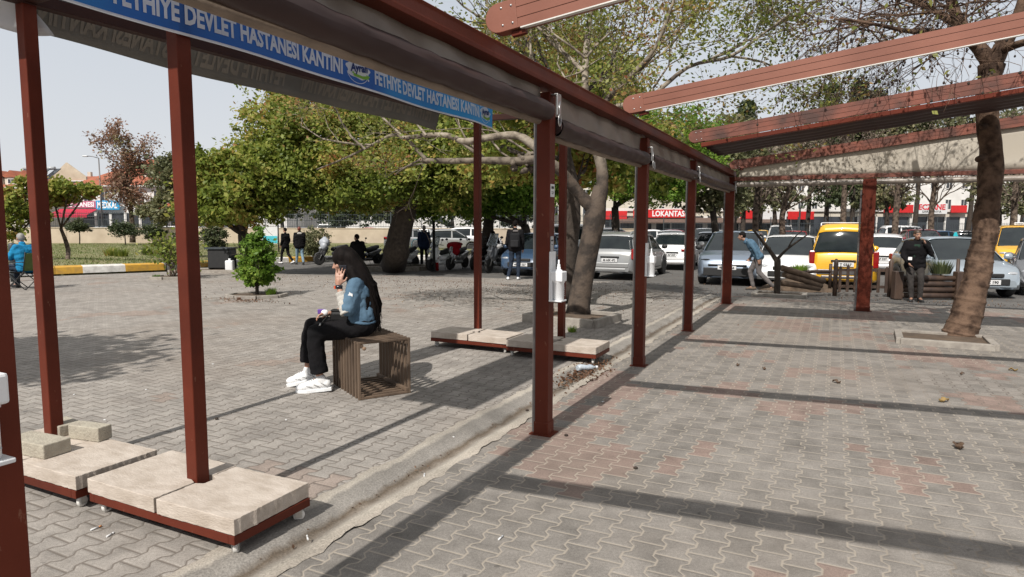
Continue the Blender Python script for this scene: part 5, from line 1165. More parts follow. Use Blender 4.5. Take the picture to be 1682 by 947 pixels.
    for s in (-1, 1):
        pillar(xr1 + .02, xr1 - .09, xb + .03, xb - .05, bb, s)
        pillar(xbm + .04, xbm - .06, xbm + .02, xbm - .05, bb, s)
        rearw = .34 if kind in ('hatch', 'suv', 'sedan') else .16
        pillar(xr0 + .03 + rearw, xr0, xa + .06 + rearw * .4, xa - .03, bb, s)
        if kind in ('wagon', 'van'): pillar(K['wb'][0] + .46, K['wb'][0] + .36, K['wb'][0] + .46, K['wb'][0] + .38, bb, s)
    # wheels
    for xc in K['wb']:
        for s in (-1, 1):
            yw = s * (hw - .10); b = MB(); b.lathe([(wr * .62, -.10), (wr * .95, -.10), (wr, -.07), (wr, .07), (wr * .95, .10), (wr * .62, .10)], (xc, yw, wr), 26, axis='y'); t_ = b.build('wheel', M['rubber'], root)
            b = MB(); b.lathe([(0, s * .07), (wr * .14, s * .085), (wr * .16, s * .07), (wr * .2, s * .06)], (xc, yw, wr), 20, axis='y', m=0)
            for k in range(5):
                a = 2 * math.pi * k / 5 + .3; b.beam((xc + wr * .12 * math.cos(a), yw + s * .07, wr + wr * .12 * math.sin(a)), (xc + wr * .62 * math.cos(a), yw + s * .085, wr + wr * .62 * math.sin(a)), .07, .018, up=(0, s, 0))
            b.lathe([(wr * .60, s * .09), (wr * .66, s * .095), (wr * .68, s * .08), (wr * .60, s * .03)], (xc, yw, wr), 26, axis='y'); b.build('rim', M['steel'], t_)
            b = MB(); b.lathe([(0, s * .02), (wr * .62, s * .02)], (xc, yw, wr), 20, axis='y'); b.build('brake_disc', M['black'], t_)
    # arch lips / seams / trim
    if not lod:
        b = MB()
        for s in (-1, 1):
            for xx in (xbm, K['wb'][1] - .42 if kind != 'x' else 0, K['wb'][0] + .30):
                zt = lerp_tab(belt, xx); b.box((xx, s * (hw * 1.0 + .001), (.34 + zt - .06) / 2), (.010, .006, zt - .40))
            b.box((0, s * (hw + .001), .34), (L * .40, .008, .03))
        b.build('door_seams', M['black'], root)
        for s in (-1, 1):
            for xx in (xbm + .10 + .14, xbm - .10 - .42):
                b = MB(); b.box((xx, s * (hw + .008), lerp_tab(belt, xx) - .17), (.17, .028, .03)); b.build('door_handle', P if not kind == 'van' else M['black'], root, bevel=.008)
    for s in (-1, 1):
        b = MB(); b.ell((xr1 - .22, s * (hw + .09), lerp_tab(belt, xr1 - .2) + .09), (.07, .11, .085), seg=12, rings=8); b.tube([(xr1 - .22, s * (hw - .08), lerp_tab(belt, xr1 - .2) + .02), (xr1 - .22, s * (hw + .05), lerp_tab(belt, xr1 - .2) + .06)], .022, 6); b.build('mirror', P if col not in ('bluegrey', 'silver') else M['black'], root)
    # rear
    xe = -L / 2; zr = .80 if kind not in ('van',) else .86
    for s in (-1, 1):
        b = MB()
        if kind in ('wagon', 'van'): b.box((xe + .14, s * (hw - .10), .86), (.20, .15, .34 if kind == 'wagon' else .46))
        elif kind == 'sedan': b.box((xe + .12, s * (hw - .26), .82), (.26, .42, .13))
        else: b.box((xe + .14, s * (hw - .18), .86), (.22, .26, .18))
        b.build('tail_light', M['red_lens'], root, bevel=.03)
    b = MB(); b.box((xe + .025, 0, .50), (.08, Wd * .74, .16)); b.box((xe + .02, 0, .36), (.07, Wd * .62, .10)); b.build('rear_bumper', P if kind != 'van' else M['guide'], root, bevel=.03)
    if rearp is not None:
        b = MB(); b.box((xe - .022, 0, rearp), (.012, .52, .115)); pl_ = b.build('number_plate', M['plate'], root)
        b = MB(); text_on(b, reg, (xe - .030, .22, rearp - .035), (0, -1, 0), (0, 0, 1), .095, width=.43, bold=.004); b.build('plate_lettering', M['ink'], pl_)
        b = MB(); b.box((xe + .0, 0, rearp + .10), (.05, .62, .05)); b.build('tailgate_trim', M['black'], root, bevel=.01)
    # front
    xf = L / 2; zh = lerp_tab(belt, xf - .25)
    for s in (-1, 1):
        b = MB(); b.ell((xf - .22, s * (hw - .30), zh - .12), (.16, .19, .06 if kind != 'suv' else .035), seg=16, rings=8); b.build('headlight', M['clear_lens'] if kind != 'suv' else M['glass'], root)
    b = MB(); b.box((xf - .012, 0, zh - .16 if kind != 'suv' else .62), (.06, Wd * .40 if kind != 'suv' else Wd * .6, .09 if kind != 'suv' else .05)); b.box((xf - .0, 0, .42), (.05, Wd * (.55 if kind != 'suv' else .74), .16 if kind != 'suv' else .24)); b.build('grille', M['black'], root, bevel=.02)
    for s in (-1, 1):
        b = MB(); b.ell((xf - .10, s * (hw - .24), .42), (.06, .06, .05), seg=12, rings=6); b.build('fog_light', M['clear_lens'], root)
    if frontp is not None:
        b = MB(); b.box((xf + .034, 0, frontp), (.012, .52, .115)); pl_ = b.build('number_plate', M['plate'], root)
        b = MB(); text_on(b, reg, (xf + .042, -.22, frontp - .035), (0, 1, 0), (0, 0, 1), .095, width=.43, bold=.004); b.build('plate_lettering', M['ink'], pl_)
    if rails:
        for s in (-1, 1):
            zr_ = zb_(0) + roof[3][1]; b = MB(); b.tube([(xa + .1, s * wrt * .92, zr_ - .01), (xa + .2, s * wrt * .92, zr_ + .055), (xb - .1, s * wrt * .92, zr_ + .045), (xb, s * wrt * .92, zr_ - .03)], .016, 8); b.build('roof_rail', M['chrome'] if rails == 1 else M['plastic'], root)
    if rails == 2:
        b = MB()
        for i in range(5): b.tube([(xa + .25 + i * .35, -wrt * .9, zb_(0) + roof[3][1] + .07), (xa + .25 + i * .35, wrt * .9, zb_(0) + roof[3][1] + .07)], .014, 6)
        b.build('roof_rack', M['plastic'], root)
    if taxi:
        b = MB(); b.box((.0, 0, zb_(0) + roof[3][1] + .10), (.14, .32, .12)); b.build('roof_sign', M['plate'], root, bevel=.02)
        b = MB(); text_on(b, 'TAKSI', (.072, -.13, zb_(0) + roof[3][1] + .07), (0, 1, 0), (0, 0, 1), .08, width=.26, bold=.003); b.build('sign_lettering', M['ink'], root)
    return root
car('wagon', 'silver', 'silver estate car with roof rails, seen from behind right of the plane tree trunk', 1034, 452, 27, rails=1, rearp=.66, reg='48 AEK 472')
car('sedan', 'white', 'white saloon seen from behind to the right of the silver estate car', 1110, 438, 20, rearp=.62)
car('suv', 'bluegrey', 'blue grey crossover facing the camera behind the leaning man in the denim shirt', 1207, 460, 205, frontp=.55, reg='48 ALD 66')
car('van', 'yellow', 'bright yellow van with a white roof rack seen from behind, beyond the wooden gate', 1379, 466, 25, rails=2, rearp=.72, cat='van', name='parked_van', reg='48 T 0337')
car('hatch', 'white', 'white car parked left of the yellow van behind the dark branched stump', 1296, 464, 206)
car('hatch', 'white', 'white hatchback seen from behind right of the yellow van', 1442, 446, 28, rearp=.6)
car('hatch', 'paleblue', 'pale silver hatchback facing the camera behind the man on the phone', 1556, 477, 190, frontp=.42, reg='48 KC 190')
car('van', 'yellow', 'yellow taxi facing the camera at the right edge', 1668, 440, 212, name='taxi', cat='taxi', taxi=True, group='cars parked in the car park')
car('hatch', 'grey', 'grey car nose at the right picture edge in front of the taxi', 1724, 478, 216, frontp=.42)
car('hatch', 'red', 'dark cherry red car between the white van and the yellow van', 1302, 420, 205)
car('suv', 'darkred', 'dark red car parked behind the pale silver hatchback', 1510, 423, 200)
car('van', 'white', 'small white van seen from the front behind the cherry red car', 1281, 415, 200, name='parked_van', cat='van')
car('sedan', 'silver', 'silver saloon with its tail light beside the third post', 1172, 428, 20, rearp=.6)
car('suv', 'grey', 'grey car beyond the silver saloon between the third and fourth posts', 1160, 415, 200)
car('hatch', 'silver', 'silver car just left of the third post in the second row', 1100, 420, 195)
car('hatch', 'yellow', 'small yellow car far behind the blue grey crossover', 1243, 412, 205, name='taxi', cat='taxi')
car('hatch', 'blue', 'dark blue car parked nose out behind the backpack man', 884, 447, 200, frontp=.42)
car('van', 'white', 'white van behind the backpack man and the blue car', 905, 425, 262, name='parked_van', cat='van')
lodn = [('hatch', 'silver', 'silver car far back behind the thin black pole', 742, 413, 85), ('suv', 'white', 'white car far back between the black pole and the far canopy post', 775, 410, 92), ('hatch', 'grey', 'grey car far back left of the black pole', 680, 410, 88), ('sedan', 'silver', 'silver car far back right of the thick dark trunk', 705, 407, 95),
        ('hatch', 'black', 'black car far back behind the wooden bench planter', 1600, 413, 120), ('suv', 'silver', 'silver car far back right of the ringed trunk', 1650, 411, 110), ('van', 'white', 'white van far back behind the dark red car', 1495, 411, 100), ('hatch', 'blue', 'blue car far back at the right of the white hatchback', 1545, 413, 90),
        ('suv', 'grey', 'grey car far back above the roof of the silver estate car', 1010, 413, 90), ('hatch', 'white', 'white car far back right of the silver estate car roof', 1075, 412, 92), ('sedan', 'darkred', 'maroon car far back between posts two and three', 1110, 410, 88), ('hatch', 'silver', 'silver car far back between posts three and four', 1180, 411, 90)]
for (k, c, lab, px, py, ph) in lodn: car(k, c, lab, px, py, ph, lod=1)
# cars on the street behind the railing, at their own ground height
def streetcar(k, c, lab, px, dist):
    p = W(px, 395, dist); o = car(k, c, lab, px, 400, 88, lod=1, group='cars on the street behind the railing'); o.location = (p.x, dist, -.208)
for (k, c, lab, px) in (('hatch', 'grey', 'dark grey street car under the crimson awning', 122), ('sedan', 'paleblue', 'pale blue street car below the blue shop sign', 172), ('hatch', 'silver', 'silver street car right of the dried tree', 255), ('suv', 'white', 'white street car just before the second canopy post', 288),
        ('hatch', 'grey', 'grey street car behind the small evergreen shrub', 418), ('sedan', 'blue', 'blue street car behind the two walking women', 500), ('van', 'silver', 'silver street van left of the thick trunk', 556), ('hatch', 'red', 'red street car just left of the thick dark trunk', 612), ('hatch', 'silver', 'silver street car at the far left behind the seated man', 66)):
    streetcar(k, c, lab, px, 66)
# ------------------------------------------------------------------ people
SK = pm('skin', (.42, .235, .165), (.36, .19, .13), 8, .5); SKD = pm('skin_tan', (.34, .19, .13), (.28, .15, .10), 8, .5)
def cl_(name, c, c2=None, rough=.9, bump=.5, bs=14): return pm('cloth_' + name, c, c2, 6, rough, bump=bump, bs=bs, spec=.12)
HAIR = pm('black_hair', (.006, .005, .005), (.014, .011, .010), 4, .6, bump=.25, bs=50, stretch=(6, 6, .5), spec=.05)
HAIRB = pm('brown_hair', (.06, .035, .02), (.035, .02, .012), 10, .55); HAIRG = pm('grey_hair', (.30, .29, .28), (.2, .19, .18), 10, .6)
def V3(*a): return Vector(a)
def hand(b, wrist, d, n, side, curl=.5, s=1.0, spread=.16):
    """palm + five fingers; d = direction of fingers, n = palm normal (direction the fingers curl to), side = thumb side"""
    w = Vector(wrist); d = Vector(d).normalized(); n = Vector(n); n = (n - d * n.dot(d)).normalized(); t = d.cross(n) * side
    b.cap(w, w + d * .045 * s, .024 * s, .024 * s, seg=8)
    for k in (-1, 0, 1): b.cap(w + d * .02 * s + t * k * .018 * s, w + d * .082 * s + t * k * .026 * s, .016 * s, .013 * s, seg=8)
    Ls = [.072, .080, .075, .058]
    for i, L in enumerate(Ls):
        k = 1.5 - i; base = w + d * .080 * s + t * k * .0205 * s; dd = (d + t * k * spread * .5).normalized(); p = base; a = 0
        for j, fr in enumerate((.45, .32, .23)):
            a += curl * (.5 if j == 0 else .75); q = p + (dd * math.cos(a) + n * math.sin(a)) * L * fr * s * 1.05; b.cap(p, q, (.0088 - j * .0008) * s, (.0082 - j * .0009) * s, seg=7); p = q
    p = w + d * .025 * s + t * .022 * s; q = p + (t * .8 + d * .6 + n * .25).normalized() * .042 * s; b.cap(p, q, .0125 * s, .0105 * s, seg=7); r = q + (d * .85 + t * .25 + n * .35).normalized() * .034 * s; b.cap(q, r, .0100 * s, .0085 * s, seg=7)
def frame(fwd, up):
    f = Vector(fwd).normalized(); u = Vector(up); u = (u - f * u.dot(f)).normalized(); r = f.cross(u); return r, f, u
def head(b, c, fwd, up=(0, 0, 1), s=1.0):
    r, f, u = frame(fwd, up); Mx = Matrix(((r.x, f.x, u.x), (r.y, f.y, u.y), (r.z, f.z, u.z))); c = Vector(c)
    P = lambda x, y, z: c + (r * x + f * y + u * z) * s
    b.ell(P(0, -.012, .025), (.076 * s, .094 * s, .088 * s), M=Mx); b.ell(P(0, .018, -.035), (.060 * s, .070 * s, .075 * s), M=Mx)
    b.ell(P(0, .055, -.085), (.034 * s, .032 * s, .026 * s), M=Mx); b.ell(P(0, .072, -.035), (.042 * s, .022 * s, .045 * s), M=Mx)
    b.cap(P(0, .083, .012), P(0, .108, -.028), .008 * s, .013 * s, seg=8)                      # nose
    for k in (-1, 1):
        b.ell(P(k * .013, .096, -.030), (.008 * s, .009 * s, .007 * s), M=Mx, seg=8, rings=6); b.cap(P(k * .014, .080, .026), P(k * .042, .068, .022), .008 * s, .007 * s, seg=6); b.ell(P(k * .040, .062, -.026), (.018 * s, .018 * s, .018 * s), M=Mx, seg=8, rings=6)
        b.ell(P(k * .078, -.004, -.012), (.009 * s, .018 * s, .030 * s), M=Mx, seg=8, rings=6)
    b.cap(P(-.020, .084, -.057), P(.020, .084, -.057), .008 * s, .008 * s, seg=8); b.cap(P(-.016, .081, -.067), P(.016, .081, -.067), .009 * s, .009 * s, seg=8)
    return P, Mx
def face_bits(root, P, Mx, s=1.0, brow=None, lipc=None, closed=False):
    b = MB()
    for k in (-1, 1):
        if not closed: b.ell(P(k * .031, .0735, .006), (.0125 * s, .006 * s, .0075 * s), M=Mx, seg=10, rings=6)
    if not closed: b.build('eye_whites', M['plate'], root)
    b = MB()
    for k in (-1, 1):
        if closed: b.cap(P(k * .020, .082, .002), P(k * .044, .072, .0), .0035 * s, .003 * s, seg=6)
        else: b.ell(P(k * .031, .0785, .006), (.0062 * s, .003 * s, .0065 * s), M=Mx, seg=8, rings=6)
        b.cap(P(k * .018, .088, .027), P(k * .048, .074, .026), .0042 * s, .003 * s, seg=6)
    b.build('eyes_and_brows', brow or HAIR, root)
    b = MB(); b.cap(P(-.020, .0895, -.060), P(.020, .0895, -.060), .0055 * s, .0055 * s, seg=8); b.build('lips', lipc or LIP, root)
LIP = pm('lips', (.30, .10, .09), (.26, .08, .075), 9, .4)
MIR = lambda p: Vector((-p[0], p[1], p[2]))
def body_mesh(root, J, skin, s=1.0, vox=.011, hL=None, hR=None, woman=False, smooth=2):
    b = MB(); P, Mx = head(b, J['head'], J['face'], J.get('hup', (0, 0, 1)), s)
    hd = Vector(J['head']); nk = Vector(J['neck'])
    b.cap(nk, hd + Vector((0, 0, -.05 * s)), .052 * s, .050 * s); ch = Vector(J['chest']); pe = Vector(J['pelvis'])
    b.cap(nk, ch, .06 * s, .10 * s); b.cap(ch, pe, .115 * s, .11 * s); w = .93 if woman else 1.0
    for S_ in 'LR':
        sh, el, wr = Vector(J['sh' + S_]), Vector(J['el' + S_]), Vector(J['wr' + S_]); hp, kn, an, to = Vector(J['hp' + S_]), Vector(J['kn' + S_]), Vector(J['an' + S_]), Vector(J['to' + S_])
        b.cap(ch + Vector((0, 0, .06)), sh, .07 * s * w, .050 * s * w); b.cap(sh, el, .048 * s * w, .037 * s * w); b.cap(el, el.lerp(wr, .35), .036 * s * w, .038 * s * w); b.cap(el.lerp(wr, .35), wr, .038 * s * w, .025 * s * w)
        b.cap(pe, hp, .10 * s, .085 * s); b.cap(hp, kn, .080 * s, .052 * s); b.cap(kn, kn.lerp(an, .35), .050 * s, .052 * s); b.cap(kn.lerp(an, .35), an, .052 * s, .034 * s); b.cap(an, to, .036 * s, .028 * s)
        H = hL if S_ == 'L' else hR
        if H is None:
            d = (wr - el).normalized(); H = (d, V3(0, .3, 0) + V3(.6 if S_ == 'L' else -.6, 0, 0), None, .45)
        hand(b, wr, H[0], H[1], (H[2] if H[2] else (1 if S_ == 'L' else -1)), H[3], 1.04 * s)
    o = b.build('body', skin, root, remesh=vox, smooth=smooth); return P, Mx
def garment_top(root, J, mat_, name='jacket', s=1.0, bulk=1.0, long=0, sleeves='LR', vox=.016, sleeve_to=1.0, hood=False, neck=True):
    b = MB(); nk = Vector(J['neck']); ch = Vector(J['chest']); pe = Vector(J['pelvis']); k = bulk * s
    ax = (Vector(J['shR']) - Vector(J['shL'])).normalized()
    for t, wd, r in ((-.12, .085, .085), (.0, .10, .125), (.28, .085, .125), (.55, .06, .122), (.8, .07, .125), (1.0 + long, .075, .128)):
        c = ch.lerp(pe, t) if t >= 0 else ch.lerp(nk, -t * 3); b.cap(c - ax * wd * k, c + ax * wd * k, r * k, r * k, seg=14)
    b.cap(ch, pe + (pe - ch) * long, .13 * k, .135 * k, seg=14)
    if neck: b.cap(nk - Vector((0, 0, .03)), nk + Vector((0, 0, .012)), .075 * k, .066 * k)
    for S_ in 'LR':
        sh, el, wr = Vector(J['sh' + S_]), Vector(J['el' + S_]), Vector(J['wr' + S_]); b.cap(ch + Vector((0, 0, .07 * s)), sh, .085 * k, .066 * k)
        if S_ in sleeves: b.cap(sh, el, .066 * k, .054 * k); b.cap(el, el.lerp(wr, .94 * sleeve_to), .054 * k, .042 * k)
    if hood: b.cap(nk + V3(-.05, -.07, .0), nk + V3(.05, -.07, .0), .065, .065)
    return b.build(name, mat_, root, remesh=vox, smooth=4)
def trousers(root, J, mat_, s=1.0, wide=1.0, to=.93, vox=.016, name='trousers', flare=1.0):
    b = MB(); pe = Vector(J['pelvis'])
    for S_ in 'LR':
        hp, kn, an = Vector(J['hp' + S_]), Vector(J['kn' + S_]), Vector(J['an' + S_])
        b.cap(pe, hp, .122 * s, .105 * s, seg=14); b.cap(hp, kn, .100 * s * wide, .069 * s * wide, seg=14); e = kn.lerp(an, to); b.cap(kn, e, .069 * s * wide, .055 * s * wide * flare, seg=14)
        dn = (an - kn).normalized(); b.tube([e - dn * .05, e + dn * .03], [.054 * s * wide * flare, .058 * s * wide * flare], 14)
    b.cap(pe, pe + Vector((0, 0, .08)), .125 * s, .12 * s); return b.build(name, mat_, root, remesh=vox, smooth=4)
def shoes(root, J, mat_, s=1.0, sole=None, big=1.0, detail=False):
    for S_ in 'LR':
        an, to = Vector(J['an' + S_]), Vector(J['to' + S_]); d = (to - an); d.z = 0; d = d.normalized() if d.length > .01 else V3(0, 1, 0); r, f, u = frame(d, (0, 0, 1)) if True else 0
        dd = (to - an).normalized(); nrm = V3(0, 0, 1); lo = an.z - .085 * s
        pit = math.atan2(to.z - (an.z - .055 * s), (to - an).length)
        f2 = (f * math.cos(pit) + V3(0, 0, 1) * math.sin(pit)).normalized(); r, f2, u2 = frame(f2, (0, 0, 1)); base = an - u2 * .055 * s
        Mx = Matrix(((r.x, f2.x, u2.x), (r.y, f2.y, u2.y), (r.z, f2.z, u2.z)))
        P = lambda x, y, z: base + (r * x + f2 * y + u2 * z) * s * big
        b = MB(); b.cap(P(0, -.045, .012), P(0, .10, .006), .040 * s * big, .040 * s * big); b.ell(P(0, .145, .000), (.044 * s * big, .062 * s * big, .034 * s * big), M=Mx); b.cap(P(0, -.02, .03), P(0, -.005, .06), .040 * s * big, .042 * s * big); b.cap(P(0, .03, .03), P(0, .11, .014), .036 * s * big, .032 * s * big)
        sh_ = b.build('shoe', mat_, root, remesh=.008 if detail else .012, smooth=3)
        b = MB(); out = []
        for (x, y) in ((-.034, -.088), (.034, -.088), (.042, -.03), (.040, .04), (.050, .11), (.046, .17), (.022, .205), (-.022, .205), (-.046, .17), (-.050, .11), (-.040, .04), (-.042, -.03)): out.append((x * s * big, y * s * big))
        b.prism(out, P(0, 0, -.048), r, f2, u2 * .030 * s * big); b.build('sole', sole or M['rubber'], sh_, bevel=.005)
        if detail:
            b = MB()
            for k in range(5): b.cap(P(-.024, .035 + k * .017, .066 - k * .0065), P(.024, .040 + k * .017, .066 - k * .0065), .0035, .0035, seg=6)
            b.build('laces', M['plastic_grey'], sh_)
            b = MB()
            for sx in (-1, 1):
                for k in range(3): b.cap(P(sx * .043, -.05 + k * .06, .0), P(sx * .041, -.01 + k * .06, .028 - .006 * k), .0045, .0035, seg=6)
            b.build('stripes', M['steel'], sh_)
def hair_short(root, P, Mx, mat_, s=1.0, back=True, bald=0):
    b = MB()
    if not bald: b.ell(P(0, -.018, .040), (.082 * s, .096 * s, .086 * s), M=Mx)
    b.ell(P(0, -.045, .015), (.081 * s, .068 * s, .085 * s), M=Mx)
    b.build('hair', mat_, root, remesh=.012, smooth=2)
def std(h=1.75):
    k = h / 1.75; J = dict(pelvis=(0, 0, .93), chest=(0, .0, 1.30), neck=(0, -.005, 1.47), head=(0, .02, 1.635), face=(0, 1, -.05), shL=(-.185, 0, 1.42), shR=(.185, 0, 1.42), elL=(-.23, -.02, 1.13), elR=(.23, -.02, 1.13), wrL=(-.22, .09, .90), wrR=(.22, .09, .90),
        hpL=(-.095, 0, .90), hpR=(.095, 0, .90), knL=(-.10, .02, .49), knR=(.10, .02, .49), anL=(-.10, -.02, .085), anR=(.10, -.02, .085), toL=(-.12, .13, .03), toR=(.12, .13, .03))
    return {a: tuple(x * k for x in v) if a != 'face' else v for a, v in J.items()}
def _garm(o): fold(o, .028)
def person(label, loc, rz, J, skin, top, bot, shoe, hair=None, s=1.0, bulk=1.0, long=0, tops='jacket', face=True, hL=None, hR=None, bald=0, hood=False, vox=.011, wide=1.0, sleeve_to=1.0, sole=None, woman=False):
    root = thing('person', label, 'person', loc, rz); P, Mx = body_mesh(root, J, skin, s, vox, hL, hR, woman)
    _garm(garment_top(root, J, top, tops, s, bulk, long, hood=hood, sleeve_to=sleeve_to)); _garm(trousers(root, J, bot, s, wide)); shoes(root, J, shoe, s, sole)
    if hair: hair_short(root, P, Mx, hair, s, bald=bald)
    if face: face_bits(root, P, Mx, s)
    return root, P, Mx
DENIM = cl_('denim', (.105, .175, .245), (.07, .125, .185), bump=.8, bs=10); BLACKC = cl_('black', (.007, .007, .008), (.011, .010, .011)); NAVY = cl_('navy', (.022, .034, .075), (.016, .024, .055)); JEAN = cl_('jean_pale', (.22, .31, .38), (.16, .24, .31))
GREYC = cl_('grey', (.15, .135, .13), (.11, .10, .10)); KNIT = cl_('cream_knit', (.50, .48, .44), (.38, .36, .33), bump=.9, bs=60); CYANC = cl_('cyan', (.02, .22, .42), (.015, .17, .34)); REDC = cl_('red', (.33, .012, .022), (.24, .01, .015)); GREENC = cl_('dark_green', (.014, .030, .022), (.022, .042, .030))
DARKJ = cl_('dark_jean', (.02, .028, .045), (.03, .04, .06)); WHITEC = pm('white_leather', (.80, .80, .80), (.70, .70, .70), 6, .5); PLAID = cl_('plaid', (.14, .06, .16), (.5, .42, .45)); DBLUE = cl_('denim_shirt', (.09, .16, .23), (.065, .12, .175))
PHONE = pm('phone_black', (.012, .012, .016), (.02, .02, .03), 4, .15)
def phone(label, c, up, out, col=PHONE):
    r, f, u = frame(out, up); Mx = Matrix(((r.x, f.x, u.x), (r.y, f.y, u.y), (r.z, f.z, u.z))); root = thing('phone', label, 'phone', c)
    b = MB(); b.box((0, 0, 0), (.072, .009, .148), M=Mx); b.build('case', col, root, bevel=.003)
    b = MB(); q = Mx @ Vector((.02, .0065, .055)); b.box(q, (.018, .003, .022), M=Mx); b.build('camera_bump', M['black'], root); return root

# ---- seated woman on the crate (faces -X: local +y -> world -x)
HO = Vector((-1.43, 6.12, 0)); HW = R_(93)
J = dict(pelvis=(0, -.03, .635), chest=(0, .0, .92), neck=(0, .075, 1.075), head=(.0, .155, 1.215), face=(-.10, .93, -.30), shL=(-.165, .02, 1.01), shR=(.165, .05, 1.01), elL=(-.235, .085, .765), elR=(.22, .04, .78), wrL=(-.158, .172, 1.005), wrR=(-.07, .265, .735),
         hpL=(-.09, 0, .60), hpR=(.09, 0, .60), knL=(-.115, .415, .575), knR=(.10, .50, .60), anL=(-.11, .37, .115), anR=(.10, .535, .15), toL=(-.12, .53, .045), toR=(.11, .69, .055), hup=(0, .3, 1))
WM = thing('person', 'young woman with long black hair and denim jacket phoning on the slatted crate', 'person', HO, HW)
P, Mx = body_mesh(WM, J, SK, .97, .0065, hL=(V3(.16, -.10, 1), V3(.9, -.1, 0), -1, .20), hR=(V3(-.25, .9, -.05), V3(-.3, 0, -1), -1, .75), woman=True, smooth=1)
face_bits(WM, P, Mx, .97, closed=True)
# denim jacket: cropped, with body and upper sleeves; knit sleeves below
b = MB(); ch = Vector(J['chest']); pe = Vector(J['pelvis']); nk = Vector(J['neck'])
for t, wd, r in ((-.2, .07, .085), (0, .085, .115), (.3, .075, .118), (.62, .075, .125), (.80, .08, .128)):
    c = ch.lerp(pe, t) if t >= 0 else ch.lerp(nk, -t * 2); b.cap(c - V3(wd, 0, 0), c + V3(wd, 0, 0), r, r, seg=16)
b.cap(nk - V3(0, .02, .04), nk - V3(0, .01, -.005), .078, .068)
for S_ in 'LR':
    sh, el, wr = Vector(J['sh' + S_]), Vector(J['el' + S_]), Vector(J['wr' + S_]); b.cap(ch + V3(0, 0, .06), sh, .082, .070); b.cap(sh, sh.lerp(el, .86), .070, .074, seg=16)
FOLD = bpy.data.textures.new('folds', 'CLOUDS'); FOLD.noise_scale = .07; FOLD.noise_depth = 2
def fold(o, st=.02):
    md = o.modifiers.new('folds', 'DISPLACE'); md.texture = FOLD; md.strength = st; md.mid_level = .5
    return o
jk = b.build('denim_jacket', DENIM, WM, remesh=.010, smooth=3)
b = MB()
for S_ in 'LR':
    el, wr = Vector(J['el' + S_]), Vector(J['wr' + S_]); d = wr - el; n = 7
    b.tube([el + d * (-.06 + .80 * i / 13) for i in range(14)], [.062 + .006 * math.sin(i * 2.2) - .0010 * i for i in range(14)], 16)
b.build('knit_sleeve', KNIT, WM, smooth=1)
b = MB(); c = Vector(J['shL']).lerp(Vector(J['elL']), .30) + V3(-.062, .004, 0)
out = [(.018 * math.cos(a) * (1 + .3 * math.sin(3 * a)), .032 * math.sin(a) * (1 + .2 * math.sin(5 * a))) for a in np.linspace(0, 6.283, 22)[:-1]]
b.prism(out, c + V3(-.014, 0, -.02), (0, -1, .25), (-.05, .25, 1), (.03, 0, 0)); b.build('frayed_patch', M['letter_white'], jk)
fold(jk, .030)
# collar and hem band, waist
b = MB(); hc = ch.lerp(pe, .86); ring = [hc + V3(.205 * math.cos(a) * 1.0, .132 * math.sin(a), -.015 + .008 * math.sin(3 * a)) for a in np.linspace(0, 6.283, 40)]; b.tube(ring, .014, 8, cap=False); b.build('jacket_hem', DENIM, jk)
# black trousers with wide straight legs
b = MB(); pe = Vector(J['pelvis'])
for t in (0, .5, 1): b.cap(pe + V3(-.085, 0, -.0 + .12 * t), pe + V3(.085, 0, .12 * t), .125 - .02 * t, .125 - .02 * t, seg=16)
for S_, to in (('L', .86), ('R', .80)):
    hp, kn, an = Vector(J['hp' + S_]), Vector(J['kn' + S_]), Vector(J['an' + S_])
    b.cap(hp, kn - V3(0, .02, .01), .105, .082, seg=16); e = kn.lerp(an, to); b.cap(kn - V3(0, .02, .01), kn.lerp(an, .3), .082, .078, seg=16); b.tube([kn.lerp(an, .2), kn.lerp(an, .5), e], [.078, .078, .084], 18)
fold(b.build('black_trousers', BLACKC, WM, remesh=.010, smooth=4), .018)
shoes(WM, J, WHITEC, 1.0, M['plastic'], 1.13, True)
b = MB()
for S_ in 'LR': an = Vector(J['an' + S_]); kn = Vector(J['kn' + S_]); b.cap(an + V3(0, 0, .0), an.lerp(kn, .10), .040, .042)
# hair: cap plus long strands down the back and over the near shoulder
b = MB(); b.ell(P(0, -.024, .046), (.098, .114, .100), M=Mx); b.ell(P(0, -.070, -.015), (.105, .090, .125), M=Mx)
b.cap(P(-.06, -.035, .02), P(-.078, -.055, -.13), .036, .050); b.cap(P(.06, -.02, .02), P(.078, -.03, -.13), .036, .04)
pts = [P(0, -.08, .02), P(0, -.115, -.10), V3(0, -.055, 1.02), V3(-.02, -.095, .90), V3(-.03, -.12, .78), V3(-.03, -.13, .68), V3(-.03, -.125, .62)]
for (p, q), (r0, r1) in zip(zip(pts, pts[1:]), ((.08, .09), (.09, .085), (.085, .075), (.075, .06), (.06, .042), (.042, .02))):
    for k in (-1, 0, 1): b.cap(p + V3(k * .048, 0, 0), q + V3(k * .048, 0, 0), r0 * .8, r1 * .8, seg=12)
b.cap(P(-.085, -.05, -.10), V3(-.13, -.02, .98), .05, .045); b.cap(V3(-.13, -.02, .98), V3(-.14, -.08, .84), .045, .03); b.cap(V3(-.14, -.07, .84), V3(-.12, -.10, .68), .03, .014)
b.build('long_hair', HAIR, WM, remesh=.010, smooth=3)
b = MB()
for i in range(150):
    a = uni(-1, 1); p = P(a * .085, -.06 + uni(-.03, .03), uni(-.02, .08)); q1 = V3(a * .13, -.10 + uni(-.04, .03), 1.0); q2 = V3(a * .12 + uni(-.02, .02), -.155 + uni(-.03, .04), .80); q3 = V3(a * .10 + uni(-.03, .03), -.16 + uni(-.03, .05), uni(.54, .66)); b.tube([p, P(a * .1, -.12, -.08), q1, q2, q3], [.003, .0035, .0035, .003, .001], 4, cap=False)
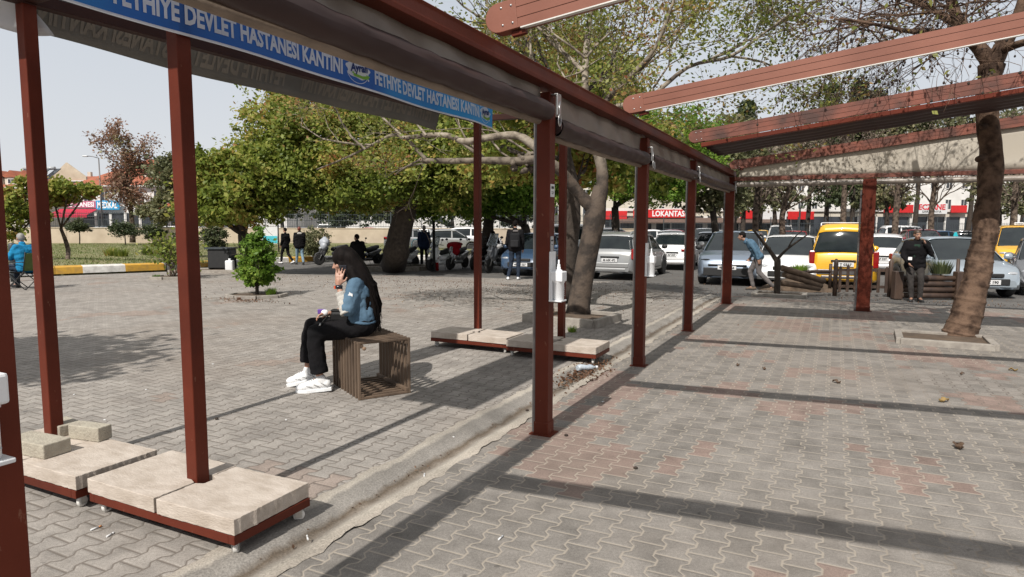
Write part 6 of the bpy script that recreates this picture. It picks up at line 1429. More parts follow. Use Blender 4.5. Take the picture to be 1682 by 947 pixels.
for i in range(40):
    a = uni(-1, 1); b.tube([P(-.075, .03 + .03 * a, .06), P(-.096, .01 + .03 * a, -.04), V3(-.14, .03 + .035 * a, 1.0), V3(-.16 + uni(-.01, .02), .0 + .04 * a, .88 + uni(-.05, .03))], [.003, .0035, .003, .001], 4, cap=False)
b.build('loose_strands', HAIR, WM); WM.children[-1]['kind'] = 'stuff'
# watch
b = MB(); wl_ = Vector(J['wrL']); dl = (V3(.22, -.02, 1)).normalized(); rr_, ff_, uu_ = frame(dl, (0, 1, 0)); c = wl_ - (Vector(J['wrL']) - Vector(J['elL'])).normalized() * .018
b.tube([c - dl * .017, c + dl * .017], [.033, .033], 18); w_ = b.build('watch', PHONE, WM); b = MB(); b.box(c + V3(-.008, .034, .0), (.03, .012, .026)); b.build('watch_strap', pm('orange_strap', (.75, .10, .03), None, 5, .5), w_)
def toW(p, O=HO, a=HW): return Vector((O[0] + p[0] * math.cos(a) - p[1] * math.sin(a), O[1] + p[0] * math.sin(a) + p[1] * math.cos(a), p[2]))
phone('dark phone held to the seated woman\'s ear', toW((-.108, .140, 1.115)), (.0, .10, 1), (.05, -1, 0))
# handbag on her lap
t = thing('handbag', 'small black leather handbag resting in the seated woman\'s lap', 'handbag', toW((-.08, .20, .685)), HW); LEA = pm('black_leather', (.010, .010, .010), (.016, .016, .016), 8, .55, bump=.1, spec=.2)
b = MB(); b.box((.04, -.02, .02), (.12, .19, .11)); b.build('bag_body', LEA, t, bevel=.03); b = MB(); b.box((.04, -.02, .078), (.11, .17, .012)); b.build('flap', LEA, t, bevel=.005)
b = MB(); b.tube([(-.02, .07, .05), (-.07, .12, -.01), (-.085, .15, -.06), (-.075, .10, -.10), (-.06, .02, -.08)], .006, 6); b.build('strap', LEA, t)
b = MB(); b.tube([(-.082, .14, -.03) , (-.088, .15, -.055)], .009, 6); b.build('buckle', M['steel'], t)
t = thing('tissue_packet', 'white and purple tissue packet in the seated woman\'s right hand', 'tissue', toW((-.085, .345, .755)), HW); b = MB(); b.box((0, 0, 0), (.03, .075, .045)); b.build('packet', pm('purple', (.12, .05, .28), None, 5, .5), t, bevel=.006); b = MB(); b.ell((-.01, -.03, -.01), (.03, .035, .03)); b.build('tissue', M['letter_white'], t)

# ---- others
def at(px, py, z=0): p = G(px, py); return (p.x, p.y, p.z + z)
def face_dir(phi): return -R_(phi)      # rz so that local +y points to compass phi (clockwise from +Y)
# man leaning over the blue-grey car, denim shirt
J = std(1.80); J.update(pelvis=(0, -.10, .93), chest=(0, .10, 1.24), neck=(0, .25, 1.36), head=(0, .36, 1.48), face=(0, 1, -.2), shL=(-.18, .17, 1.34), shR=(.18, .17, 1.34), elL=(-.22, -.02, 1.10), elR=(.24, .0, 1.10), wrL=(-.22, -.10, .86), wrR=(.20, .12, .90),
    hpL=(-.09, -.10, .90), hpR=(.09, -.08, .90), knL=(-.10, -.12, .50), knR=(.10, .12, .50), anL=(-.10, -.52, .12), anR=(.10, .02, .085), toL=(-.11, -.38, .03), toR=(.11, .17, .03))
person('man in a blue denim shirt striding bent forward past the blue grey car', at(1238, 476), face_dir(-66), J, SKD, DBLUE, GREYC, cl_('suede', (.16, .12, .09)), HAIR, tops='denim_shirt', bulk=1.0)
pp = G(1245, 476); t = thing('paper_cup', 'small yellow green packet held in the hand of the man in the denim shirt', 'packet', (pp.x - .0, pp.y - .1, .82)); b = MB(); b.box((0, 0, 0), (.06, .05, .09)); b.build('packet', pm('lime', (.45, .6, .08), None, 5, .5), t, bevel=.01)
# man on the phone leaning on the log bench
J = std(1.74); J.update(pelvis=(0, -.08, .88), chest=(0, -.02, 1.24), neck=(0, .0, 1.41), head=(0, .04, 1.555), face=(-.25, 1, -.15), shL=(-.20, -.02, 1.36), shR=(.20, -.02, 1.36), elL=(-.30, .02, 1.12), elR=(.27, .04, 1.08), wrL=(-.15, .15, 1.34), wrR=(.16, .20, .90),
    hpL=(-.10, -.08, .86), hpR=(.10, -.08, .86), knL=(-.12, .08, .46), knR=(.09, .10, .46), anL=(-.11, .12, .085), anR=(.06, .16, .085), toL=(-.15, .27, .03), toR=(.09, .31, .03))
mo = at(1500, 494); ma = face_dir(205)
PM_, Pq, Mq = person('stout man in a black coat phoning while leaning on the log planter', mo, ma, J, SKD, BLACKC, cl_('grey_brown', (.045, .040, .038)), M['black'], HAIRB, tops='coat', bulk=1.14, long=.14, hL=(V3(.25, 0, 1), V3(1, 0, 0), 1, .6))
b = MB(); 
for k_ in (-.045, 0, .045): b.cap(Vector(J['chest']) + V3(k_ * .7, .086, .05), Vector(J['pelvis']) + V3(k_ * .7, .100, .08), .055, .058)
b.build('jumper', GREENC, PM_, remesh=.014, smooth=3)
phone('phone held to the ear of the man in the black coat', toW((-.105, .07, 1.52), mo, ma), (0, 0, 1), (1, 0, 0))
t = thing('paper', 'small white paper in the lowered hand of the man in the black coat', 'paper', toW((.15, .30, .82), mo, ma), ma); b = MB(); b.box((0, 0, 0), (.08, .012, .07)); b.build('sheet', M['letter_white'], t, bevel=.003)
# backpack man
J = std(1.92); J.update(knL=(-.13, .05, .52), anL=(-.22, -.08, .085), toL=(-.26, .08, .03), knR=(.11, .02, .52), anR=(.10, .02, .085), toR=(.12, .19, .03), wrL=(-.20, .16, 1.02), elL=(-.27, -.02, 1.18))
r_, _, _ = person('tall man in black wearing a backpack, back turned, by the big grey scooter', at(846, 459), face_dir(8), J, SKD, BLACKC, DARKJ, WHITEC, HAIR, s=1.03, bulk=1.1, face=False)
t = thing('backpack', 'black backpack worn by the tall man in black', 'backpack', at(846, 459), face_dir(8)); b = MB(); b.box((.02, -.20, 1.28), (.32, .17, .46)); bp = b.build('main_bag', cl_('pack', (.02, .02, .022)), t, bevel=.06); b = MB(); b.box((.02, -.30, 1.18), (.24, .06, .22)); b.build('front_pocket', cl_('pack2', (.028, .028, .03)), t, bevel=.025)
b = MB()
for s_ in (-1, 1): b.tube([(s_ * .11, -.13, 1.50), (s_ * .13, .0, 1.545), (s_ * .13, .12, 1.42), (s_ * .15, .08, 1.20), (s_ * .14, -.12, 1.10)], .016, 6)
b.build('strap', M['black'], t)
b = MB(); b.cap((-.03, -.09, 1.57), (.08, -.08, 1.57), .04, .04); b.build('grey_hood', GREYC, r_, remesh=.012, smooth=2)
# navy jacket man
J = std(1.74); person('man in a hooded navy jacket standing with his back turned beside the thin black pole', at(697, 438), face_dir(-8), J, SK, NAVY, cl_('dark_trousers', (.02, .02, .026)), M['black'], HAIRG, bulk=1.14, long=.18, face=False, hood=True)
t = thing('carrier_bag', 'pale plastic bag hanging from the right hand of the man in the navy jacket', 'bag', at(702, 438), 0); b = MB(); b.ell((.02, .0, .68), (.09, .06, .15)); b.build('bag_body', M['plastic'], t); b = MB(); b.tube([(.02, 0, .82), (.03, 0, .90), (.05, 0, .82)], .006, 5); b.build('bag_handle', M['plastic'], t)
# two walking women
J = std(1.62); J.update(knL=(-.09, .16, .46), anL=(-.09, .20, .09), toL=(-.09, .36, .04), knR=(.09, -.04, .45), anR=(.09, -.36, .13), toR=(.09, -.24, .04))
person('woman in black with a black headscarf walking left behind the shrub', at(470, 433), face_dir(-60), J, SK, BLACKC, BLACKC, WHITEC, HAIR, s=.92, bulk=.98, long=.2, woman=True)
J = std(1.66); J.update(knL=(-.10, .12, .47), anL=(-.12, .22, .09), toL=(-.12, .37, .04), anR=(.12, -.20, .10), toR=(.12, -.05, .04), knR=(.10, .0, .47))
r_, _, _ = person('red haired woman in a puffy black jacket and pale jeans walking away', at(493, 434), face_dir(-25), J, SK, BLACKC, JEAN, M['rubber'], pm('red_hair', (.16, .035, .02), None, 8, .5), s=.95, bulk=1.2, long=.15, face=False, woman=True)
b = MB(); b.cap((-.05, -.09, 1.37), (.06, -.09, 1.37), .05, .05); b.build('grey_hood', KNIT, r_, remesh=.012, smooth=2)
# seated man in black behind the woman's head
J = std(1.76); J.update(pelvis=(0, -.02, .62), chest=(0, .06, .98), neck=(0, .11, 1.15), head=(0, .14, 1.30), face=(-.3, 1, -.15), shL=(-.19, .07, 1.10), shR=(.19, .07, 1.10), elL=(-.28, .10, .86), elR=(.30, .08, .86), wrL=(-.18, .30, .80), wrR=(.20, .30, .80),
    hpL=(-.10, 0, .60), hpR=(.10, 0, .60), knL=(-.18, .40, .56), knR=(.16, .40, .56), anL=(-.20, .42, .12), anR=(.18, .42, .12), toL=(-.22, .57, .04), toR=(.20, .57, .04))
sp = at(590, 449); person('man in a black sweatshirt sitting on a stool just beyond the seated woman', sp, face_dir(-42), J, SKD, BLACKC, PLAID, M['black'], HAIR, s=1.03, bulk=1.14)
t = thing('stool', 'folding metal stool under the man in the black sweatshirt', 'stool', sp, face_dir(-42)); b = MB(); b.box((0, -.04, .50), (.36, .34, .03)); b.build('seat', M['black'], t, bevel=.01)
for sx in (-1, 1):
    for sy in (-1, 1): b = MB(); b.tube([(sx * .15, -.04 + sy * .14, .49), (sx * .18, -.04 - sy * .20, .0)], .011, 6); b.build('leg', M['steel'], t)
# seated man with head in hands on far side of the scooter
J2 = dict(J); J2.update(elL=(-.22, .34, .92), elR=(.22, .34, .92), wrL=(-.08, .22, 1.16), wrR=(.08, .22, 1.16), head=(0, .20, 1.28), face=(0, 1, -.6))
person('person in black sitting hunched with hands to the face behind the big grey scooter', at(809, 440, .12), face_dir(170), J2, SK, BLACKC, DARKJ, M['black'], HAIR, bulk=1.0)
# man in cyan fleece on the camping chair
J = std(1.76); J.update(pelvis=(0, -.05, .52), chest=(0, .0, .88), neck=(0, .05, 1.06), head=(0, .09, 1.215), face=(.25, 1, -.1), shL=(-.20, .0, 1.0), shR=(.20, .0, 1.0), elL=(-.28, .12, .76), elR=(.28, .16, .78), wrL=(-.06, .32, .72), wrR=(.10, .36, .74),
    hpL=(-.10, 0, .50), hpR=(.10, 0, .50), knL=(-.13, .44, .52), knR=(.13, .44, .52), anL=(-.14, .46, .10), anR=(.14, .46, .10), toL=(-.15, .61, .04), toR=(.15, .61, .04))
cp = at(44, 474); ca_ = face_dir(-75); person('grey haired man in a bright blue fleece sitting in the camping chair', cp, ca_, J, SK, CYANC, DARKJ, M['black'], HAIRG, bulk=1.16)
t = thing('camping_chair', 'folding camping chair of green canvas and thin metal legs under the man in blue', 'chair', cp, ca_)
b = MB(); b.grid(lambda u, v: (-.26 + .52 * u, -.26 + .52 * v, .42 - .05 * math.sin(3.14 * u)), 10, 6); b.build('seat', BLACKC, t, solid=.01)
b = MB(); b.grid(lambda u, v: (-.26 + .52 * u, -.27 - .10 * v, .45 + .42 * v), 8, 6); b.build('backrest', cl_('canvas_green', (.10, .14, .05)), t, solid=.01)
for sx in (-1, 1):
    for sy in (-1, 1): b = MB(); b.tube([(sx * .27, sy * .27, .44), (-sx * .25, sy * .28, .0)], .011, 6); b.build('leg', M['black'], t)
    b = MB(); b.tube([(sx * .27, -.27, .44), (sx * .27, -.37, .90)], .011, 6); b.tube([(sx * .28, -.30, .66), (sx * .28, .27, .64), (sx * .27, .27, .44)], .012, 6); b.build('arm_frame', M['black'], t)
    for sy in (-1, 1): b = MB(); b.tube([(sx * .27, sy * .27, .42), (sx * .27, -sy * .27, .02)], .010, 6); b.build('leg', M['black'], t)

# ------------------------------------------------------------------ scooters
def scooter(label, px, py, phi, col, seatc='black', screen=False, cover=None, box=None, s=1.0, z=-.0):
    p = G(px, py); root = thing('motor_scooter', label, 'scooter', (p.x, p.y, p.z + z), math.pi / 2 - R_(phi), 'scooters parked under the trees'); root.scale = (s, s, s); P = paint(col, PC[col], .4 if col in ('silver', 'grey') else .1)
    for nm, x in (('front', .66), ('rear', -.62)):
        b = MB(); R1 = .255; prof = [(R1 - .075, -.05), (R1 - .03, -.06), (R1, -.03), (R1, .03), (R1 - .03, .06), (R1 - .075, .05)]; b.lathe(prof, (x, 0, R1), 24, axis='y'); w = b.build('wheel', M['rubber'], root)
        b = MB(); b.lathe([(R1 - .10, -.04), (R1 - .072, -.045), (R1 - .072, .045), (R1 - .10, .04)], (x, 0, R1), 24, axis='y'); b.lathe([(0, -.05), (.04, -.05), (.04, .05), (0, .05)], (x, 0, R1), 12, axis='y')
        for k in range(5): a = 2 * math.pi * k / 5; b.beam((x + .03 * math.cos(a), 0, R1 + .03 * math.sin(a)), (x + (R1 - .09) * math.cos(a), 0, R1 + (R1 - .09) * math.sin(a)), .03, .03, up=(0, 1, 0))
        b.build('rim', M['steel'], w)
    b = MB()   # bodywork
    b.cap((.52, 0, .52), (.36, 0, .86), .13, .12); b.cap((.48, -.10, .45), (.34, -.13, .75), .07, .08); b.cap((.48, .10, .45), (.34, .13, .75), .07, .08); b.cap((.60, 0, .60), (.46, 0, .84), .07, .10)
    b.cap((.32, -.10, .30), (-.10, -.12, .28), .06, .07); b.cap((.32, .10, .30), (-.10, .12, .28), .06, .07); b.cap((.30, 0, .28), (-.20, 0, .28), .07, .08)
    for sy in (-1, 1): b.cap((-.05, sy * .09, .48), (-.70, sy * .08, .66), .10, .07); b.cap((-.20, sy * .10, .42), (-.60, sy * .09, .55), .09, .07)
    b.cap((-.10, 0, .50), (-.80, 0, .68), .12, .05); b.build('fairing', P, root, remesh=.022, smooth=3)
    b = MB(); b.cap((.80, 0, .46), (.60, 0, .545), .055, .06); b.cap((.60, 0, .54), (.48, 0, .46), .06, .05); b.build('front_mudguard', P, root, remesh=.018, smooth=2)
    b = MB(); b.cap((.02, 0, .68), (-.28, 0, .70), .10, .125); b.cap((-.28, 0, .72), (-.62, 0, .80), .125, .09); b.build('seat', M[seatc], root, remesh=.02, smooth=3)
    b = MB(); b.tube([(.66, -.07, .255), (.50, -.075, .62)], .018, 8); b.tube([(.66, .07, .255), (.50, .075, .62)], .018, 8); b.build('fork', M['steel'], root)
    b = MB(); b.tube([(.28, -.34, .98), (.34, -.20, 1.0), (.38, 0, .95), (.34, .20, 1.0), (.28, .34, .98)], .014, 8); b.cap((.38, 0, .84), (.38, 0, .96), .05, .05); hb = b.build('handlebar', M['black'], root)
    for sy in (-1, 1):
        b = MB(); b.tube([(.33, sy * .24, 1.0), (.34, sy * .30, 1.15)], .007, 6); b.ell((.33, sy * .32, 1.19), (.018, .065, .042), seg=12, rings=8); b.build('mirror', M['black'], hb)
    b = MB(); b.ell((.60, 0, .74), (.05, .11, .06)); b.build('headlight', M['clear_lens'], root); b = MB(); b.box((-.84, 0, .66), (.04, .16, .06)); b.build('tail_light', M['red_lens'], root, bevel=.01)
    b = MB(); b.tube([(-.1, -.16, .22), (-.35, -.20, .26), (-.78, -.20, .34)], [.03, .045, .05], 10); b.build('exhaust', M['guide'], root); b = MB(); b.box((-.40, .0, .32), (.40, .22, .20)); b.build('engine', M['black'], root, bevel=.03)
    b = MB(); b.tube([(-.02, .14, .24), (.04, .26, .0)], .012, 6); b.build('side_stand', M['black'], root)
    if screen:
        b = MB(); b.grid(lambda u, v: (.52 - .24 * v - .06 * (2 * u - 1) ** 2, (-.20 + .40 * u) * (1 - .25 * v), .90 + .42 * v), 8, 8); m_, nt_, bb_ = newmat('screen_plastic'); bb_.inputs['Base Color'].default_value = (.5, .55, .58, 1); bb_.inputs['Transmission Weight'].default_value = .7; bb_.inputs['Roughness'].default_value = .12; b.build('windscreen', m_, root, solid=.004)
    if cover:
        b = MB()
        for (c, r) in cover[1]: b.ell(c, r)
        b.build('cover', cover[0], root, remesh=.02, smooth=4)
    if box: b = MB(); b.box((-.82, 0, .98), (.38, .42, .32)); b.build('top_box', M[box], root, bevel=.04)
    return root
PL = pm('grey_plastic_sheet', (.42, .44, .48), (.32, .34, .38), 5, .35, bump=1, bs=12)
scooter('dark scooter with its handlebars wrapped in grey plastic, left of the seated woman\'s head', 548, 434, 232, 'black', cover=(PL, [((.40, 0, .98), (.22, .30, .20)), ((.46, .1, .84), (.16, .2, .2)), ((.34, -.1, 1.12), (.12, .12, .12))]))
scooter('silver scooter half hidden behind the thick dark trunk on its right side', 650, 436, 300, 'silver', s=.98)
scooter('black scooter behind the man in the black sweatshirt', 603, 436, 215, 'black')
scooter('white scooter with a tall windscreen left of the one draped in red', 668, 440, 205, 'white', screen=True)
scooter('scooter draped with a red jacket at the far canopy post', 752, 441, 204, 'silver', cover=(REDC, [((.30, 0, .92), (.22, .33, .16)), ((.38, 0, .72), (.20, .30, .22)), ((.22, 0, 1.0), (.12, .36, .10))]))
scooter('silver scooter with its front wheel turned beside the red draped one', 725, 443, 212, 'white', screen=True)
scooter('big grey maxi scooter just left of the backpack man', 818, 446, 207, 'grey', screen=True, s=1.1)
scooter('dark scooter between the red draped one and the big grey one', 788, 441, 200, 'black')

# ------------------------------------------------------------------ timber fence, log planter bench, stump
FA, FB = G(1368, 485), G(1462, 487); fz = math.atan2((FB - FA).y, (FB - FA).x); FL = (FB - FA).length
t = thing('picket_gate', 'dark brown timber picket gate between the split logs and the log planter', 'gate', (FA.x, FA.y, FA.z), fz)
for i, x in enumerate((.04, FL - .02)): b = MB(); b.tube([(x, 0, 0), (x, 0, .88), (x, 0, .94)], [.055, .055, .02], 12); b.build('gate_post', M['wood_dark'], t)
for i in range(7):
    x = .14 + i * (FL - .26) / 6; b = MB(); h_ = .76 + .05 * math.sin(i * 2.1); b.prism([(-.034, .10), (.034, .10), (.034, h_ - .04), (0, h_), (-.034, h_ - .04)], (x, -.045, 0), (1, 0, 0), (0, 0, 1), (0, .025, 0)); b.build('picket', M['wood_dark'], t, bevel=.004)
b = MB(); b.box((FL / 2, 0, .24), (FL, .035, .07)); b.box((FL / 2, 0, .66), (FL, .035, .07)); b.build('rail', M['wood_dark'], t)
BA, BB = G(1468, 491), G(1580, 492); bz = math.atan2((BB - BA).y, (BB - BA).x); BL = (BB - BA).length
t = thing('log_planter', 'low dark log planter wall the man in the black coat leans on', 'planter', (BA.x, BA.y + .05, BA.z), bz)
for k in range(4): b = MB(); b.tube([(.05, 0, .09 + k * .14), (BL * .5, 0, .095 + k * .14), (BL - .05, 0, .09 + k * .14)], [.066, .07, .064], 12); b.build('log', M['wood_dark'], t)
for x in (.08, BL - .08): b = MB(); b.box((x, -.02, .34), (.20, .20, .68)); b.build('end_post', M['wood_dark'], t, bevel=.02)
b = MB(); b.tube([(BL - .05, .1, 0), (BL - .05, .1, .98)], [.05, .04], 10); b.build('stake', M['wood_dark'], t)
pp = BA.lerp(BB, .72); tuft('plant', 'spiky dark green plant growing in the log planter', (pp.x, pp.y + .15, .42), .34, 260, 'dark')
LA = G(1284, 478); t = thing('log_edging', 'broken edging of split brown logs slanting down beside the dark stump', 'log edging')
for (a, c_, r) in (((1282, 450, .62), (1352, 470, .26), .075), ((1286, 456, .45), (1348, 478, .14), .07), ((1280, 470, .25), (1345, 484, .07), .065), ((1318, 458, .50), (1362, 456, .50), .04)):
    A = G(a[0], 486); C_ = G(c_[0], 486); b = MB(); b.tube([(A.x, A.y, a[2] - .08), ((A.x + C_.x) / 2, (A.y + C_.y) / 2, (a[2] + c_[2]) / 2 - .07), (C_.x, C_.y, c_[2] - .08)], r, 12, m=0); b.build('log', M['wood_dark'] if r < .05 else M['wood'], t)
b = MB(); A = G(1362, 486); b.tube([(A.x, A.y, 0), (A.x, A.y, .62)], .04, 8); b.build('stake', M['wood_dark'], t)
pp = G(1325, 480); b = MB(); b.grid(lambda u, v: (pp.x + (u - .5) * 1.9, pp.y + .1 + .9 * v, pp.z - .02 + .36 * (math.sin(math.pi * u) * math.sin(math.pi * v)) ** .6 + .03 * math.sin(u * 21 + v * 9)), 30, 14); setp(b.build('soil_mound', M['soil']), 'raised soil mound behind the split logs', 'soil')
tuft('grass_tuft', 'bright grass growing on the soil mound behind the split logs', (pp.x, pp.y + .45, .22), .30, 600, 'bright'); 
sb = G(1276, 487); t = thing('bare_sapling', 'dark forked sapling with cut bare branches standing in front of the white car', 'tree'); T = Tree(); ds = sb.y
T.limb([sb, W(1277, 455, ds), W(1277, 425, ds)], .075, .07, 10); T.limb([W(1277, 430, ds), W(1262, 408, ds), W(1238, 378, ds - .1)], .06, .025, 8); T.limb([W(1277, 425, ds), W(1294, 408, ds), W(1325, 386, ds)], .045, .015, 8); T.limb([W(1294, 408, ds), W(1303, 392, ds), W(1318, 378, ds)], .02, .01, 6)
T.mb.build('trunk', M['bark_dark'], t)
kerb_ring('tree_bed', 'low pale brick bed around the dark forked sapling', rectpts(sb + Vector((.1, .1, 0)), .55, .38, -ROW), .11, .09, 'concrete_light')
tl = G(1565, 470); t = thing('cloth', 'turquoise cloth tied to a stake behind the log planter', 'cloth', (tl.x, tl.y, tl.z)); b = MB(); b.tube([(0, .02, 0), (0, .02, 1.5)], .015, 6); b.build('stake', M['wood_dark'], t)
b = MB(); b.add([(-.14, 0, 1.12), (.02, 0, 1.18), (.17, .02, 1.22), (.20, .03, 1.34), (.08, 0, 1.40), (.0, 0, 1.60), (-.06, 0, 1.58), (-.10, .02, 1.34)], [(0, 1, 2, 3, 4, 5, 6, 7)]); b.build('rag', pm('turquoise', (.02, .45, .52), None, 4, .8), t, solid=.02)

# ------------------------------------------------------------------ street furniture and litter
p = G(366, 446); t = thing('litter_bin', 'dark square bin on thin legs beside the many stemmed tree', 'bin', (p.x, p.y, p.z)); b = MB(); b.box((0, 0, .45), (.72, .6, .62)); b.build('bin_body', M['black'], t, bevel=.02); b = MB(); b.box((0, 0, .80), (.86, .7, .05)); b.build('bin_roof', M['fence'], t)
for sx in (-1, 1): b = MB(); b.box((sx * .34, 0, .4), (.05, .5, .8)); b.build('leg', M['fence'], t)
kerb_ring('tree_bed', 'stone kerb edging behind the small shrub bed, by the dark bin', rectpts(G(352, 447) + Vector((0, .2, 0)), 1.3, .55, .05), .1, .1)
p = G(378, 447); t = thing('canister', 'white plastic canister standing by the dark bin', 'canister', (p.x, p.y, p.z)); b = MB(); b.box((0, 0, .2), (.26, .2, .4)); b.build('canister_body', M['plastic'], t, bevel=.04); b = MB(); b.lathe([(0, .39), (.04, .39), (.04, .46), (0, .46)], seg=12); b.build('cap', M['plastic'], t)
p = G(448, 420); t = thing('information_board', 'white and cyan information board on a dark post behind the shrub', 'board', (p.x, p.y, p.z)); b = MB(); b.tube([(.35, 0, 0), (.35, 0, 1.75)], .04, 8); b.build('post', M['black'], t); b = MB(); b.box((-.1, -.02, 1.15), (.85, .05, .95)); b.build('panel', M['plate'], t); b = MB(); b.box((-.1, -.05, .92), (.82, .02, .40)); b.build('cyan_print', pm('cyan_print', (.08, .5, .6), None, 4, .4), t)
p = G(24, 462); t = thing('bollard', 'grey ribbed bollard behind the seated man in blue', 'bollard', (p.x, p.y, p.z)); b = MB(); b.lathe([(0, 0), (.09, 0), (.09, .5), (.075, .52), (.09, .54), (.09, .80), (.075, .82), (.09, .84), (.09, 1.0), (.06, 1.04), (0, 1.05)], seg=14); b.build('shaft', M['fence'], t)
p = G(718, 444); t = thing('bollard', 'short red and white bollard at the foot of the thin black pole', 'bollard', (p.x, p.y, p.z)); b = MB(); b.lathe([(0, 0), (.07, 0), (.06, .60), (0, .62)], seg=12, m=0); b.build('shaft', M['red_lens'], t); b = MB(); b.lathe([(.068, .32), (.068, .44)], seg=12); b.build('reflective_band', M['plate'], t)
p = G(684, 432); t = thing('bicycle_stand', 'light blue metal stand left of the man in the navy jacket', 'stand', (p.x, p.y, p.z)); CB = pm('light_blue_metal', (.25, .55, .65), None, 4, .4)
for (nm, pts) in (('frame', [(-.2, 0, 0), (-.2, 0, .95), (-.1, 0, 1.1), (.1, 0, 1.1), (.2, 0, .95), (.2, 0, 0)]), ('crossbar', [(-.2, 0, .5), (.2, 0, .5)])): b = MB(); b.tube(pts, .025, 8); b.build(nm, CB, t)
b = MB(); b.lathe([(0, -.02), (.16, -.02), (.16, .02), (0, .02)], (0, -.05, .86), 16, axis='y'); b.build('round_sign', M['plate'], t)
p = G(1505, 470)
# crushed bottle and litter in the channel
lp = G(962, 609); t = thing('plastic_bottle', 'crushed clear plastic bottle lying in the drain channel', 'bottle', (lp.x, lp.y, .01), .4); BLP = pm('crumpled_pet', (.35, .42, .50), (.55, .58, .6), 30, .2, bump=1, bs=60)
b = MB(); b.tube([(-.10, 0, .03), (-.06, .01, .035), (.0, -.005, .03), (.05, .005, .028), (.08, 0, .025), (.10, 0, .024), (.125, 0, .024)], [.028, .034, .026, .031, .024, .012, .012], 12); b.build('bottle_body', BLP, t); b = MB(); b.lathe([(0, .125), (.015, .125), (.015, .145), (0, .145)], (0, 0, .024), 10, axis='x'); b.build('cap', M['plastic'], t)
def scatter_leaves(name, label, c, rad, n, leaf, size, cat):
    a = rng.normal(0, 1, (n, 2)) * np.array(rad); cc = np.zeros((n, 3)); uv = a
    for i in range(n): q = Vector(c) + VD * uv[i, 1] + ND * uv[i, 0]; cc[i] = (q.x, q.y, q.z * (c[2] < 0) + HZ(q.x, q.y) + .006 + .008 * rng.random())
    o = leaves(name, cc, size, LM[leaf], up=4); setp(o, label, cat, kind='stuff'); return o
cc_ = G(958, 612); cc_.z = 0
LM['brownlitter'] = leafmat('brown_litter', [(0, (.06, .035, .02)), (.6, (.14, .07, .04)), (1, (.24, .17, .10))], .1)
scatter_leaves('leaf_litter', 'brown leaf litter gathered around the crushed bottle', cc_, (.10, .38), 500, 'brownlitter', .028, 'leaf litter')
q = G(760, 470); scatter_leaves('leaf_litter', 'dry brown debris scattered under the big trees', (q.x, q.y, 0), (3.6, 2.0), 3500, 'brownlitter', .024, 'leaf litter')
q = G(1080, 470); scatter_leaves('leaf_litter', 'fine brown litter on the paving before the silver estate car', (q.x, q.y, 0), (2.0, 1.8), 1100, 'brownlitter', .022, 'leaf litter')
q = RF(-.50, 2.5); scatter_leaves('leaf_litter', 'fine dark dirt and crumbs lying along the drain channel', (q.x, q.y, -.03), (.05, 3.5), 420, 'brownlitter', .014, 'debris')
q = G(400, 493); scatter_leaves('leaf_litter', 'small brown leaves in front of the shrub bed', (q.x, q.y, 0), (.45, .15), 260, 'brownlitter', .03, 'leaf litter')
q = G(1620, 500); scatter_leaves('leaf_litter', 'dark fallen leaves and seed fluff behind the ringed tree', (q.x, q.y, 0), (2.6, .9), 900, 'brownlitter', .024, 'leaf litter')
def deadleaf(px, py, s, label, c, rz):
    p = G(px, py); t = MB(); m = c
    def fn(u, v):
        x = (u - .5) * 2; w = .5 * (1 - x * x) ** .6 * (1 + .25 * math.sin(9 * x)); return (x * s, (v - .5) * 2 * w * s, .006 + .018 * abs(v - .5) * 2 * s / .05 + .010 * math.sin(x * 4))
    t.grid(fn, 14, 6); o = t.build('fallen_leaf', m, None, solid=.001); o.location = (p.x, p.y, .004); o.rotation_euler = (0, 0, rz); setp(o, label, 'leaf')
YL = pm('yellow_leaf', (.30, .21, .07), (.22, .13, .05), 30, .7); BLF = pm('brown_leaf', (.10, .06, .035), (.06, .035, .02), 30, .7)
deadleaf(1550, 660, .055, 'curled yellowish dead leaf on the paving nearest the long middle shadow at right', YL, .3); deadleaf(1574, 736, .06, 'dark olive dead leaf on the paving, lower right', BLF, 1.2)
deadleaf(1374, 629, .045, 'small dark dead leaf right of centre between two beam shadows', BLF, 2.1); deadleaf(1212, 601, .03, 'tiny reddish brown leaf just beyond the first beam shadow', BLF, .8); deadleaf(1255, 607, .03, 'tiny brown leaf right of the reddish one', BLF, 1.7); deadleaf(1664, 609, .04, 'pale dead leaf near the right edge by the ringed tree', YL, 2.5); deadleaf(1580, 615, .028, 'tiny dark leaf below the ringed tree bed', BLF, .2)
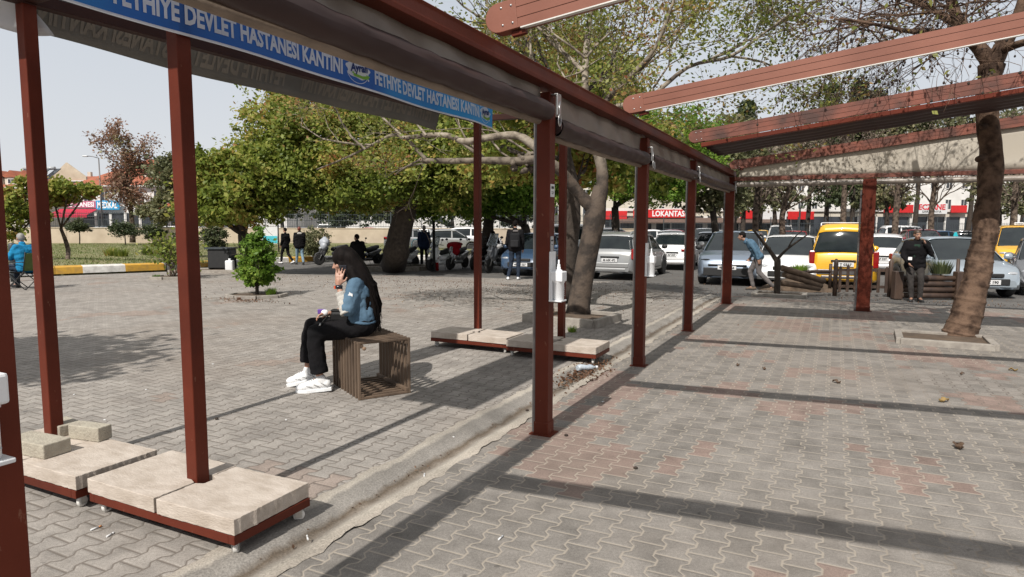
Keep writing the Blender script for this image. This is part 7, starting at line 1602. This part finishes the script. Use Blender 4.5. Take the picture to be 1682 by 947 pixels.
def butt(px, py, c, label, L=.026):
    p = G(px, py); o = MB(); a = uni(0, 3.1); o.tube([(-L * math.cos(a), -L * math.sin(a), .006), (L * .3 * math.cos(a), L * .3 * math.sin(a), .006)], .0045, 8); o.tube([(L * .31 * math.cos(a), L * .31 * math.sin(a), .006), (L * math.cos(a) * .8, L * math.sin(a) * .8, .006)], .0047, 8, m=1)
    ob = o.build('cigarette_end', [M['plate'], c]); ob.location = (p.x, p.y, p.z); setp(ob, label, 'cigarette end')
ORF = pm('filter_orange', (.5, .22, .08), None, 9, .8)
butt(159, 868, ORF, 'orange cigarette end on the paving left of the nearest wheeled base', .03); butt(182, 879, M['plate'], 'white cigarette end lying right of the orange one'); butt(823, 884, M['plastic_grey'], 'pale speck of litter on the paving at bottom centre'); butt(505, 884, M['plate'], 'white cigarette end at the edge of the drain channel near the bottom'); butt(697, 781, M['plate'], 'white cigarette end in the drain channel left of the main post foot')
for i, (px, py) in enumerate(((172, 690), (240, 640), (122, 648), (350, 598), (470, 690), (530, 615), (745, 718), (990, 660), (905, 640))):
    p = G(px, py); o = MB(); o.ell((0, 0, .004), (uni(.008, .016), uni(.006, .01), .004), seg=8, rings=4); ob = o.build('litter_scrap', M['plate']); ob.location = (p.x, p.y, p.z)
    setp(ob, ['white scrap on the paving beyond the left base', 'white scrap in the sunlit paving left of the second canopy post', 'white scrap nearest the first canopy post', 'white scrap right of the second canopy post', 'white scrap left of the crate shadow', 'white scrap by the seated woman\'s heel', 'white streaked scrap beside the drain channel', 'white scrap right of the main post', 'white scrap just right of the main post shaft'][i], 'litter')
for i, (px, py) in enumerate(((356, 689), (690, 480), (866, 675), (1044, 770), (930, 716))):
    p = G(px, py); o = MB(); o.ell((0, 0, .008), (.016, .013, .010), seg=8, rings=5); ob = o.build('seed_ball', LM['seed']); ob.location = (p.x, p.y, p.z)
    setp(ob, ['dark seed ball on the paving right of the second canopy post', 'dark seed ball far back left of the far canopy post', 'dark seed ball in the channel left of the main post', 'dark seed ball by the shadow at bottom centre', 'dark seed ball right of the main post foot'][i], 'seed ball')
